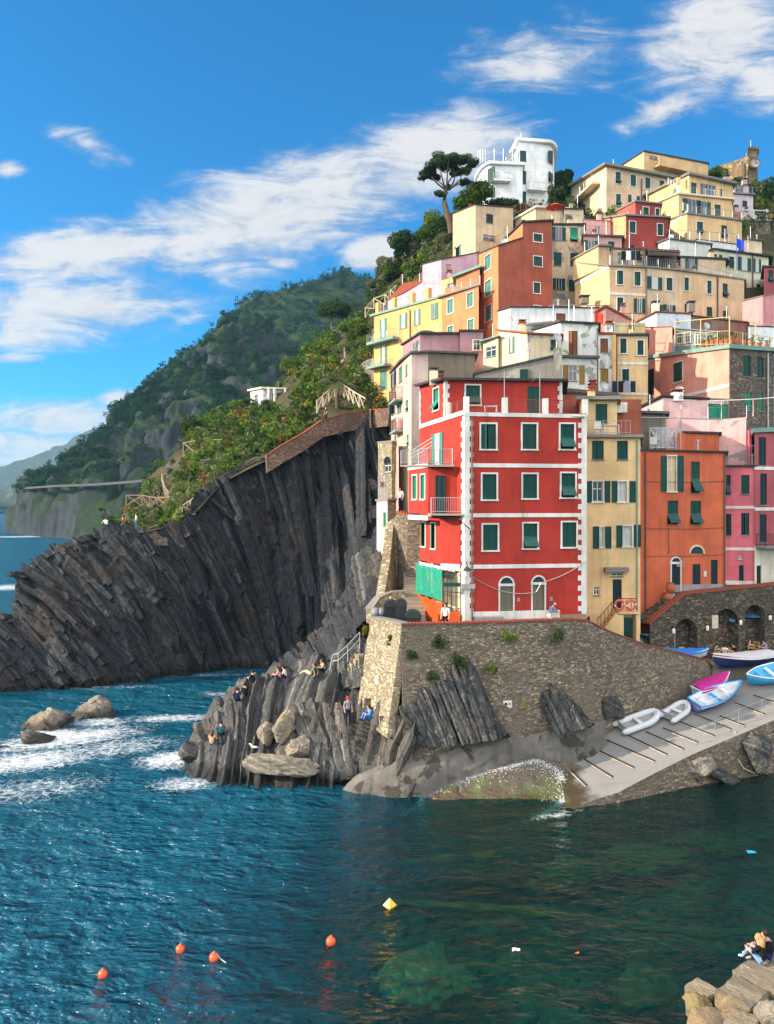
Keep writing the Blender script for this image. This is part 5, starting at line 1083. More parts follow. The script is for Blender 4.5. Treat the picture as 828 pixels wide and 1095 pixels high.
# boulders between the slabs
for (px, py, D, sz, seed, mat, rz, ti, lab) in (
    (296, 819, 46.9, (2.7, 1.0, .85), 1, ROCKL, .1, .12, 'long flat pale boulder at the waterline under the seagull'), (321, 800, 48.3, (.95, .9, .8), 2, ROCKL, 0, 0, 'small round boulder behind the long flat one'),
    (304, 778, 49.6, (.75, .8, 1.5), 3, ROCKL, .3, .65, 'tall tilted pale boulder leaning against the big slabs'), (284, 785, 49.8, (.75, .7, .95), 4, ROCKL, 0, -.5, 'grey leaning boulder left of the tall tilted one'),
    (315, 760, 51.6, (.6, .6, .5), 5, ROCKM, 0, 0, 'small grey boulder at the head of the big slabs'), (52, 776, 59.4, (2.0, 1.6, 1.9), 6, ROCKL, .4, .2, 'rounded brown sea rock in the surf, the one nearest the middle of the foam'),
    (98, 764, 62.2, (2.1, 1.5, 1.6), 7, ROCKL, .2, .1, 'grey sea rock in the surf nearest the harbour'), (42, 796, 55.6, (1.7, 1.0, 1.15), 8, ROCKL, .9, .4, 'low brown sea rock half under foam in front of the rounded one'), (2, 808, 54, (1.1, 1.0, .7), 9, ROCKM, 0, 0, 'dark sea rock cut by the left photo edge'),
    (748, 822, 46.8, (1.15, .9, .85), 10, ROCKL, .4, .1, 'pale angular block at the foot of the slipway wall'), (770, 829, 46.9, (1.5, .8, .55), 11, ROCKM, -.3, .25, 'wedge shaped dark rock beside the pale block under the slipway'), (812, 804, 48, (1.3, 1.0, 1.35), 12, ROCKM, .2, 0, 'big squarish boulder against the slipway wall'),
    (656, 756, 49.7, (1.2, .6, .9), 13, SLABM, .5, .6, 'dark slanting rock leaning at the base of the quay wall'), (208, 806, 49.8, (1.0, 1.0, .9), 14, ROCKM, 0, 0, 'dark boulder at the outer tip of the rock shelf')):
    boulder('sea_rock' if py < 830 and px < 130 else 'boulder', lab, 'rock', at(px, py, D), sz, seed, mat, 15, .13, 5, rz, ti)
# big cut stones in the near right corner
def cutstone(label, c, size, rz, seed, tilt=0, roll=0):
    bm = bmesh.new(); bmesh.ops.create_cube(bm, size=2); bmesh.ops.bevel(bm, geom=list(bm.edges), offset=.07, segments=2, affect='EDGES'); bmesh.ops.subdivide_edges(bm, edges=list(bm.edges), cuts=7, use_grid_fill=True); bmesh.ops.triangulate(bm, faces=[f for f in bm.faces if len(f.verts) > 4])
    V = np.array([v.co[:] for v in bm.verts]); V = V * np.array(size); V = V + fbm(V * 1.3 + seed * 3, 5, seed)[:, None] * np.sign(V) * .06 + fbm(V * 5 + seed, 3, seed)[:, None] * .03
    M = np.array(Matrix.Rotation(rz, 3, 'Z') @ Matrix.Rotation(tilt, 3, 'Y') @ Matrix.Rotation(roll, 3, 'X')); V = V @ M.T
    for v, p in zip(bm.verts, V): v.co = p
    me = bpy.data.meshes.new('stone_block'); bm.to_mesh(me); bm.free(); me.materials.append(BLOCKM); a = me.attributes.new('strata', 'FLOAT', 'POINT'); a.data.foreach_set('value', (V @ np.array([.3, .3, .8]) + seed).astype(np.float32)); o = bpy.data.objects.new('stone_block', me); o.location = c; COL.objects.link(o); return props(o, label, 'rock')
BLOCKM = rockmat('harbour block stone', (116, 106, 90), (176, 162, 134), (178, 140, 92), False, .0)
A30 = R(38)
cutstone('large flat stone slab the couple sits on', at(826, 1046, 24.6) + Vector((.3, .35, -.42)), (1.1, .9, .42), A30, 21)
cutstone('broad grey stone block one step below the couple', at(791, 1056, 24.0) + Vector((0, -.1, -.55)), (.72, .55, .5), A30 + .06, 22, .03, .05)
cutstone('narrow stone block with an orange lit side at the waterfront', at(756, 1058, 24.3) + Vector((-.1, .1, -.5)), (.36, .4, .5), A30 - .1, 23, -.06)
boulder('boulder', 'rounded mossy stone lowest at the water in the near corner', 'rock', at(746, 1074, 23.9), (.42, .45, .5), 24, plain('mossy stone', (120, 108, 72), .9, .2, 0, .5, 1.6), 10, .14, 5)
cutstone('pale rough block at the bottom photo edge left of the others', at(757, 1092, 22.9) + Vector((0, 0, -.3)), (.46, .4, .5), R(20), 25, .2, .2)
cutstone('grey block at the bottom photo edge in the middle of the stones', at(793, 1092, 22.7) + Vector((0, 0, -.35)), (.5, .42, .4), R(52), 26, -.12)
boulder('boulder', 'pale round boulder at the bottom right photo corner', 'rock', at(824, 1088, 22.6), (.48, .45, .5), 27, ROCKL, 12, .1, 5)
cutstone('low stone block under the near corner steps', at(812, 1092, 24.6) + Vector((.5, .6, -1.9)), (1.6, 1.1, .7), A30, 28)

# --- sea floor, sea
SEAB, t = newmat('sea floor'); P = t.pos(); c = t.ramp(t.noise(P, .35, 6, .62, .3), [(.32, srgb(70, 80, 64)), (.5, srgb(128, 130, 98)), (.62, srgb(166, 162, 122)), (.75, srgb(92, 86, 58))]); c = t.mix(t.smooth(t.noise(P, 1.3, 5, .65), .5, .65), c, srgb(70, 72, 50)); t.out(c, .95, t.bump(t.noise(P, 2, 5), .6, .2), .1)
xs = np.linspace(-90, 80, 180); ys = np.linspace(12, 100, 120); X, Y = np.meshgrid(xs, ys, indexing='ij')
Z = np.interp(X - .25 * (Y - 35), [-40, -12, -2, 6, 16, 30], [-16, -9, -5.2, -3.4, -2.6, -2.2]) + fbm(np.stack([X / 6, Y / 6, X * 0], -1), 4, 77) * .8 + fbm(np.stack([X / 1.8, Y / 1.8, X * 0], -1), 3, 79) * .3
o = np_mesh('seabed', np.stack([X, Y, Z], -1).reshape(-1, 3), grid_faces(180, 120), SEAB, smooth=True); props(o, kind='structure')
ALG = plain('sunken rock algae', (150, 132, 80), .95, .1, 0, .75, 1.6)
def zw(px, py, z): return atz(px, py, z)
for (px, py, z, sz, sd, lab) in ((450, 1046, -1.25, (2.3, 2.1, 1.15), 31, 'large pale round rock under the clear water near the bottom'), (690, 925, -1.9, (3.4, 1.4, .8), 32, 'broad brown rock under the green water in front of the slipway'), (600, 935, -2.3, (2.6, 1.3, .8), 33, 'dark rock under the water between yellow buoy and slipway'), (690, 1065, -1.6, (1.5, 1.2, .8), 34, 'brown rock under the water beside the near corner stones'), (515, 805, -2.2, (1.6, 1.0, .8), 35, 'pale rock under the water below the flat boulder'), (770, 905, -1.8, (1.8, 1.2, .6), 36, 'low olive rock under the water near the blue litter')):
    boulder('sunken_rock', lab, 'rock', zw(px if px != 515 else 262, py if px != 515 else 872, z - .25), sz, sd, ALG if sd != 31 else plain('pale sunken rock', (190, 172, 120), .95, .1, 0, .6, 1.6), 12, .3, 5)
m = MB()
for pts in ([(430, 922), (520, 915), (590, 896), (650, 868), (740, 846), (835, 826)], [(420, 965), (540, 972), (640, 985), (760, 1000), (860, 992)]):
    q = [zw(x, y, -1.5) for x, y in pts]; qq = []
    for a, b in zip(q, q[1:]): qq += [a.lerp(b, k / 8) + Vector((random.uniform(-.06, .06), random.uniform(-.06, .06), 0)) for k in range(8)]
    m.tube(qq, [random.uniform(.13, .24) for _ in qq], 6)
o = m.build('seabed_ridge', ALG); props(o, kind='structure')

SEA, t = newmat('sea water'); P = t.pos()
def wave(scale, sxyz, rot, det, rough=.6, dist=.4):
    mp = t.pos(sxyz, (0, 0, rot)); return t.noise(mp, scale, det, rough, dist)
w1 = wave(.42, (1, 1.7, 1), .5, 3); w2 = wave(1.5, (1, 1.5, 1), -.3, 4); w3 = wave(.12, (1, 1.4, 1), .9, 2); w4 = wave(4.2, (1, 1.3, 1), .2, 3)
hgt = t.math('ADD', t.math('ADD', t.math('MULTIPLY', w1, 1.0), t.math('MULTIPLY', w2, .34)), t.math('ADD', t.math('MULTIPLY', w3, .9), t.math('MULTIPLY', w4, .07)))
sx = t.new('ShaderNodeSeparateXYZ'); t.link(P, sx.inputs[0])
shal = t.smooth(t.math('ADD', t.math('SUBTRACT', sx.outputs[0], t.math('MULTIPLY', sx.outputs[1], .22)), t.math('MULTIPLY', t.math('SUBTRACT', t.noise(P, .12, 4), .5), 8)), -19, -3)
hgt = t.math('MULTIPLY', hgt, t.math('SUBTRACT', 1.0, t.math('MULTIPLY', shal, .66)))
nrm = t.bump(hgt, 1.0, 1.5)
body = t.new('ShaderNodeBsdfDiffuse'); t.link(t.mix(shal, (.006, .15, .25, 1), (.002, .042, .042, 1)), body.inputs['Color']); t.link(nrm, body.inputs['Normal'])  # lighter left: bright sky reflection put into the body colour; right: green shallows
tr = t.new('ShaderNodeBsdfTransparent'); tr.inputs[0].default_value = (.42, .84, .74, 1)
mx = t.new('ShaderNodeMixShader'); t.link(t.math('ADD', t.math('MULTIPLY', shal, .38), .38), mx.inputs[0]); t.link(body.outputs[0], mx.inputs[1]); t.link(tr.outputs[0], mx.inputs[2])
gl = t.new('ShaderNodeBsdfGlossy'); gl.inputs['Roughness'].default_value = .12; t.link(nrm, gl.inputs['Normal'])
fr = t.new('ShaderNodeFresnel'); fr.inputs['IOR'].default_value = 1.33; t.link(nrm, fr.inputs['Normal'])
m2 = t.new('ShaderNodeMixShader'); t.link(fr.outputs[0], m2.inputs[0]); t.link(mx.outputs[0], m2.inputs[1]); t.link(gl.outputs[0], m2.inputs[2])
# foam: churned water around the rocks, built as surface pattern
mask = None
for (px, py, rx, ry, rot, k) in ((70, 790, 7.5, 3.0, .5, 1), (20, 815, 7, 3.2, .4, .95), (185, 768, 5.2, 1.5, .1, .85), (185, 812, 3.2, 2.6, .3, 1.0), (200, 838, 3.0, 1.8, .2, .8), (235, 742, 2.5, 1.5, 0, .6), (470, 838, 3.4, .5, .3, .8), (592, 872, 2.2, .5, .4, .62), (100, 735, 9, 1.1, .05, .5), (220, 722, 8, .9, .08, .5), (10, 628, 12, 9, .2, .85), (80, 573, 40, 14, 0, .95), (20, 574, 26, 12, .2, .9), (120, 800, 6, 3.0, .4, .7), (60, 786, 4, 2.2, 0, 1.0), (105, 772, 3.6, 1.8, 0, .85), (30, 845, 6, 3, .3, .6)):
    c = atz(px, py, 0); mp = t.new('ShaderNodeMapping', vector_type='TEXTURE'); t.link(P, mp.inputs['Vector']); mp.inputs['Location'].default_value = (c[0], c[1], 0); mp.inputs['Rotation'].default_value = (0, 0, rot); mp.inputs['Scale'].default_value = (rx, ry, 1)
    ln = t.new('ShaderNodeVectorMath', operation='LENGTH'); t.link(mp.outputs[0], ln.inputs[0]); v = t.smooth(ln.outputs['Value'], 0.15, 1.25, k, 0); mask = v if mask is None else t.math('MAXIMUM', mask, v)
fn = t.noise(P, 1.1, 8, .72, 1.6); vo = t.new('ShaderNodeTexVoronoi', feature='DISTANCE_TO_EDGE'); vo.inputs['Scale'].default_value = 1.5
wv = t.new('ShaderNodeVectorMath', operation='ADD'); nz = t.new('ShaderNodeTexNoise'); nz.inputs['Scale'].default_value = .9; nz.inputs['Detail'].default_value = 6; t.link(P, nz.inputs['Vector']); sv = t.new('ShaderNodeVectorMath', operation='SCALE'); sv.inputs['Scale'].default_value = 2.2; t.link(nz.outputs['Color'], sv.inputs[0]); t.link(P, wv.inputs[0]); t.link(sv.outputs[0], wv.inputs[1]); t.link(wv.outputs[0], vo.inputs['Vector'])
web = t.smooth(vo.outputs['Distance'], .16, .0); tex = t.math('ADD', t.math('MULTIPLY', t.math('ADD', fn, t.noise(P, 2.2, 5, .66, 1.0)), .42), t.math('MULTIPLY', web, .14))
foam = t.math('MULTIPLY', t.smooth(t.math('ADD', tex, t.math('MULTIPLY', mask, .42)), .58, 1.08), t.smooth(mask, .02, .3))
fd = t.new('ShaderNodeBsdfDiffuse'); fd.inputs['Color'].default_value = (.8, .84, .86, 1); fb_ = t.bump(fn, .8, .25); t.link(fb_, fd.inputs['Normal'])
m3 = t.new('ShaderNodeMixShader'); t.link(foam, m3.inputs[0]); t.link(m2.outputs[0], m3.inputs[1]); t.link(fd.outputs[0], m3.inputs[2])
oo = t.new('ShaderNodeOutputMaterial'); t.link(m3.outputs[0], oo.inputs['Surface'])
va = t.new('ShaderNodeVolumeAbsorption'); va.inputs['Color'].default_value = (.08, .62, .58, 1); va.inputs['Density'].default_value = .2; t.link(va.outputs[0], oo.inputs['Volume'])
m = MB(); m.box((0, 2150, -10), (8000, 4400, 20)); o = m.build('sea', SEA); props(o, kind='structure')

# --- quay wall, promenade, slipway, stone walls
def wallrun(name, label, pts, base, thick, mat, cop=None, coph=.18, cat='wall', backdrop=0):
    """pts: (px, py_top, D) along the top edge; base: list of (dx, dy, z) feet"""
    T = [at(*p) for p in pts]; n = len(T); m = MB(); mt = [mat, cop or mat]; c = sum(T, Vector()) / n
    r = empty(name, (c[0], c[1], 0), label, cat)
    nr = []
    for i in range(n):
        d = T[min(i + 1, n - 1)] - T[max(i - 1, 0)]; d[2] = 0; d.normalize(); nr.append(Vector((d[1], -d[0], 0)))
    F = [Vector((T[i][0], T[i][1], 0)) + nr[i] * base[i][0] + Vector((0, 0, base[i][1])) for i in range(n)]
    for i in range(n - 1):
        k = max(1, int((T[i + 1] - T[i]).length / 1.2))
        for a in range(k):
            t0, t1 = a / k, (a + 1) / k; p, q = T[i].lerp(T[i + 1], t0), T[i].lerp(T[i + 1], t1); fp, fq = F[i].lerp(F[i + 1], t0), F[i].lerp(F[i + 1], t1); N0, N1 = nr[i].lerp(nr[i + 1], t0), nr[i].lerp(nr[i + 1], t1)
            if i == 0 and a == 0: m.quad(fp - N0 * thick, fp, p, p - N0 * thick)
            m.quad(fp, fq, q, p); m.quad(p, q, q - N1 * thick, p - N0 * thick); m.quad(q - N1 * thick, fq - N1 * thick, fp - N0 * thick, p - N0 * thick)
    m.quad(F[-1], F[-1] - nr[-1] * thick, T[-1] - nr[-1] * thick, T[-1]); m.build('wall_face', mat, r)
    if cop:
        m = MB()
        for i in range(n - 1):
            a, b = T[i], T[i + 1]; u = Vector((0, 0, coph)); e = Vector((0, 0, .003)); o0, o1 = nr[i] * .06, nr[i + 1] * .06; k0, k1 = nr[i] * (thick + .06), nr[i + 1] * (thick + .06)
            m.hexa([a + o0 + e, b + o1 + e, b - k1 + e, a - k0 + e, a + o0 + u, b + o1 + u, b - k1 + u, a - k0 + u])
        m.build('coping', cop, r)
    return r
wallrun('lit_quay_wall', 'sunlit left side of the stone quay wall below the rubbish bins', [(396, 661, 50.6), (413, 664, 48.3), (430, 668.5, 46)], [(1.0, 3.2)] * 3, .5, STONEL, CONC, .12)  # paler stone than the front: sunlight on the same wall put into the colour
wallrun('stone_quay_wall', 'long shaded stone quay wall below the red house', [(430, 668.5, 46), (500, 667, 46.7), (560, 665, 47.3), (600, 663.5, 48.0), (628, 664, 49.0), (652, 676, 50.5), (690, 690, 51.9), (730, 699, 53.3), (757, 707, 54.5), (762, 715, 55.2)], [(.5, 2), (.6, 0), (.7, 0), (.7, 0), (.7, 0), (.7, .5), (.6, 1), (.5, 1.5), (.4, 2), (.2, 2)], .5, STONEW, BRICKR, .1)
m = MB(); PR = [(392, 51, 57, 9.2), (430, 46.3, 60, 9.2), (500, 47, 56, 9.2), (600, 48.1, 56, 9.1), (628, 49.2, 56, 8.9), (660, 51, 58, 7.8), (700, 52.4, 60, 6.6), (750, 54.3, 63, 5.5), (762, 55, 64, 5.4), (830, 56.3, 66, 5.4), (900, 58, 70, 5.4)]
for a, b in zip(PR, PR[1:]):
    A, B_ = at(a[0], 540, a[1]), at(b[0], 540, b[1]); C_, D_ = at(b[0], 540, b[2]), at(a[0], 540, a[2])
    m.quad((A[0], A[1], a[3]), (B_[0], B_[1], b[3]), (C_[0], C_[1], b[3]), (D_[0], D_[1], a[3]))
for a, b in zip(PR[8:], PR[9:]):
    A, B_ = at(a[0], 540, a[1]), at(b[0], 540, b[1]); m.quad((A[0], A[1], 3), (B_[0], B_[1], 3), (B_[0], B_[1], b[3]), (A[0], A[1], a[3]))
PAVE = slate('harbour paving', (132, 124, 114)); o = m.build('promenade', PAVE); props(o, kind='structure')
# slipway
RAMPM, t = newmat('slipway concrete'); P = t.pos(); c = srgb(136, 134, 130)
col = t.mix(t.noise(P, .5, 6, .65), sc(c, .72), sc(c, 1.12)); col = t.mix(t.math('MULTIPLY', t.smooth(t.noise(t.pos((.5, 1.6, 1)), 1.0, 6, .7), .52, .7), .5), col, sc(c, .5)); col = t.mix(t.math('MULTIPLY', t.noise(P, 14, 4), .35), col, sc(c, .7))
sz_ = t.new('ShaderNodeSeparateXYZ'); t.link(P, sz_.inputs[0]); zq = t.math('ADD', t.math('MULTIPLY', t.math('SUBTRACT', sz_.outputs[0], 10.6), .55), t.math('MULTIPLY', t.math('SUBTRACT', t.noise(P, .9, 5), .5), 1.6)); wetf = t.smooth(zq, .75, 0.1); col = t.mix(wetf, col, t.mix(t.noise(P, 1.1, 6, .7), srgb(50, 44, 36), srgb(84, 73, 56))); zg = t.math('MULTIPLY', t.math('MULTIPLY', t.smooth(zq, .1, -.3), t.smooth(zq, -1.6, -.6)), t.smooth(t.noise(P, .9, 5), .44, .6)); col = t.mix(zg, col, srgb(104, 112, 48))
t.out(col, t.smooth(zq, .1, .8, .18, .9), t.bump(t.noise(P, 6, 5), .4, .04), .4)
top = [(598, 822), (612, 803), (632, 788), (650, 777), (700, 761), (760, 738), (800, 727), (835, 716), (900, 700)]; bot = [(607, 872), (622, 861), (640, 854), (660, 848), (700, 827), (742, 806), (790, 786), (828, 770), (900, 742)]
m = MB(); m2_ = MB(); NR = 90
for k in range(NR):
    a0, b0, a1, b1 = on_ramp(*plerp(top, k / NR)), on_ramp(*plerp(bot, k / NR)), on_ramp(*plerp(top, (k + 1) / NR)), on_ramp(*plerp(bot, (k + 1) / NR)); J = 14
    for j in range(J): m.quad(b0.lerp(a0, j / J), b1.lerp(a1, j / J), b1.lerp(a1, (j + 1) / J), b0.lerp(a0, (j + 1) / J))
    e = Vector((0, 0, -.004)); m2_.quad((b0[0] - .12, b0[1] - .3, -3), (b1[0] - .12, b1[1] - .3, -3), b1 + e, b0 + e)
    if k < 60: m2_.quad((a1[0], a1[1], -3), (a0[0], a0[1], -3), a0 + e, a1 + e)
o = m.build('slipway', RAMPM); props(o, kind='structure'); o = m2_.build('slipway_wall', STONEW); props(o, 'low stone side wall carrying the concrete slipway', 'wall')
TOEM, t = newmat('wave washed rock'); P = t.pos(); c = t.mix(t.noise(P, 1.0, 7, .7), srgb(40, 36, 27), srgb(100, 82, 52)); s_ = t.new('ShaderNodeSeparateXYZ'); t.link(P, s_.inputs[0]); zt_ = t.math('ADD', s_.outputs[2], t.math('MULTIPLY', t.math('SUBTRACT', t.noise(P, .8, 5), .5), 1.2))
c = t.mix(t.math('MULTIPLY', t.smooth(t.noise(P, .7, 5), .5, .62), .7), c, srgb(84, 92, 44)); c = t.mix(t.smooth(zt_, .0, -1.3), c, srgb(40, 62, 48)); 
t.out(c, .12, t.bump(t.math('ADD', t.noise(P, 1.6, 5, .6, .5), t.math('MULTIPLY', t.noise(P, 4, 4), .4)), .7, .3), .6)
TOE = [(425, [(872, 44), (888, 42), (906, 40), (945, 38)]), (452, [(852, 44.9), (872, 43.6), (896, 41.6), (940, 39.4)]), (468, [(842, 45.2), (864, 43.8), (893, 41.6), (940, 39.4)]), (490, [(833, 45.4), (862, 44), (896, 41.3), (940, 39)]), (540, [(818, 45.7), (853, 44.6), (888, 42), (940, 39.4)]), (575, [(810, 46.1), (848, 45), (876, 42.7), (930, 40)]), (600, [(814, 46.6), (846, 45.1), (868, 43.3), (930, 41)]), (626, [(820, 46.7), (844, 45), (862, 43.4), (930, 41)])]
G = loft(TOE, 120, 60); n = outward(G, gnormals(G)); n = n if n[..., 2].mean() > 0 else -n; G = G + n * (fbm(G / 1.3, 5, 97) * .16 - .05)[..., None]; TOEG = G; o = np_mesh('slipway_toe', G.reshape(-1, 3), grid_faces(*G.shape[:2]), TOEM, smooth=True); props(o, kind='structure')
SKID = plain('skid timber', (54, 46, 40), .85, .2)
for (x0, y0, x1, y1) in ((597, 811, 627, 840), (618, 808, 655, 831), (634, 800, 678, 821), (649, 792, 700, 814), (668, 785, 713, 807), (691, 783, 731, 801), (709, 779, 746, 794), (726, 772, 764, 787), (742, 764, 782, 780), (770, 766, 796, 776), (786, 752, 818, 764), (806, 744, 836, 754)):
    m = MB(); a, b = on_ramp(x0, y0), on_ramp(x1, y1); a[2] += .03; b[2] += .03; m.tube([a, b], .06, 4); o = m.build('skid_timber', SKID); props(o, 'dark timber skid laid across the concrete slipway', 'skid', 'timber skids across the slipway'); m = MB(); e_ = Vector((-.06, -.13, -.05)); m.tube([a + e_, b + e_], .05, 4); ob = m.build('worn_edge', GREYB); ob.parent = o
m = MB(); P0 = [on_ramp(742, 797), on_ramp(765, 787), on_ramp(790, 775), on_ramp(815, 764), on_ramp(845, 752)]
for p in P0: m.tube([p, p + Vector((0, 0, 1.0))], .02, 5)
for z in (.95, .5): m.tube([p + Vector((0, 0, z)) for p in P0], .009, 4)
props(m.build('rope_railing', STEEL), 'thin steel post and rope railing along the slipway edge', 'railing')
m = MB(); r_ = np.random.default_rng(12); FVs, FFs = [], []
FU = [(.02, .1), (.2, .06), (.4, .05), (.6, .06), (.74, .05), (.84, .12), (.9, .24), (.93, .38), (.9, .52), (.82, .62), (.76, .66)]
for k in range(7000):
    u, v = plerp(FU, r_.uniform(0, 1) ** .9); sp = abs(r_.normal()) * (.012 if r_.random() < .6 else .05); u = np.clip(u + r_.normal() * sp - (sp * .7 if v > .2 else 0), 0, .999); v = np.clip(v + r_.normal() * sp * .7 + (sp * 1.2 if v < .2 else 0), .0, .999); p = TOEG[int(u * 119), int(v * 59)] + np.array([r_.normal() * .12, r_.normal() * .12, r_.uniform(.01, .06)]); q = r_.uniform(.006, .021); a0 = r_.uniform(0, 6.28); b = len(FVs)
    for c_ in range(4): aa = a0 + c_ * 1.57 + r_.uniform(-.3, .3); FVs.append(p + np.array([math.cos(aa) * q * 1.5, math.sin(aa) * q, .3 * math.sin(aa) * q + r_.uniform(0, .03)]))
    FFs.append((b, b + 1, b + 2, b + 3))
FOAMM = plain('wave foam', (232, 238, 240), .8, .2, 0, .05); o = np_mesh('foam', np.array(FVs), np.array(FFs), FOAMM); props(o, 'white foam of a wave running up the foot of the slipway', None, None, 'stuff')
m = MB(); a = on_ramp(783, 783); pts = [a + Vector((.1, -.1, .1)), a + Vector((.25, -.25, -.4)), a + Vector((.1, -.4, -1.4)), a + Vector((.5, -.5, -2.1)), a + Vector((1.2, -.5, -2.4))]; m.tube(pts, .035, 5); props(m.build('mooring_rope', plain('rope', (190, 180, 160), .9)), 'pale mooring rope hanging down the slipway wall', 'rope')
# concrete walkway at the foot of the quay wall
WALKM = rockmat('walkway concrete', (122, 116, 106), (170, 160, 144), (146, 130, 106))
ks = [(366, [(842, 46.2), (843, 46), (846, 45.9), (856, 45.8)]), (382, [(828, 46.2), (831, 45.7), (840, 45.4), (854, 45.3)]), (400, [(819, 46.2), (826, 45.4), (838, 45.1), (853, 45)]), (430, [(808, 46.2), (819, 45.2), (835, 44.8), (853, 44.6)]), (470, [(798, 46.4), (811, 45.4), (830, 44.9), (852, 44.8)]), (530, [(785, 46.9), (798, 46.1), (816, 45.8), (850, 45.6)]), (590, [(780, 47.4), (790, 46.9), (802, 46.7), (850, 46.3)]), (632, [(773, 48.1), (783, 47.7), (790, 47.5), (850, 47.2)]), (648, [(771, 48.6), (778, 48.4), (782, 48.3), (850, 47.6)])]
G = loft(ks, 170, 46, [0, .4, .72, 1]); n = outward(G, gnormals(G)); G = G + n * (fbm(G / 1.1, 5, 91) * .2 - np.clip(.1 - np.abs(fbm(G / 1.6, 3, 93)), 0, 1) * 1.2)[..., None]; Fg = grid_faces(*G.shape[:2])
o = np_mesh('walkway', G.reshape(-1, 3), Fg, stucco('stained walkway concrete', (108, 103, 95), .9, .9, (66, 62, 56)), attr={'strata': (G[..., 2] * 2.2 + fbm(G / 3, 3, 5)).reshape(-1)}); props(o, kind='structure')
# arched wall under the orange and pink houses
r = empty('arched_stone_wall', at(760, 540, 61) + Vector((0, 0, 0)), 'rubble stone wall with dark arches behind the cafe tables', 'wall'); OFF[r.name] = Vector((r.location)); m = MB(); dk = MB()
A0, A1 = at(695, 540, 56.3), at(880, 540, 61.3); Fq = Face(A0, A1, 5, 10, 10); NB = 220
tops = [(695, 668), (700, 663), (733, 636), (745, 634.5), (790, 630), (828, 626), (880, 620)]
arcs = [(721, 746, 662, 696), (764, 790, 651, 695), (796.5, 818.5, 647, 689), (838, 858, 644, 689)]
AR = []
for (x0, x1, y0, y1) in arcs:
    u0, D0 = Fq.u_of(x0); u1, D1 = Fq.u_of(x1); AR.append((u0, u1, zof(y0, (D0 + D1) / 2), 4.9))
for k in range(NB):
    ua, ub = Fq.L * k / NB, Fq.L * (k + 1) / NB; um = (ua + ub) / 2
    def topz(u):
        w = Fq.w(u, 0); px = CX + w[0] / w[1] * FPX; return zof(np.interp(px, [t_[0] for t_ in tops], [t_[1] for t_ in tops]), w[1])
    def lowz(u):
        for (a, b, zt_, zb_) in AR:
            if a <= um <= b: rr = (b - a) / 2; return zt_ - rr + math.sqrt(max(rr * rr - min(abs(u - (a + b) / 2), rr) ** 2, 0))
        return 4.5
    m.quad(Fq.w(ua, lowz(ua)), Fq.w(ub, lowz(ub)), Fq.w(ub, topz(ub)), Fq.w(ua, topz(ua)))
    inside = any(a <= um <= b for (a, b, _, _) in AR)
    if inside: m.quad(Fq.w(ua, lowz(ua), -1), Fq.w(ub, lowz(ub), -1), Fq.w(ub, lowz(ub)), Fq.w(ua, lowz(ua)))
    m.quad(Fq.w(ua, topz(ua)), Fq.w(ub, topz(ub)), Fq.w(ub, topz(ub), -6), Fq.w(ua, topz(ua), -6))
for (a, b, zt_, zb_) in AR:
    dk.quad(Fq.w(a, 4.5, -1), Fq.w(b, 4.5, -1), Fq.w(b, zt_ + .1, -1), Fq.w(a, zt_ + .1, -1)); rr = (b - a) / 2
    m.quad(Fq.w(a, 4.5, 0), Fq.w(a, 4.5, -1), Fq.w(a, zt_ - rr, -1), Fq.w(a, zt_ - rr, 0)); m.quad(Fq.w(b, 4.5, -1), Fq.w(b, 4.5, 0), Fq.w(b, zt_ - rr, 0), Fq.w(b, zt_ - rr, -1))
STONED = stone('dark rubble wall', (76, 68, 58), (128, 114, 96), (90, 82, 72), 3.0, 1.8, .9, .2)
m.build('wall_face', STONED, r); dk.build('vault_back', STONED, r); m = MB()
for a, b in zip(tops, tops[1:]):
    ua, ub = Fq.u_of(a[0])[0], Fq.u_of(b[0])[0]; za, zb_ = zof(a[1], Fq.w(ua, 0)[1]), zof(b[1], Fq.w(ub, 0)[1]); e = .004
    m.hexa([Fq.w(ua, za + e, .06), Fq.w(ub, zb_ + e, .06), Fq.w(ub, zb_ + e, -.5), Fq.w(ua, za + e, -.5), Fq.w(ua, za + .2, .06), Fq.w(ub, zb_ + .2, .06), Fq.w(ub, zb_ + .2, -.5), Fq.w(ua, za + .2, -.5)])
m.build('coping', BRICKR, r)
# wooden post, signs and lamps on that wall
m = MB(); a = at(712, 700, 59); m.tube([at(699, 702, 56.5), at(699, 663, 56.5)], .05, 5); props(m.build('wooden_post', plain('post wood', (120, 104, 84), .9)), 'slim wooden post standing before the left end of the arched wall', 'post')
for i, (x, y, lab) in enumerate(((719, 674, 'small white wall lamp left of the first arch'), (755, 671, 'small white wall lamp between first and second arch'), (790.5, 665, 'small white wall lamp on the pier left of the third arch'), (822, 660, 'small white wall lamp right of the third arch'))):
    u = Fq.u_of(x)[0]; z = zof(y, Fq.w(u, 0)[1]); r2 = empty('wall_lamp', Fq.w(u, z, .1), lab, 'lamp', 'wall lamps on the arched wall'); m = MB(); m.lathe([(.001, -.2), (.1, -.18), (.13, .05), (.06, .16), (.001, .18)], Fq.w(u, z, .16), 10); m.build('lamp_shade', plain('lamp white', (240, 232, 210), .5), r2); m = MB(); fbox(m, Fq, u - .05, u + .05, z + .12, z + .3, .0, .16); m.build('bracket', IRON, r2)
u0, u1 = Fq.u_of(761)[0], Fq.u_of(767.5)[0]; m = MB(); D_ = Fq.w(u0, 0)[1]; fbox(m, Fq, u0, u1, zof(672, D_), zof(658, D_), .02, .07); o = m.build('menu_sign', plain('sign board', (196, 178, 156), .8, .2, 0, .5, 5)); props(o, 'pale menu board hung on the pier of the second arch', 'sign')
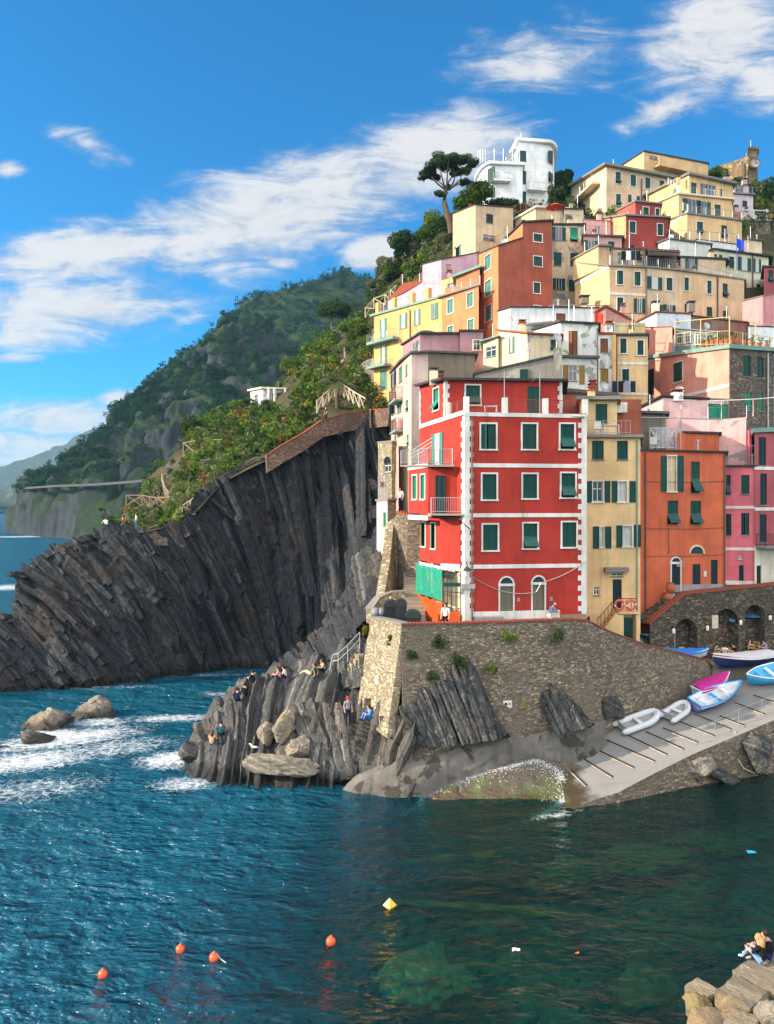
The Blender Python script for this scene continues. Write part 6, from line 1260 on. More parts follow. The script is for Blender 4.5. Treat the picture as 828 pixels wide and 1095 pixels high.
# stone tower, walls and steps left of the red house
h = House('stone_tower', 'stone tower with an arched opening at the foot of the pink and cream house', 'tower')
F, F2 = h.block([(404.5, 67, 474), (419, 63.5, 473), (424, 64, 474)], 14, STONEL, 4, (.1, .15, CONC), {0: W_('g', 'P', (410.5, 494, 418, 505))}); q = MB(); u0, _ = F.u_of(410.5); u1, Dm = F.u_of(418); uc = (u0 + u1) / 2; pts = [F.w(uc + math.cos(math.pi * k / 10) * (u1 - u0) / 2, zof(494, Dm) + .01, .03) + Vector((0, 0, math.sin(math.pi * k / 10) * .5)) for k in range(11)]; q.poly(list(reversed(pts))); h.part('arch_opening', q, DARK); h.done()
h = House('stone_outhouse', 'narrow pale stone building with a railed roof left of the red house')
F, F2 = h.block([(403, 62, 536), (414.5, 57.5, 535.5), (424, 57.8, 535)], 8, [S('grey white render', (196, 190, 176), .5, .4), STONEL], 3, (.2, .15, CONC), {0: W_('cn', 'M', (127, 305, 146, 398), m=TEAL)}); h.rail([F.w(.2, F.za + .15, -.1), F.w(F.L, F.zb + .15, -.1), F2.w(F2.L, F2.zb + .15, -.1)], 1.9, STEEL, .35); h.done()
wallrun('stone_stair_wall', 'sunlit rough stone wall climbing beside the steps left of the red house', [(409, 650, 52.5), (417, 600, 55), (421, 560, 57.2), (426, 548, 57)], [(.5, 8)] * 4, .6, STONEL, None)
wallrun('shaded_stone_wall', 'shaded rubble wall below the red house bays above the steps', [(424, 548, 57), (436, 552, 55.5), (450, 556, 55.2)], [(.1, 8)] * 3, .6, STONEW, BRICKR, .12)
wallrun('low_curved_wall', 'low stone wall behind the rubbish bins at the foot of the steps', [(398, 652, 51.4), (406, 640, 52.6), (420, 634, 53), (433, 633, 53)], [(.05, 9.1)] * 4, .45, STONEL, CONC, .1)
m = MB(); NS = 13
for k in range(NS):
    t = k / NS; D0 = 50.6 + (56.6 - 50.6) * t; z = 9.2 + .24 * (k + 1); xa, xb = at(434, 540, D0)[0], at(450 - 4 * t, 540, D0)[0]; m.box(((xa + xb) / 2 + .1, D0 + .23, (z + 8.5) / 2), (xb - xa + .5, .46, z - 8.5))
o = m.build('stone_steps', slate('worn step stone', (150, 138, 120))); props(o, 'worn stone steps climbing between rubble wall and scaffolded bay', 'steps')
# brick walkway wall on top of the dark cliff
wallrun('cliff_walk_wall', 'brown brick parapet wall rising along the top of the dark cliff', [(285, 488, 80.3), (300, 478, 80.8), (325, 464, 82), (345, 450, 83), (370, 443, 84.2), (395, 439, 85), (417, 438, 82)], [(.3, 20.3), (.3, 21.3), (.3, 22.8), (.3, 24.3), (.3, 25), (.3, 25.4), (.3, 25.4)], .6, BRICKW, BRICKR, .15)
wallrun('path_wall', 'long low stone path wall with walkers on the cliff edge', [(112, 572, 77), (150, 570, 77.4), (175, 563, 77.8), (196, 556, 78)], [(.1, 12.9)] * 4, .4, STONEW, None)
wallrun('slope_wall', 'stone retaining wall with a lookout fence among the slope bushes', [(196, 486, 108), (214, 484, 106), (222, 486, 107)], [(.5, 12)] * 3, .8, STONEL, CONC, .2)
wallrun('seaside_promenade_wall', 'pale seaside promenade wall running along the distant headland cliff', [(28, 521, 424), (60, 518.5, 396), (100, 517, 384), (140, 514, 372), (172, 511, 364)], [(1, 25.7), (1, 26.2), (1, 26.5), (1, 27.5), (1, 28.6)], 1.2, plain('promenade concrete', (74, 76, 74), .9, .2, 0, .4, .3), None)
wallrun('grey_slope_wall', 'grey retaining wall among bushes right of the palm', [(376, 402, 118), (390, 388, 113), (401, 384, 110)], [(.5, 24)] * 3, .8, STONEW, CONC, .2)
# wooden fences
WOODF = plain('fence wood', (190, 174, 148), .85, .2); WOODG = plain('grey fence wood', (146, 128, 112), .85, .2)
def xfence(label, pts, h, mat, name='wooden_fence'):
    T = [at(*p) for p in pts]; r = empty(name, T[0], label, 'fence'); U = Vector((0, 0, h)); rails = MB(); 
    for a, b in zip(T, T[1:]):
        L = (b - a).length; k = max(1, int(round(L / (h * 1.15))))
        for i in range(k):
            p, q = a.lerp(b, i / k), a.lerp(b, (i + 1) / k); rails.tube([p, q + U], h * .04, 4); rails.tube([p + U, q], h * .04, 4); m = MB(); m.tube([p, p + U * 1.05], h * .06, 5); m.build('post', mat, r)
        rails.tube([a + U, b + U], h * .05, 4)
    rails.build('cross_rails', mat, r)
xfence('pale wooden cross rail fence climbing past the palm', [(339, 442, 92), (352, 430, 95), (364, 422, 97), (378, 432, 93), (391, 440, 90)], 1.5, WOODF)
xfence('grey wooden cross rail fence on the low path', [(135, 541, 88), (152, 541, 88), (168, 544, 87), (182, 543, 86)], 1.2, WOODG)
xfence('wooden fence at the lookout with a timber frame', [(196, 486, 107.6), (209, 484, 106)], 1.6, WOODG)
xfence('grey cross rail fence in front of dark bushes right of the lookout', [(226, 480, 104), (240, 480, 102), (252, 479, 100)], 1.2, WOODG)
xfence('leaning broken fence on the rocks below the lookout', [(173, 516, 100), (176, 530, 96), (181, 538, 93)], 1.2, WOODG)
xfence('white railing along the slope path behind the ochre house', [(391, 340, 124), (400, 330, 122), (412, 326, 120), (424, 316, 118)], 1.6, WOODF)
xfence('low fence bordering the path on the cliff edge', [(186, 558, 82), (204, 546, 81), (216, 536, 81)], 1.1, WOODF)
# ================================================================ trees
BARK = plain('bark', (96, 80, 66), .95, .1, 0, .35, 2.0)
def limb(m, a, b, r0, r1, r, bend=.12, seg=6, n=6):
    a, b = Vector(a), Vector(b); L = (b - a).length; o = Vector((r.normal(), r.normal(), r.normal() * .4)) * L * bend; pts = []
    for k in range(n + 1):
        t = k / n; pts.append(a.lerp(b, t) + o * (4 * t * (1 - t)))
    m.tube(pts, [r0 + (r1 - r0) * k / n for k in range(n + 1)], seg); return pts
def tree(name, label, base, height, crown, mat, seed, nleaf=1600, size=.2, trunk=.35, crown_c=None, lumps=10, group=None, lean=(0, 0)):
    r = np.random.default_rng(seed); b = Vector(base); root = empty(name, b, label, 'tree', group); cc = Vector(crown_c) if crown_c is not None else b + Vector((lean[0], lean[1], height - crown[2]))
    m = MB(); top = b.lerp(cc, .85); limb(m, b - Vector((0, 0, .5)), top, trunk, trunk * .4, r, .05, 8)
    for k in range(6):
        d = Vector((r.normal(), r.normal(), abs(r.normal()) * .5)); d.normalize(); s = b.lerp(cc, r.uniform(.5, .85)); limb(m, s, cc + Vector((d[0] * crown[0], d[1] * crown[1], d[2] * crown[2])) * .7, trunk * .35, .03, r)
    m.build('trunk', BARK, root); C, N = blob_points(cc, crown, nleaf, r, lumps); V, F = leaves(C, N, r.uniform(.6, 1.4, nleaf) * size, r); np_mesh('crown', V, F, mat, parent=root); return root
# the big umbrella pine
PINEM = leafmat('stone pine needles', [(38, 60, 38), (60, 84, 48), (86, 104, 60)], .7)
D0 = 117; rp = np.random.default_rng(5); root = empty('umbrella_pine', at(481, 243, D0), 'tall umbrella pine with a bare leaning trunk against the sky', 'tree'); m = MB()
P_ = lambda x, y, dd=0: at(x, y, D0 + dd)
m.tube([P_(483, 250), P_(481, 238), P_(478, 226), P_(476, 217), P_(477, 206)], [.5, .42, .38, .34, .3], 8); m.tube([P_(481, 238), P_(476, 228, .4), P_(474, 218, .4), P_(475.5, 211, .2), P_(478, 205)], [.32, .3, .26, .24, .22], 7)
for (x, y, dd, r0) in ((462, 188, -1, .16), (470, 180, 1, .16), (484, 178, .5, .18), (494, 182, -1, .15), (503, 175, 1, .14), (490, 192, 2, .14), (455, 190, 1, .12), (480, 170, -2, .14), (496, 196, 0, .1), (471, 206, 0, .1)): limb(m, P_(477 + rp.uniform(-1, 1), 205 - abs(x - 478) * .1), P_(x, y, dd), r0, .05, rp, .12)
m.build('trunk', BARK, root); Cs, Ns = [], []
for (x, y, rx, rz_, dd, n) in ((456, 184, 1.25, .7, 0, 900), (464, 176, 1.6, .95, -1, 1300), (474, 169, 1.7, .85, .6, 1300), (484, 172, 1.5, .85, -.8, 1000), (496, 172, 1.5, .75, .6, 1000), (505, 174, 1.0, .55, 0, 600), (466, 190, 1.0, .5, 1.5, 400), (490, 184, 1.2, .6, 1.5, 600), (499, 183, .8, .5, -1, 350), (497, 195, .9, .5, 0, 450), (470, 208, .75, .6, 0, 420), (479, 200, .5, .4, 0, 150), (476, 178, 1.2, .6, 2.4, 500), (452, 190, .6, .35, 0, 200)):
    C, N = blob_points(P_(x, y, dd), (rx * 1.32, rx * 1.32, rz_ * 1.2), int(n * 2.8), rp, 12); Cs.append(C); Ns.append(N)
C = np.concatenate(Cs); V, F = leaves(C, np.concatenate(Ns), rp.uniform(.08, .2, len(C)), rp); np_mesh('crown', V, F, PINEM, parent=root)
tree('dark_pine', 'broad dark pine standing alone on the slope in front of the far hill', at(357, 353, 165), 9, (4.6, 4.4, 2.5), PINEM, 41, 3400, .24, .28, at(355, 330, 165), 12)
for i, (x, y, D, yb, c, mt, lab, seed, sz) in enumerate((
    (432, 262, 132, 285, (3.6, 3.4, 2.8), L2, 'dark green tree on the skyline slope left of the flat beige house', 51, .24), (463, 242, 130, 262, (3.0, 3.0, 2.6), L1, 'green tree below the umbrella pine on the ridge', 52, .24), (412, 290, 134, 308, (3.0, 3, 2.4), L4, 'grey green bushy tree lowest on the village ridge', 53, .24),
    (514, 207, 121, 224, (2.6, 2.4, 2.6), L1, 'bright green tree in front of the white modern house', 54, .2), (498, 214, 122, 226, (2.4, 2.2, 1.6), L1, 'low green tree left of the white modern house', 55, .2), (540, 219, 121, 226, (3.4, 2, 1.0), L2, 'dark hedge like tree at the foot of the white modern house', 56, .2),
    (602, 200, 140, 222, (3.6, 3.2, 3.6), L2, 'dark tree between the white modern house and the upper cream house', 57, .26), (594, 210, 126, 222, (1.8, 1.8, 1.7), L2, 'small dark tree right below the white modern house corner', 58, .2), (762, 188, 148, 205, (2.4, 2.4, 1.7), L1, 'light green tree left of the castle wall', 59, .25),
    (789, 197, 142, 210, (2.2, 2, 1.2), L2, 'dark tree directly under the castle tower wall', 60, .22), (822, 205, 140, 230, (4.2, 4, 3.4), L2, 'big dark tree at the right edge below the castle', 61, .26), (812, 222, 134, 245, (3.0, 2.6, 2.4), L1, 'green tree at the right edge behind the pergola terrace', 62, .24),
    (804, 250, 124, 268, (3.8, 2.6, 2.0), L2, 'dark bushy tree under the stone pergola terrace', 63, .22), (823, 252, 126, 270, (3.0, 2.6, 2.6), L1, 'leafy tree at the right edge beside the blue flag', 64, .22), (329, 415, 116, 440, (1.5, 1.5, 3.0), L1, 'bright green pointed cypress like tree near the white cottage', 65, .18),
    (263, 440, 132, 455, (2.8, 2.4, 2.2), L2, 'dark round tree left of the white cottage', 66, .22), (289, 436, 122, 446, (1.7, 1.5, 1.3), L2, 'small dark tree in front of the white cottage', 67, .18), (205, 460, 124, 478, (2.4, 2.2, 2.4), L2, 'dark olive tree on the outermost slope edge', 68, .2),
    (228, 452, 128, 470, (3.4, 2.6, 2.2), L1, 'spreading green tree on the slope above the lookout', 69, .22), (258, 484, 102, 500, (2.2, 2, 1.7), L1, 'bright green bush tree above the dark cliff edge', 70, .18), (229, 503, 94, 518, (2.2, 2, 1.8), L4, 'pale feathery tree on the cliff edge below the lookout', 71, .17),
    (302, 458, 106, 478, (3.6, 2.8, 2.6), L4, 'large grey green feathery tree above the brick walkway wall', 72, .2), (274, 466, 108, 488, (2.6, 2.2, 2.0), L4, 'grey green tree left of the brick walkway wall', 73, .2), (205, 538, 87, 552, (2.0, 1.8, 1.8), L3, 'yellowish bush tree beside the cliff path', 74, .16),
    (254, 478, 100, 490, (1.4, 1.3, 1.2), L3, 'small yellow autumn tree in the slope bushes', 75, .15), (352, 372, 138, 392, (3.6, 3, 2.6), L1, 'sunlit green tree on the slope below the dark pine', 76, .22), (318, 392, 140, 410, (3.4, 3, 2.4), L1, 'sunlit green tree above the white cottage roof', 77, .22),
    (381, 352, 134, 372, (3.0, 2.6, 2.4), L1, 'green tree left of the ochre house balconies', 78, .22), (335, 388, 134, 405, (2.6, 2.4, 2.0), L3, 'yellow green tree beside the sunlit trees on the slope', 79, .2),
    (405, 305, 134, 318, (2.4, 2.4, 2.0), L4, 'grey green bush tree at the lower end of the ridge line', 80, .2), (420, 291, 133, 304, (2.6, 2.4, 2.2), L1, 'green bush tree second along the ridge line', 81, .2), (441, 271, 132, 285, (2.8, 2.4, 2.4), L4, 'pale bush tree midway along the ridge line', 82, .2), (452, 256, 131, 270, (2.6, 2.4, 2.4), L1, 'green bush tree on the ridge left of the flat beige house', 83, .2), (470, 246, 128, 258, (2.4, 2.2, 2.2), L2, 'dark bush tree at the foot of the umbrella pine', 84, .2), (474, 262, 122, 276, (2.0, 2.0, 1.8), L4, 'pale bush tree touching the flat beige house', 85, .2), (447, 290, 126, 304, (2.6, 2.2, 2.0), L1, 'green bush tree just above the mauve roof terrace', 86, .2))):
    tree('leafy_tree', lab, at(x, yb, D), (yb - y) / FPX * D + c[2], c, mt, seed, int(1500 + 330 * c[0] * c[2]), sz, .2, at(x, y, D), 10, 'trees around the village')
# palm
root = empty('palm_tree', at(361, 436, 97), 'grey green palm with drooping fronds left of the ochre house', 'tree'); m = MB(); top = at(361, 410, 97); m.tube([at(361, 440, 97), top], [.32, .26], 8); m.build('trunk', BARK, root)
Vs, Fs_ = [], []; rpm = np.random.default_rng(9)
for k in range(46):
    az = rpm.uniform(0, 6.28); el = rpm.uniform(-.1, 1.35); L = rpm.uniform(2.4, 3.5); d = np.array([math.cos(az) * math.cos(el), math.sin(az) * math.cos(el), math.sin(el)]); p = np.array(top); pr = np.array([-math.sin(az), math.cos(az), 0])
    for s in range(14):
        t = s / 14; p2 = p + (d - np.array([0, 0, 1]) * t * 1.25) * L / 14
        for sg in (-1, 1):
            w = .5 * (1 - abs(t - .45)) ; tip = p + pr * sg * w + (p2 - p) * 2.0 + np.array([0, 0, -.12]); b = len(Vs); Vs += [p, p + (p2 - p) * .55, tip, tip]; Fs_.append((b, b + 1, b + 2, b + 3))
        p = p2
np_mesh('crown', np.array(Vs), np.array(Fs_), leafmat('palm fronds', [(74, 84, 54), (104, 110, 72), (130, 128, 86)], 1.0), parent=root)
# wall plants
for (x, y, D, s, mt, lab) in ((406, 682, 49.6, .42, L1, 'small green plant growing high on the sunlit quay wall left'), (418.5, 683, 47.2, .4, L1, 'bright round plant on the sunlit quay wall near its corner'), (390, 674, 50.6, .5, L3, 'yellowish plant at the top left end of the sunlit quay wall'), (470, 686, 46.0, .55, L2, 'green tuft on the shaded quay wall nearest the bins'), (543, 681, 46.6, .65, L1, 'largest green tuft on the quay wall under the first red house door'), (598, 680, 47.4, .6, L2, 'green tuft on the quay wall under the second red house door'), (526, 715, 46.0, .45, L1, 'small green tuft mid height on the quay wall'), (462, 722, 45.5, .45, L2, 'dark tuft just above the slanting rock ribs'), (493, 706, 45.8, .6, L2, 'dark green tuft at the peak of the slanting rock ribs'), (441, 699, 45.9, .4, L2, 'dim tuft on the shaded quay wall close to its corner'), (740, 648, 60.5, .8, L2, 'green plant hanging on the arched wall above the first arch'), (690, 694, 52.6, .7, L2, 'dark plant at the foot of the orange house steps')):
    r = empty('wall_plant', at(x, y, D), lab, 'plant', 'plants rooted in the stone walls'); n = 420; C, N = blob_points(at(x, y, D), (s, s * .6, s), n, rng, 7); V, F = leaves(C, N, rng.uniform(.04, .1, n), rng); np_mesh('leaves', V, F, mt, parent=r); m = MB(); a = at(x, y, D)
    for k in range(5): m.tube([a + Vector((0, .4, -.1)), a + Vector((rng.uniform(-s, s) * .6, -.1, rng.uniform(-s, s) * .6))], .015, 4)
    m.build('stem', BARK, r)

# ================================================================ boats
def mat_axes(f, up, o):
    f = f.normalized(); y = up.cross(f).normalized(); z = f.cross(y).normalized(); M = Matrix((f, y, z)).transposed().to_4x4(); M.translation = o; return M
RUP = Vector((-RGX, -RGY, 1)).normalized()
def boat(name, label, stern, bow, beam, h, hull, inner, rim, up=RUP, cover=None, thwarts=3, roll=0, band=None, motor=False, oars=False):
    f = bow - stern; L = f.length; M = mat_axes(f, up, stern) @ Matrix.Rotation(roll, 4, 'X'); root = empty(name, (0, 0, 0), label, 'boat'); root.matrix_world = M; OFF[root.name] = Vector((0, 0, 0)); NS, NP = 22, 13
    def sec(t, off=0.0, drop=0):
        w = beam / 2 * (min(1, .80 + .75 * t) if t < .27 else 1) * (1 - max(0, (t - .4) / .6) ** 2.1 * .985); sh = h * (1 + .42 * max(0, (t - .35) / .65) ** 2 + .1 * (1 - t) ** 3); ke = h * .42 * max(0, (t - .72) / .28) ** 2; out = []
        for k in range(NP):
            a = -1 + 2 * k / (NP - 1); s = abs(a); yy = math.copysign(w * min(1, s ** .62 * 1.0) , a) if s > 0 else 0; zz = ke + (sh - ke) * s ** 2.6; yy = yy * (1 - off / max(w, .05)) if w > off else 0
            out.append(Vector((t * L + (.06 * L * (zz / sh) * t ** 4), yy, zz + (off * (1 - s ** 2) if off else 0) - (drop if s > .99 else 0))))
        return out
    o1, i1 = MB(), MB(); A = [sec(k / NS) for k in range(NS + 1)]; B = [sec(k / NS, .05, 0) for k in range(NS + 1)]
    for k in range(NS):
        for j in range(NP - 1):
            mi = 1 if (band and (j < 1 or j > NP - 3)) else 0
            o1.quad(A[k][j], A[k][j + 1], A[k + 1][j + 1], A[k + 1][j], mi); i1.quad(B[k][j + 1], B[k][j], B[k + 1][j], B[k + 1][j + 1])
    o1.poly(list(reversed(A[0]))); i1.poly(B[0]); o1.build('hull', [hull, band or hull], root, smooth=False, local=True); i1.build('hull_inside', inner, root, local=True)
    m = MB()
    for e in (0, NP - 1): m.tube([a[e] for a in A], .045, 6)
    m.tube([A[0][0], A[0][-1]], .045, 6); m.build('gunwale', rim, root, local=True)
    if cover:
        m = MB()
        for k in range(NS):
            for j in range(6):
                def cp(k, j):
                    a = A[k]; u = j / 6; p = a[0].lerp(a[-1], u); p = p * 1.0; p[2] += .04 + math.sin(math.pi * u) * (.22 * h + .05 * math.sin(k * 1.7) * h) * (1 - .5 * k / NS); p[1] *= 1.06; return p
                m.quad(cp(k, j + 1), cp(k, j), cp(k + 1, j), cp(k + 1, j + 1))
            for e in (0, NP - 1):
                p, q = A[k][e] * 1.0, A[k + 1][e] * 1.0; p[1] *= 1.06; q[1] *= 1.06; d = Vector((0, 0, -.14)); u = Vector((0, 0, .04)); m.quad(p + u, q + u, q + d, p + d)
        m.build('cover', cover, root, smooth=True, local=True)
    else:
        for k in range(thwarts):
            t = .2 + .5 * k / max(1, thwarts - 1); a = sec(t, .05); z = a[-1][2] - h * .3; w = abs(a[-1][1]) * .95; m = MB(); m.box((t * L, 0, z), (.26, 2 * w, .05)); m.build('thwart', rim if k % 2 else inner, root, local=True)
        m = MB()
        m.hexa([Vector((L * .06, -beam * .22, h * .16)), Vector((L * .72, -beam * .14, h * .2)), Vector((L * .72, beam * .14, h * .2)), Vector((L * .06, beam * .22, h * .16))] + [Vector((L * .06, -beam * .22, h * .19)), Vector((L * .72, -beam * .14, h * .23)), Vector((L * .72, beam * .14, h * .23)), Vector((L * .06, beam * .22, h * .19))]); m.build('floorboard', inner, root, local=True)
    m = MB(); m.box((L * .5, 0, .0), (L * .86, .07, .1)); m.build('keel', hull, root, local=True)
    if oars:
        for s in (-1, 1):
            m = MB(); m.tube([Vector((L * .15, s * beam * .2, h * .95)), Vector((L * .7, s * beam * .26, h * .98))], .03, 5); m.box((L * .74, s * beam * .27, h * .98), (.4, .14, .03)); m.build('oar', WHITE, root, local=True)
    if motor:
        m = MB(); m.box((-.12, 0, h * .95), (.28, .24, .34)); m.box((-.14, 0, h * .4), (.1, .1, .9)); m.build('outboard_motor', IRON, root, local=True)
    return root
BLUE = plain('boat blue', (36, 72, 168), .4, .5); LBLUE = plain('boat light blue', (40, 156, 214), .4, .5); LB2 = plain('boat pale blue inside', (96, 186, 224), .5, .4); NAVY = plain('boat navy', (34, 40, 82), .35, .5); REDR = plain('boat red rim', (150, 62, 62), .5); MAG = plain('magenta tarpaulin', (186, 40, 128), .7, .3); BTARP = plain('blue tarpaulin', (42, 128, 216), .7, .3); WTARP = plain('white tarpaulin', (214, 208, 206), .8, .3); BW = plain('boat white', (226, 228, 232), .4, .5); TEALH = plain('boat teal bottom', (52, 112, 122), .5)
up = lambda p, z=.12: p + Vector((0, 0, z))
boat('rowing_boat', 'white rowing boat with a blue lower hull and blue thwarts lying on the slipway', up(on_ramp(742, 762)), up(on_ramp(789, 742)), 1.5, .62, BLUE, BW, LBLUE, band=BW, thwarts=3, oars=True, roll=.12)
boat('covered_boat', 'boat under a magenta cover behind the white and blue rowing boat', up(on_ramp(745, 748)), up(on_ramp(778, 733)), 1.2, .62, BW, BW, BW, cover=MAG)
boat('light_blue_boat', 'light blue open boat highest on the slipway at the right edge', up(on_ramp(846, 724)), up(on_ramp(800, 735)), 1.7, .7, LBLUE, LB2, BW, band=LB2, thwarts=3, roll=-.1, oars=False)
T54 = lambda x, y, z=5.42: atz(x, y, z)
boat('navy_boat', 'navy blue wooden boat with a white cover and red rim beside the cafe tables', T54(824, 709), T54(766, 715), 1.9, .72, NAVY, NAVY, REDR, up=Vector((0, 0, 1)), cover=WTARP, band=NAVY)
boat('covered_boat', 'low boat under a bright blue cover behind the quay wall end', at(704, 703, 55) , at(754, 704, 56.5), 1.6, .5, BW, BW, BW, up=Vector((0, 0, 1)), cover=BTARP)
GREYI = plain('grey inflatable rubber', (196, 196, 200), .5, .5); GREYF = plain('dinghy floor', (150, 148, 146), .7)
def dinghy(label, stern, bow, w, r=.2, roll=0):
    f = bow - stern; L = f.length; root = empty('rubber_dinghy', (0, 0, 0), label, 'dinghy'); root.matrix_world = mat_axes(f, RUP, stern) @ Matrix.Rotation(roll, 4, 'X'); OFF[root.name] = Vector((0, 0, 0)); pts = [Vector((-.25, -w / 2 + r, r))]
    for k in range(5): pts.append(Vector((L * .55 * k / 4, -w / 2 + r, r)))
    for k in range(1, 12):
        a = -math.pi / 2 + math.pi * k / 12; pts.append(Vector((L * .55 + math.cos(a) * (L * .45 - r), math.sin(a) * (w / 2 - r), r + .22 * math.cos(a) ** 2)))
    for k in range(5): pts.append(Vector((L * .55 * (4 - k) / 4, w / 2 - r, r)))
    pts.append(Vector((-.25, w / 2 - r, r))); m = MB(); m.tube(pts, [r * .55] + [r] * (len(pts) - 2) + [r * .55], 10); m.build('tube', GREYI, root, smooth=True, local=True)
    m = MB(); m.poly([Vector((p[0], p[1] * .98, .1 + (p[2] - r))) for p in pts[1:-1]]); m.build('floor_sheet', GREYF, root, local=True); m = MB(); m.box((.08, 0, .26), (.06, w - 2 * r, .42)); m.build('transom', GREYF, root, local=True); m = MB(); m.box((L * .42, 0, .34), (.24, w - 1.6 * r, .05)); m.build('seat_board', WHITE, root, local=True)
    m = MB(); m.tube([p + Vector((0, 0, r * .98)) for p in pts[2:-2]], .02, 4); m.build('grab_line', STEEL, root, local=True)
dinghy('longer pale grey rubber dinghy lowest on the slipway', up(on_ramp(664, 783), .12), up(on_ramp(705, 768), .12), 1.45, .21, .05)
dinghy('smaller pale grey rubber dinghy between the longer dinghy and the rowing boat', up(on_ramp(714, 772), .12), up(on_ramp(735, 758), .12), 1.35, .19, 0)
m = MB(); a = on_ramp(774, 753); m.tube([a + Vector((0, 0, .15)), a + Vector((.05, 0, .62))], .13, 8); props(m.build('fender', WHITE), 'white fender standing by the rowing boat', 'fender')
for i, (x, y, s, lab) in enumerate(((110, 1044, .17, 'orange round buoy nearest the left photo edge'), (193, 1017, .17, 'orange round buoy farthest from the camera of the left three'), (229, 1026, .18, 'orange round buoy trailing a loose rope'), (354, 1009, .19, 'orange round buoy alone closest to the yellow one'))):
    p = atz(x, y, .02); r = empty('orange_buoy', p, lab, 'buoy', 'orange mooring buoys'); m = MB(); m.lathe([(.001, -s)] + [(s * math.sin(math.pi * k / 10), -s * math.cos(math.pi * k / 10)) for k in range(1, 10)] + [(s * .2, s), (s * .2, s * 1.25), (.001, s * 1.25)], p + Vector((0, 0, s * .45)), 18); m.build('float_body', plain('buoy orange', (240, 92, 50), .35, .5, 0, .1), r, smooth=True); m = MB(); m.tube([p + Vector((0, 0, s * 1.6)), p + Vector((.06, 0, s * 1.8)), p + Vector((.1, 0, s * 1.6))], .018, 5); m.build('eye_ring', IRON, r)
    if i == 2: m = MB(); m.tube([p + Vector((.1, 0, .22)), p + Vector((.25, -.05, .05)), p + Vector((.5, -.25, .03))], .02, 5); m.build('rope_tail', plain('rope', (190, 180, 160), .9), r)
p = atz(417, 970, .05); r = empty('yellow_buoy', p, 'yellow pointed diamond shaped buoy in the green water', 'buoy'); m = MB(); m.lathe([(.001, -.2), (.3, .08), (.001, .4)], p, 4); m.build('float_body', plain('buoy yellow', (246, 192, 30), .4, .5, 0, .1), r); m = MB(); m.tube([p + Vector((0, 0, .36)), p + Vector((0, 0, .48))], .025, 5); m.build('eye_ring', IRON, r)
for (x, y, mt, lab, sz) in ((804, 912, LBLUE, 'blue piece of plastic litter floating on the right', .22), (552, 1016, WHITE, 'white crumpled plastic litter floating in the water', .16), (617, 1020, ORANGE, 'tiny orange scrap floating in the water', .08)):
    p = atz(x, y, .02); V = []; m = MB(); rr = random.Random(x)
    q = [[p + Vector(((i - 1.5) * sz * .6, (j - 1) * sz * .5, rr.uniform(0, .08))) for j in range(3)] for i in range(4)]
    for i in range(3):
        for j in range(2): m.quad(q[i][j], q[i + 1][j], q[i + 1][j + 1], q[i][j + 1])
    o = m.build('floating_litter', mt); md = o.modifiers.new('thick', 'SOLIDIFY'); md.thickness = .02; props(o, lab, 'litter')

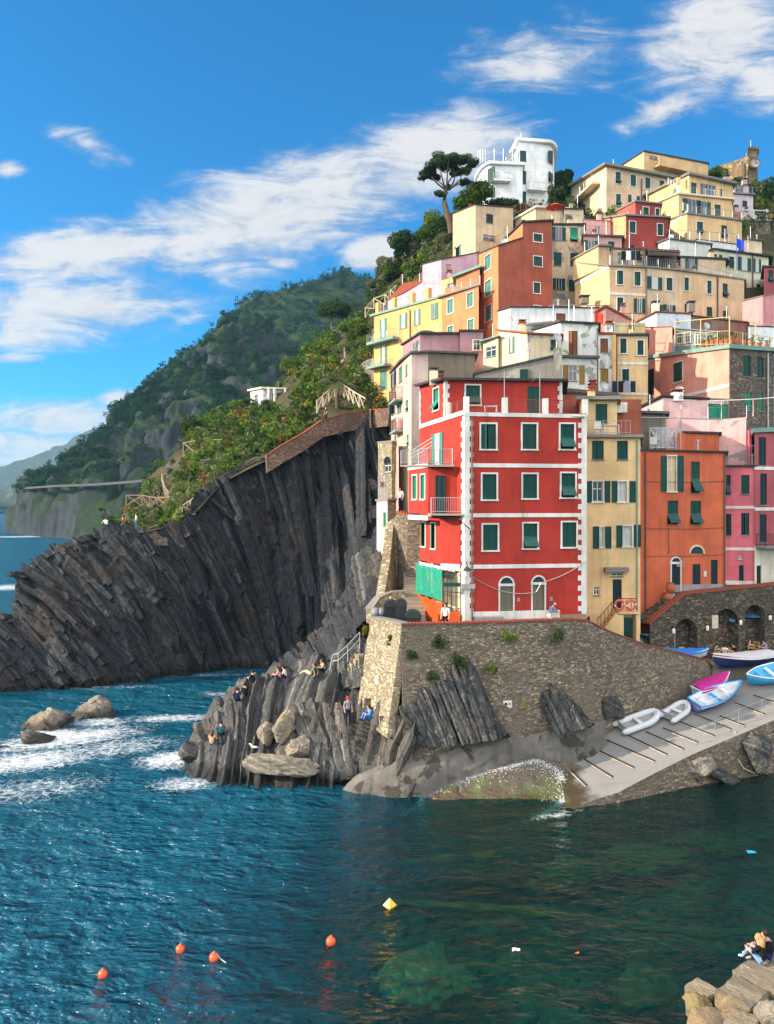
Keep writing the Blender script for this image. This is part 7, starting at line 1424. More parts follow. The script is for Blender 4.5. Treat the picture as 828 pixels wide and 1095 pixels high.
# ================================================================ people
SKIN = plain('skin', (206, 152, 122), .6, .3, 0, .05)
def person(label, loc, yaw, pose, top, legs, hair, long=False, scale=1.0, hat=None, shoe=None, bare=False, cat='person', group=None):
    J = {}
    if pose == 'stand': J = dict(pel=(0, 0, .95), wai=(0, .01, 1.1), che=(0, .0, 1.32), nec=(0, .01, 1.5), hed=(0, .03, 1.6), top=(0, .02, 1.72), nose=(0, .13, 1.62), sh=(.19, 0, 1.43), el=(.25, -.02, 1.16), wr=(.25, .1, .93), ha=(.24, .15, .85), hi=(.1, 0, .92), kn=(.11, .03, .5), an=(.11, -.02, .09), to=(.13, .16, .04))
    elif pose == 'lean': J = dict(pel=(0, -.05, .95), wai=(0, .02, 1.1), che=(0, .14, 1.3), nec=(0, .24, 1.46), hed=(0, .3, 1.55), top=(0, .32, 1.67), nose=(0, .41, 1.55), sh=(.19, .18, 1.4), el=(.26, .36, 1.18), wr=(.2, .55, 1.12), ha=(.18, .64, 1.1), hi=(.1, -.05, .92), kn=(.11, .06, .5), an=(.12, -.02, .09), to=(.13, .16, .04))
    elif pose == 'sit': J = dict(pel=(0, 0, .13), wai=(0, -.01, .3), che=(0, .05, .52), nec=(0, .12, .7), hed=(0, .17, .8), top=(0, .18, .92), nose=(0, .28, .81), sh=(.19, .08, .63), el=(.27, .22, .4), wr=(.16, .42, .42), ha=(.1, .5, .43), hi=(.1, .03, .13), kn=(.15, .4, .46), an=(.13, .6, .1), to=(.13, .76, .04))
    elif pose == 'recline': J = dict(pel=(0, 0, .13), wai=(0, -.1, .27), che=(0, -.22, .46), nec=(0, -.27, .62), hed=(0, -.25, .73), top=(0, -.26, .85), nose=(0, -.14, .73), sh=(.19, -.24, .56), el=(.28, -.4, .3), wr=(.26, -.42, .08), ha=(.26, -.34, .04), hi=(.1, .03, .12), kn=(.13, .44, .3), an=(.12, .82, .09), to=(.13, .9, .18))
    elif pose == 'chair': J = dict(pel=(0, 0, .52), wai=(0, 0, .68), che=(0, .03, .9), nec=(0, .07, 1.08), hed=(0, .1, 1.18), top=(0, .1, 1.3), nose=(0, .21, 1.19), sh=(.19, .04, 1.01), el=(.25, .12, .78), wr=(.18, .36, .78), ha=(.15, .45, .78), hi=(.1, .03, .51), kn=(.12, .44, .52), an=(.12, .42, .09), to=(.12, .58, .04))
    names = ['pel', 'wai', 'che', 'nec', 'hed', 'top', 'nose']; V = [J[n] for n in names]; E = [(0, 1), (1, 2), (2, 3), (3, 4), (4, 5), (4, 6)]; Rr = [.15, .14, .155, .058, .098, .075, .022]; reg = ['legs', 'top', 'top', 'skin', 'skin', 'skin', 'skin']
    for s in (-1, 1):
        b = len(V); mir = lambda n: (J[n][0] * s, J[n][1], J[n][2])
        for n, rr, g in (('sh', .075, 'top'), ('el', .05, 'top' if not bare else 'skin'), ('wr', .034, 'skin'), ('ha', .042, 'skin')): V.append(mir(n)); Rr.append(rr); reg.append(g)
        E += [(2, b), (b, b + 1), (b + 1, b + 2), (b + 2, b + 3)]; hx = mir('ha'); wx = mir('wr'); d = Vector(hx) - Vector(wx); d.normalize(); sd = d.cross(Vector((0, 0, 1))); sd = sd.normalized() if sd.length > .1 else Vector((0, 1, 0))
        for q, (o, l) in enumerate(((-.03, .075), (-.01, .09), (.01, .085), (.03, .065))): V.append(tuple(Vector(hx) + sd * o + d * l)); Rr.append(.009); reg.append('skin'); E.append((b + 3, len(V) - 1))
        V.append(tuple(Vector(wx).lerp(Vector(hx), .6) + sd * .06 * s + d * .02)); Rr.append(.011); reg.append('skin'); E.append((b + 3, len(V) - 1))
        b = len(V)
        for n, rr, g in (('hi', .098, 'legs'), ('kn', .066, 'legs'), ('an', .046, 'legs'), ('to', .038, 'shoe')): V.append(mir(n)); Rr.append(rr); reg.append(g)
        E += [(0, b), (b, b + 1), (b + 1, b + 2), (b + 2, b + 3)]
    me = bpy.data.meshes.new('person'); me.from_pydata([Vector(v) * scale for v in V], E, []); o = bpy.data.objects.new('person_tmp', me); COL.objects.link(o); o.modifiers.new('skin', 'SKIN'); sub = o.modifiers.new('sub', 'SUBSURF'); sub.levels = sub.render_levels = 2
    for i, sv in enumerate(me.skin_vertices[0].data): sv.radius = (Rr[i] * scale, Rr[i] * scale * (.82 if reg[i] == 'top' and i < 3 else 1)); sv.use_root = (i == 0)
    dg = bpy.context.evaluated_depsgraph_get(); nm = bpy.data.meshes.new_from_object(o.evaluated_get(dg)); bpy.data.objects.remove(o); nm.name = 'person'
    mats = {'top': top, 'legs': legs, 'skin': SKIN, 'shoe': shoe or DARK}; keys = list(mats); nm.materials.clear()
    for k in keys: nm.materials.append(mats[k])
    S_ = [(np.array(V[a]) * scale, np.array(V[b]) * scale, reg[b] if reg[b] != 'top' or reg[a] != 'legs' else 'top') for a, b in E]
    for p in nm.polygons:
        c = np.array(p.center); best = None
        for a, b, g in S_:
            d = b - a; t = np.clip(np.dot(c - a, d) / np.dot(d, d), 0, 1); l = np.linalg.norm(c - a - d * t)
            if best is None or l < best[0]: best = (l, g)
        p.material_index = keys.index(best[1]); p.use_smooth = True
    body = bpy.data.objects.new('person', nm); body.location = loc; body.rotation_euler = (0, 0, yaw); COL.objects.link(body); props(body, label, cat, group)
    h = Vector(J['hed']) * scale; tp = Vector(J['top']) * scale; c = h.lerp(tp, .55) + Vector((0, -.022, .0)) * scale; m = MB(); K = .115 * scale; prof = [(K * math.sin(math.pi * k / 8), K * 1.08 * -math.cos(math.pi * k / 8)) for k in range(9)]; m.lathe([(max(a, .001), b) for a, b in prof], c + Vector((0, -.02 * scale, .012 * scale)), 12)
    if long: m.tube([c + Vector((0, -.06, .02)) * scale, c + Vector((0, -.115, -.1)) * scale, c + Vector((0, -.13, -.25)) * scale, c + Vector((0, -.12, -.4)) * scale], [.09 * scale, .11 * scale, .095 * scale, .03 * scale], 8)
    me = m.build('hair', hair, None, True); me.parent = body
    if hat: m = MB(); m.lathe([(.001, .12 * scale), (.08 * scale, .1 * scale), (.122 * scale, .02 * scale), (.125 * scale, -.01 * scale)], c, 12); m.lathe([(.12 * scale, -.01 * scale), (.17 * scale, -.02 * scale), (.001, -.012 * scale)], c + Vector((0, .05 * scale, .0)), 12); o2 = m.build('cap', hat, None, True); o2.parent = body
    return body
def cl(n, c): return plain('cloth ' + n, c, .9, .1, 0, .12, 6)
BLK, NVY, JEA, WHT, GRY, LBL, PNK, TEA, BEI, RDC, GRN = (cl(*a) for a in (('black', (30, 30, 34)), ('navy', (34, 44, 78)), ('jeans', (110, 140, 180)), ('white', (226, 222, 218)), ('grey', (138, 144, 160)), ('sky', (64, 140, 214)), ('pink', (214, 150, 150)), ('teal', (38, 96, 108)), ('beige', (196, 180, 150)), ('red', (170, 50, 54)), ('green', (110, 130, 96))))
HB, HD, HBL, HR = (plain('hair ' + n, c, .7, .3) for n, c in (('brown', (74, 50, 36)), ('dark', (34, 28, 26)), ('blonde', (168, 130, 84)), ('reddish', (110, 64, 48))))
def ground(px, py, D): return at(px, py, D)
PI = math.pi
def surf(px, py):
    bpy.context.view_layer.update(); o = Vector((0, 0, CAMZ)); d = (at(px, py, 50) - o).normalized(); ok, p, n, i, ob, mm = SC.ray_cast(bpy.context.evaluated_depsgraph_get(), o + d * 3, d, distance=400); return p if ok else at(px, py, 50)
# the couple in the near right corner
p = surf(816, 1033); person('person with long blonde hair, black jacket and light jeans sitting on the near slab', p + Vector((0, 0, .02)), R(38), 'sit', BLK, JEA, HBL, True, 1.0, None, WHT)
p2 = surf(826, 1030); person('dark haired person in black sitting close beside the blonde one on the near slab', p2 + Vector((0, .12, .02)), R(75), 'sit', BLK, NVY, HD, False, 1.03, None, plain('shoe grey', (150, 146, 130), .8))
rows = [
    (612 / 3.185 + 180, 640 + 428 / 3.185, 'stand', R(200), GRY, NVY, HR, 0, 'person with a reddish cap in grey standing on the slanting slabs', RDC),
    (180 + 690 / 3.185, 640 + 412 / 3.185, 'sit', R(120), LBL, LBL, HB, 1, 'person with long dark hair in bright blue sitting below the quay wall corner', None),
    (180 + 292 / 3.185, 640 + 290 / 3.185, 'sit', R(60), BLK, BLK, HD, 0, 'person in black sitting alone on the back edge of the rock shelf', None),
    (180 + 380 / 3.185, 640 + 278 / 3.185, 'sit', R(80), PNK, NVY, HB, 1, 'person in pink sitting on the rock shelf beside one in white', None),
    (180 + 400 / 3.185, 640 + 274 / 3.185, 'sit', R(90), WHT, NVY, HD, 0, 'person in a white shirt sitting on the rock shelf', None),
    (180 + 486 / 3.185, 640 + 262 / 3.185, 'recline', R(70), GRN, BEI, HB, 0, 'person in green lying back on the rock shelf near the rail', None),
    (180 + 530 / 3.185, 640 + 252 / 3.185, 'sit', R(110), BEI, BLK, HB, 0, 'person in a beige top sitting at the foot of the railed rock stair', None),
    (180 + 236 / 3.185, 640 + 352 / 3.185, 'sit', R(20), NVY, BLK, HD, 0, 'person in navy sitting on the left step of the rock shelf', None),
    (180 + 264 / 3.185, 640 + 335 / 3.185, 'sit', R(40), BLK, NVY, HD, 0, 'person in black sitting just above the one in navy on the rock step', None),
    (180 + 148 / 3.185, 640 + 502 / 3.185, 'sit', R(-10), SKIN, TEA, HB, 1, 'person with bare back and teal shorts sitting low on the outer rocks', None),
    (180 + 180 / 3.185, 640 + 468 / 3.185, 'sit', R(20), TEA, BLK, HD, 0, 'person in a teal top sitting behind the bare backed one on the outer rocks', None)]
for (x, y, pose, yaw, t_, l_, hr, lg, lab, hat) in rows: person(lab, surf(x, y) + Vector((0, 0, .0)), yaw, pose, t_, l_, hr, bool(lg), 1.0, hat)
for (x, y, D, pose, yaw, t_, l_, hr, lg, lab, hat) in ((476.5, 667, 47.4, 'stand', R(160), WHT, BLK, HD, 1, 'person with long dark hair in white and black walking past the orange net', None), (588, 665.5, 48.4, 'lean', R(-70), plain('cloth checked', (120, 136, 160), .9), BEI, HB, 0, 'person in a white cap and blue shirt walking past the red house doors', WHT), (617, 669, 49.6, 'stand', R(180), RDC, RDC, HD, 0, 'person in red carrying things down the ramp by the yellow house', None), (613, 670, 50, 'stand', R(170), GRN, BEI, HBL, 0, 'person in green beside the one in red on the ramp', None), (627, 678, 50.2, 'stand', R(200), BLK, BLK, HD, 1, 'person with dark hair seen over the wall below the yellow house', None), (414, 661, 51, 'lean', R(-90), NVY, BLK, HBL, 0, 'person in dark blue bending over beside the rubbish bins', None),
    (428.5, 546, 58, 'stand', R(150), WHT, NVY, HD, 0, 'person in white walking on the terrace left of the red house', None), (114, 571, 79, 'lean', R(40), WHT, NVY, HB, 0, 'person in white leaning at the far left end of the cliff path', None), (132, 570, 79, 'stand', R(120), RDC, BLK, HD, 0, 'person in dark red walking on the cliff path', None), (146, 567, 79.4, 'stand', R(100), WHT, LBL, HB, 0, 'person in white and blue walking on the cliff path by the bushes', None), (349, 451, 86, 'stand', R(120), NVY, BLK, HD, 0, 'person in navy walking behind the brick walkway wall', None)):
    zz = {476.5: 9.2, 588: 9.15, 617: 9.0, 613: 8.9, 627: 8.3, 414: 9.2}.get(x); b = at(x, y, D)
    if zz: b[2] = zz
    person(lab, b, yaw, pose, t_, l_, hr, bool(lg), 1.0, hat)
# seagull on the flat boulder
p = surf(271.5, 803); r = empty('seagull', p, 'white and grey seagull standing on the long flat boulder', 'bird'); m = MB(); a = p + Vector((0, 0, .1)); m.tube([a + Vector((.3, 0, .08)), a + Vector((.15, 0, .13)), a + Vector((-.05, 0, .16)), a + Vector((-.15, 0, .24)), a + Vector((-.19, 0, .34)), a + Vector((-.25, 0, .36)), a + Vector((-.34, 0, .34))], [.015, .07, .1, .07, .055, .045, .01], 10); m.build('body', WHITE, r, True); m = MB()
for s in (-1, 1): m.tube([a + Vector((-.06, s * .07, .18)), a + Vector((.12, s * .085, .15)), a + Vector((.36, s * .03, .1))], [.03, .055, .01], 6)
m.build('wing', GREYI, r, True); m = MB()
for s in (-1, 1): m.tube([a + Vector((0, s * .03, .08)), a + Vector((0, s * .03, -.1))], .01, 4)
m.build('leg', OCHRE, r)

# ================================================================ bins, scaffold, lamp, cafe
BIN = plain('black bin plastic', (34, 36, 38), .45, .5, 0, .15)
def bin_(label, px, py, D, w, hh, dome):
    p = at(px, py, D); p[2] = 9.2; r = empty('rubbish_bin', p, label, 'bin', 'bins at the foot of the steps'); m = MB(); pr = [(w * .43, 0), (w * .5, hh * .82)] ; n = 4
    m.hexa([p + Vector((sx * w * .42, sy * w * .4, 0)) for sx, sy in ((-1, -1), (1, -1), (1, 1), (-1, 1))] + [p + Vector((sx * w * .5, sy * w * .48, hh * .8)) for sx, sy in ((-1, -1), (1, -1), (1, 1), (-1, 1))]); m.build('bin_body', BIN, r, bevel=.04); m = MB(); K = 10; ar = []
    for k in range(K + 1): a = math.pi * k / K; ar.append((math.cos(a) * w * .53, hh * .8 + math.sin(a) * hh * dome))
    for y0, y1 in ((-w * .52, w * .52),):
        A = [p + Vector((x, y0, z)) for x, z in ar]; B = [p + Vector((x, y1, z)) for x, z in ar]; m.poly(A); m.poly(list(reversed(B)))
        for k in range(K): m.quad(A[k + 1], A[k], B[k], B[k + 1])
        m.quad(A[0], A[-1], B[-1], B[0])
    m.build('lid', BIN, r); m = MB(); m.tube([p + Vector((-w * .4, -w * .56, hh * .78)), p + Vector((w * .4, -w * .56, hh * .78))], .025, 5); m.build('handle', IRON, r)
bin_('tall black rubbish bin in the middle of the three', 429, 663, 48.6, .72, 1.95, .16); bin_('low black rubbish bin with a domed lid closest to the wall corner', 442, 667, 47.2, .95, 1.25, .3); bin_('black domed rubbish bin half hidden behind the tall one', 418, 655, 50.6, .85, 1.5, .25)
m = MB(); p = at(407, 658, 51.2)
for k in range(4): m.lathe([(.001, -.3), (.3, -.25), (.36, 0), (.25, .28), (.001, .34)], Vector((p[0] + (k % 2) * .4 - .3, p[1] - (k // 2) * .3, 9.5 + (k // 2) * .4)), 9)
props(m.build('rubbish_sacks', plain('grey sacks', (118, 116, 122), .5, .5, 0, .4, 3), smooth=True), 'heap of grey rubbish sacks behind the bins', 'rubbish')
# scaffold with green netting and orange fence at the bay's foot
r = empty('scaffold', at(470, 660, 50), 'steel scaffold wrapped in green netting and orange mesh under the red bay', 'scaffold'); A, B_, C_ = at(446, 0, 53.8), at(474, 0, 48.9), at(492.5, 0, 48.3); A[2] = B_[2] = C_[2] = 9.3; m = MB()
for a, b in ((A, B_), (B_, C_)):
    for k in range(5):
        p = a.lerp(b, k / 4); m.tube([p, p + Vector((0, 0, 3.6))], .03, 5)
    for z in (1.2, 2.2, 3.3): m.tube([a + Vector((0, 0, z)), b + Vector((0, 0, z))], .03, 5)
m.build('pole_frame', IRON, r)
def net(name, a, b, z0, z1, mat, wob, zz=0):
    m = MB(); NX, NZ = 26, 9; g = [[None] * (NZ + 1) for _ in range(NX + 1)]; nn = Vector((b[1] - a[1], -(b[0] - a[0]), 0)).normalized()
    for i in range(NX + 1):
        for j in range(NZ + 1): g[i][j] = a.lerp(b, i / NX) + nn * (.08 + wob * math.sin(i * 1.3 + j * .9) * .6 + wob * random.uniform(-.5, .5)) + Vector((0, 0, z0 + (z1 - z0) * j / NZ + zz * math.sin(i * .8) * (j / NZ)))
    for i in range(NX):
        for j in range(NZ): m.quad(g[i][j], g[i + 1][j], g[i + 1][j + 1], g[i][j + 1])
    o = m.build(name, mat, r); md = o.modifiers.new('thick', 'SOLIDIFY'); md.thickness = .01; return o
net('green_net', A, B_, 1.6, 3.6, GNET, .025, .05); net('orange_net', A + Vector((.1, -.2, 0)), B_ + Vector((0, -.15, 0)), .1, 1.5, ONET, .03, .06); net('orange_net', B_ + Vector((0, -.1, 0)), C_, .1, 1.0, ONET, .03, .06)
m = MB(); p = at(483, 625, 48); m.box(p, (1.0, .5, .22)); m.build('work_platform', GREEN, r)
# street lamp on the red house corner
p = at(497.5, 606, 47.7); r = empty('wall_lantern', p, 'black lantern on a bracket at the red house corner', 'lamp'); m = MB(); q = p + Vector((.1, -.35, -.25)); m.lathe([(.001, .32), (.06, .28), (.3, .06), (.26, .04), (.001, .04)], q, 8); m.build('lamp_cap', IRON, r); m = MB(); m.lathe([(.001, -.3), (.12, -.3), (.22, .04), (.001, .04)], q, 6); m.build('lamp_glass', plain('lamp milk glass', (210, 206, 190), .3, .5), r); m = MB(); m.tube([p + Vector((.1, .1, .2)), p + Vector((.1, -.1, .3)), p + Vector((.1, -.35, .1))], .03, 5); m.build('bracket', IRON, r)
m = MB(); m.tube([at(491, 554, 48), at(497, 561, 47.6), at(503, 566, 47.7)], .035, 5); props(m.build('pipe_bracket', IRON), 'dark iron pipe bracket crossing the red house corner', 'bracket')
m = MB(); a = at(501, 627, 47.75); m.box(a, (.85, .06, .3)); props(m.build('street_sign', GREYB), 'small grey sign plate on the red house corner', 'sign')
# plaques on the quay wall and scribbles of white paint
for (x, y, w, hh, mt, lab) in ((543, 753, .55, .45, WHITE, 'white square notice on the quay wall above the walkway'), (560, 754, .25, .45, OCHRE, 'narrow yellow notice on the quay wall'), (403.5, 727, .3, .5, WHITE, 'white paper notice on the sunlit quay wall')):
    p = surf(x, y); m = MB(); N_ = Vector((.12, -1, 0)) if x > 430 else Vector((-.8, -.6, 0)); N_.normalize(); U = Vector((-N_[1], N_[0], 0)) * (w / 2); Z = Vector((0, 0, hh / 2)); b = p + N_ * .06; m.hexa([b - U - Z - N_ * .05, b + U - Z - N_ * .05, b + U - Z - N_ * .2, b - U - Z - N_ * .2, b - U + Z - N_ * .05, b + U + Z - N_ * .05, b + U + Z - N_ * .2, b - U + Z - N_ * .2])
    mm = [mt, cl('navy', (34, 44, 78)), RDC]; f = b - N_ * .045
    if x == 543:
        m.quad(f - U * .7 - Z * .3, f - U * .1 - Z * .3, f - U * .1 + Z * .4, f - U * .7 + Z * .4, 1); m.quad(f + U * .2 - Z * .2, f + U * .6 - Z * .2, f + U * .6 + Z * .3, f + U * .2 + Z * .3, 2)
    props(fixn(m.build('notice', mm)), lab, 'notice')
# rock stair with steel rail on the shelf
m = MB()
for k in range(9):
    t = k / 8; a = at(356 + 30 * t, 735 - 36 * t, 53.5 - 1.5 * t); m.box((a[0], a[1], a[2] - 1.2), (.75, 1.3, 2.4), 0, .4)
props(m.build('rock_stair', STONEL), 'short stone stair with a steel rail climbing to the quay wall', 'steps')
m = MB(); pts = [at(353, 717, 52.9), at(356, 700, 52.9), at(362, 699, 52.6), at(372, 690, 52.2), at(385, 676, 51.4)]; m.tube(pts, .04, 5); m.tube([p + Vector((0, 0, -.45)) for p in pts[1:]], .035, 5)
for p in pts[2:]: m.tube([p, p + Vector((0, 0, -1.1))], .035, 5)
props(m.build('steel_handrail', STEEL), 'steel handrail beside the short rock stair', 'railing')
m = MB()
for k in range(9):
    t = k / 8; a = at(376 + 22 * t, 776 + 42 * t, 49.2 - 2.3 * t); m.box((a[0], a[1], a[2] - .9), (1.15, .75, 1.9), 0, -.2)
o = m.build('cut_steps', slate('cut rock steps', (96, 92, 86))); props(o, 'steps cut into the rock going down to the water', 'steps')
# cafe tables and people
def cafe_chair(lab, p, yaw):
    r = empty('cafe_chair', p, lab, 'chair', 'wooden cafe chairs'); WD = plain('cafe chair wood', (190, 148, 96), .6); cs, sn = math.cos(yaw), math.sin(yaw); L = lambda x, y, z: p + Vector((x * cs - y * sn, x * sn + y * cs, z)); m = MB(); m.box(L(0, 0, .45), (.45, .45, .05), 0, yaw); m.build('seat', WD, r); m = MB(); m.box(L(0, -.22, .92), (.45, .04, .1), 0, yaw); m.box(L(0, -.22, .7), (.42, .03, .08), 0, yaw); m.build('backrest', WD, r)
    for x in (-.2, .2):
        for y in (-.2, .2): m = MB(); hz = .98 if y < 0 else .45; m.box(L(x, y, hz / 2), (.05, .05, hz), 0, yaw); m.build('leg', WD, r)
def cafe_table(lab, p):
    r = empty('cafe_table', p, lab, 'table', 'cafe tables'); m = MB(); m.box(p + Vector((0, 0, .74)), (.75, .75, .05)); m.build('tabletop', plain('cafe table wood', (150, 112, 72), .6), r); m = MB(); m.tube([p, p + Vector((0, 0, .72))], .05, 6); m.build('leg', IRON, r); m = MB(); m.box(p + Vector((0, 0, .02)), (.5, .5, .04)); m.build('base', IRON, r)
T0 = lambda x, y: atz(x, y + (7 if x < 795 else 12), 5.41)
for lab, x, y, yaw in (('wooden chair under the person in teal', 766, 700, 0), ('wooden chair under the person in white', 775, 701, .4), ('wooden chair behind the navy boat facing left', 783, 699, -1.6), ('wooden chair set before the first arch on its left', 727, 698, .2), ('wooden chair before the first arch on its right', 739, 699, -.3), ('wooden chair under the person in the third arch', 801, 690, .2), ('wooden chair right of the third arch', 808, 688, 2.2)): cafe_chair(lab, T0(x, y), yaw)
for lab, x, y in (('cafe table between the seated guests', 779, 700), ('cafe table before the first arch', 733, 698), ('cafe table at the right of the third arch', 815, 690)): cafe_table(lab, T0(x, y))
for lab, x, y, yaw, t_, l_, hr in (('person in teal sitting at the cafe table', 766, 700, R(-60), TEA, NVY, HB), ('person in a white shirt sitting at the cafe table', 775, 701, R(-40), WHT, JEA, HD), ('person in black sitting across the cafe table', 786, 700, R(80), BLK, WHT, HD), ('person in navy sitting inside the third arch', 801, 690, R(190), NVY, BLK, HB), ('person in light grey sitting at the right cafe table', 818, 691, R(110), GRY, BLK, HD)): person(lab, T0(x, y), yaw, 'chair', t_, l_, hr)
m = MB(); a = T0(800, 686); a[2] = 8.3; m.lathe([(.001, .35), (.5, .2), (.95, 0), (.93, -.03), (.001, .25)], a, 8); m.tube([a + Vector((0, 0, .3)), Vector((a[0], a[1], 5.4))], .03, 5); props(m.build('parasol', plain('parasol blue', (52, 90, 120), .8)), 'closed dark blue parasol in the third arch', 'parasol')
for i, (x, y, sz, lab) in enumerate(((717, 634, .4, 'larger terracotta jar by the orange house steps'), (714, 642, .3, 'smaller terracotta jar by the orange house steps'))): p = at(x, y, 57.6); r = empty('terracotta_jar', p, lab, 'jar'); m = MB(); m.lathe([(.001, 0), (sz * .5, 0), (sz * .9, sz * .8), (sz * .75, sz * 1.5), (sz * .6, sz * 1.7), (sz * .7, sz * 1.85), (.001, sz * 1.7)], p, 14); m.build('jar_body', POT, r, True); m = MB(); m.lathe([(sz * .6, sz * 1.75), (sz * .78, sz * 1.85), (sz * .6, sz * 1.92)], p, 14); m.build('jar_rim', POT, r, True)
# orange house side stair and grey plinth below it
m = MB()
for k in range(14):
    t = k / 13; a = at(695 + 21 * t, 690 - 56 * t, 57.6 + .6 * t); m.box((a[0], a[1], (a[2] + 5) / 2), (.45, 1.2, a[2] - 5))
props(m.build('house_steps', GREYB), 'grey steps climbing along the wall to the orange house doors', 'steps')
# flags and washing
m = MB(); a = at(636, 333, 74); q = [[a + Vector((x * .2, math.sin(x * 1.4) * .08, -z * .26 - .06 * x)) for z in range(5)] for x in range(5)]
for i in range(4):
    for j in range(4): m.quad(q[i][j], q[i + 1][j], q[i + 1][j + 1], q[i][j + 1])
m.tube([a + Vector((0, 0, -3)), a + Vector((0, 0, .3))], .03, 5); props(m.build('red_flag', [plain('flag red', (204, 60, 48), .8)]), 'red cloth flag on the upper white house terrace', 'flag')
m = MB(); a = at(788, 254, 96); q = [[a + Vector((x * .3, math.sin(x * 1.4) * .1, -z * .3 - .16 * x)) for z in range(5)] for x in range(4)]
for i in range(3):
    for j in range(4): m.quad(q[i][j], q[i + 1][j], q[i + 1][j + 1], q[i][j + 1])
m.tube([a + Vector((0, 0, -4)), a + Vector((0, 0, .3))], .04, 5); props(m.build('blue_flag', [plain('flag blue', (36, 64, 190), .8)]), 'drooping blue flag below the golden villa', 'flag')
p = at(594, 221, 101); r = empty('parasol', p, 'red terrace parasol beside the patched cream house roof', 'parasol'); m = MB(); m.lathe([(.001, .5), (.8, .15), (1.3, -.1), (.001, .3)], p, 8); m.build('canopy', plain('parasol red', (206, 70, 66), .8), r); m = MB(); m.tube([p + Vector((0, 0, -2.2)), p + Vector((0, 0, .4))], .04, 5); m.build('pole', STEEL, r)
for (x, y, D, cols, lab) in ((657, 407, 69.5, (NVY, BLK, GRY, NVY), 'dark washing hanging on a line under the narrow white house'), (428, 448, 66, (PNK, WHT, NVY), 'small coloured washing hung on the pink house balcony'), (667, 268, 86.2, (BLK, WHT, NVY, BLK), 'dark washing on the beige block terrace')):
    r = empty('washing_line', at(x, y, D), lab, 'washing'); m = MB(); a = at(x - 3, y, D); n = len(cols); m.tube([a, a + Vector((n * .55 + .3, 0, 0))], .015, 4); m.build('line', STEEL, r)
    for k, c_ in enumerate(cols): m = MB(); m.box(a + Vector((.3 + k * .55, 0, -.55)), (.45, .05, 1.0)); m.build('garment', c_, r)
# ================================================================ air, sky, sun, camera
HZ, t = newmat('sea haze'); 
pv = t.new('ShaderNodeVolumePrincipled'); pv.inputs['Color'].default_value = (.4, .7, 1, 1); pv.inputs['Density'].default_value = .00011; pv.inputs['Anisotropy'].default_value = .2; o_ = t.new('ShaderNodeOutputMaterial'); t.link(pv.outputs[0], o_.inputs['Volume'])
if USE_HAZE:
    m = MB(); m.box((0, 2150, 152), (8200, 4700, 352)); o = m.build('haze', HZ); props(o, kind='stuff')
SUN_EL, SUN_AZ = 24.0, -100.0          # azimuth measured from +Y towards +X, so the sun stands to the left
W = bpy.data.worlds.new('World'); SC.world = W; W.use_nodes = True; t = NT(W)
sky = t.new('ShaderNodeTexSky', sky_type='NISHITA', sun_disc=False); sky.sun_elevation = R(SUN_EL); sky.sun_rotation = R(SUN_AZ); sky.air_density = 1.0; sky.dust_density = .25; sky.ozone_density = 3.5; sky.altitude = 0
tc = t.new('ShaderNodeTexCoord'); sx = t.new('ShaderNodeSeparateXYZ'); t.link(tc.outputs['Generated'], sx.inputs[0]); yy = t.math('MAXIMUM', sx.outputs[1], .06); u = t.math('DIVIDE', sx.outputs[0], yy); v = t.math('DIVIDE', sx.outputs[2], yy); cb = t.new('ShaderNodeCombineXYZ'); t.link(u, cb.inputs[0]); t.link(v, cb.inputs[1]); UV = cb.outputs[0]
mask = None
for (px, py, rx, ry, rot, k) in CLOUDS:
    mp = t.new('ShaderNodeMapping', vector_type='TEXTURE'); t.link(UV, mp.inputs['Vector']); mp.inputs['Location'].default_value = ((px - CX) / FPX, (HY - py) / FPX, 0); mp.inputs['Rotation'].default_value = (0, 0, R(rot)); mp.inputs['Scale'].default_value = (rx / FPX, ry / FPX, 1); ln = t.new('ShaderNodeVectorMath', operation='LENGTH'); t.link(mp.outputs[0], ln.inputs[0]); q = t.smooth(ln.outputs['Value'], 0, 1, k, 0); mask = q if mask is None else t.math('MAXIMUM', mask, q)
def cn(scale, sxy, rot, det, rough, dist): 
    mp = t.new('ShaderNodeMapping'); t.link(UV, mp.inputs['Vector']); mp.inputs['Scale'].default_value = (*sxy, 1); mp.inputs['Rotation'].default_value = (0, 0, R(rot)); return t.noise(mp.outputs[0], scale, det, rough, dist)
n1 = cn(8, (1, 3.4), -13, 9, .64, .7); n2 = cn(26, (1, 1.8), -14, 6, .6, .3); nn = t.math('ADD', t.math('MULTIPLY', n1, .75), t.math('MULTIPLY', n2, .25))
den = t.math('ADD', t.math('MULTIPLY', mask, .62), t.math('MULTIPLY', t.math('SUBTRACT', nn, .5), 1.5)); den = t.math('MULTIPLY', t.smooth(den, .1, .72), t.smooth(mask, .02, .2))
front = t.smooth(sx.outputs[1], .06, .2); den = t.math('MULTIPLY', den, front)
shade = t.smooth(t.math('ADD', nn, t.math('MULTIPLY', den, .3)), .45, .9); ccol = t.mix(shade, (*CLOUD_D, 1), (*CLOUD_L, 1))
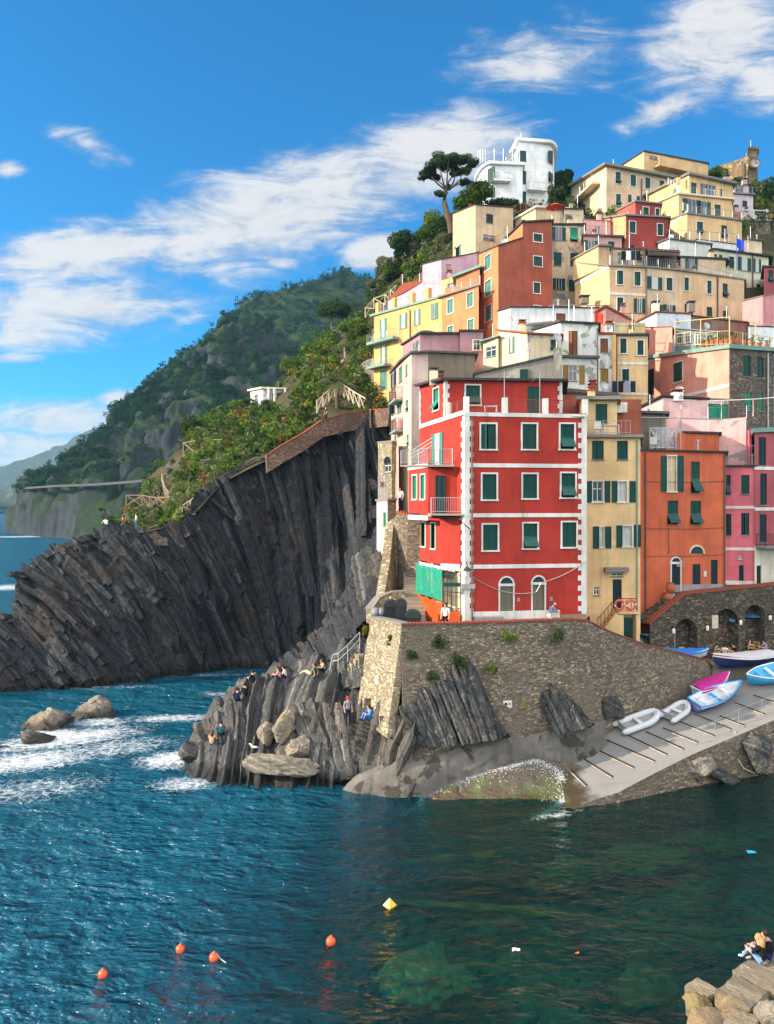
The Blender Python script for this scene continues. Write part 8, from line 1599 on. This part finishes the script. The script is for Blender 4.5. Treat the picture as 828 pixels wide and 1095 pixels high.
gain = t.new('ShaderNodeMix', data_type='RGBA', blend_type='MULTIPLY'); gain.inputs[0].default_value = 1; t.link(sky.outputs[0], gain.inputs[6]); gain.inputs[7].default_value = (*SKY_TINT, 1)
col = t.mix(t.math('MULTIPLY', den, .93), gain.outputs[2], ccol); nb = t.noise(tc.outputs['Generated'], 2.6, 7, .6, .4); bm_ = t.math('MULTIPLY', t.math('MULTIPLY', t.smooth(nb, .36, .56), t.smooth(sx.outputs[1], .1, -.25)), t.smooth(sx.outputs[2], .0, .12)); col = t.mix(t.math('MULTIPLY', bm_, .9), col, (*CLOUD_B, 1))  # unseen bright cloud cover added behind the camera as front fill light
bg = t.new('ShaderNodeBackground'); t.link(col, bg.inputs['Color']); bg.inputs['Strength'].default_value = SKY_STR; wo = t.new('ShaderNodeOutputWorld'); t.link(bg.outputs[0], wo.inputs['Surface'])
sl = bpy.data.lights.new('Sun', 'SUN'); sl.energy = SUN_STR; sl.angle = R(.53); sl.color = (1.0, .84, .65); so = bpy.data.objects.new('Sun', sl); COL.objects.link(so)
az, el = R(SUN_AZ), R(SUN_EL); sd = Vector((math.sin(az) * math.cos(el), math.cos(az) * math.cos(el), math.sin(el))); so.rotation_euler = sd.to_track_quat('Z', 'Y').to_euler(); so.location = sd * 200
cd = bpy.data.cameras.new('Camera'); co = bpy.data.objects.new('Camera', cd); COL.objects.link(co); co.location = (0, 0, CAMZ); co.rotation_euler = (R(90), 0, 0); cd.sensor_fit = 'VERTICAL'; cd.sensor_height = 36; cd.sensor_width = 36 * 828 / 1095; cd.lens = 36 * FPX / 1095; cd.shift_y = -7.5 / 1095; cd.clip_start = .5; cd.clip_end = 60000; SC.camera = co
vs = SC.view_settings; vs.view_transform = 'Standard'; vs.look = 'None'; vs.exposure = EXPO; vs.gamma = 1; vs.use_curve_mapping = False
c = SC.cycles; c.use_denoising = True; c.max_bounces = 6; c.diffuse_bounces = 3; c.glossy_bounces = 3; c.transmission_bounces = 3; c.transparent_max_bounces = 8; c.volume_bounces = 0; c.caustics_reflective = False; c.caustics_refractive = False; c.sample_clamp_indirect = 6
SC.render.film_transparent = False
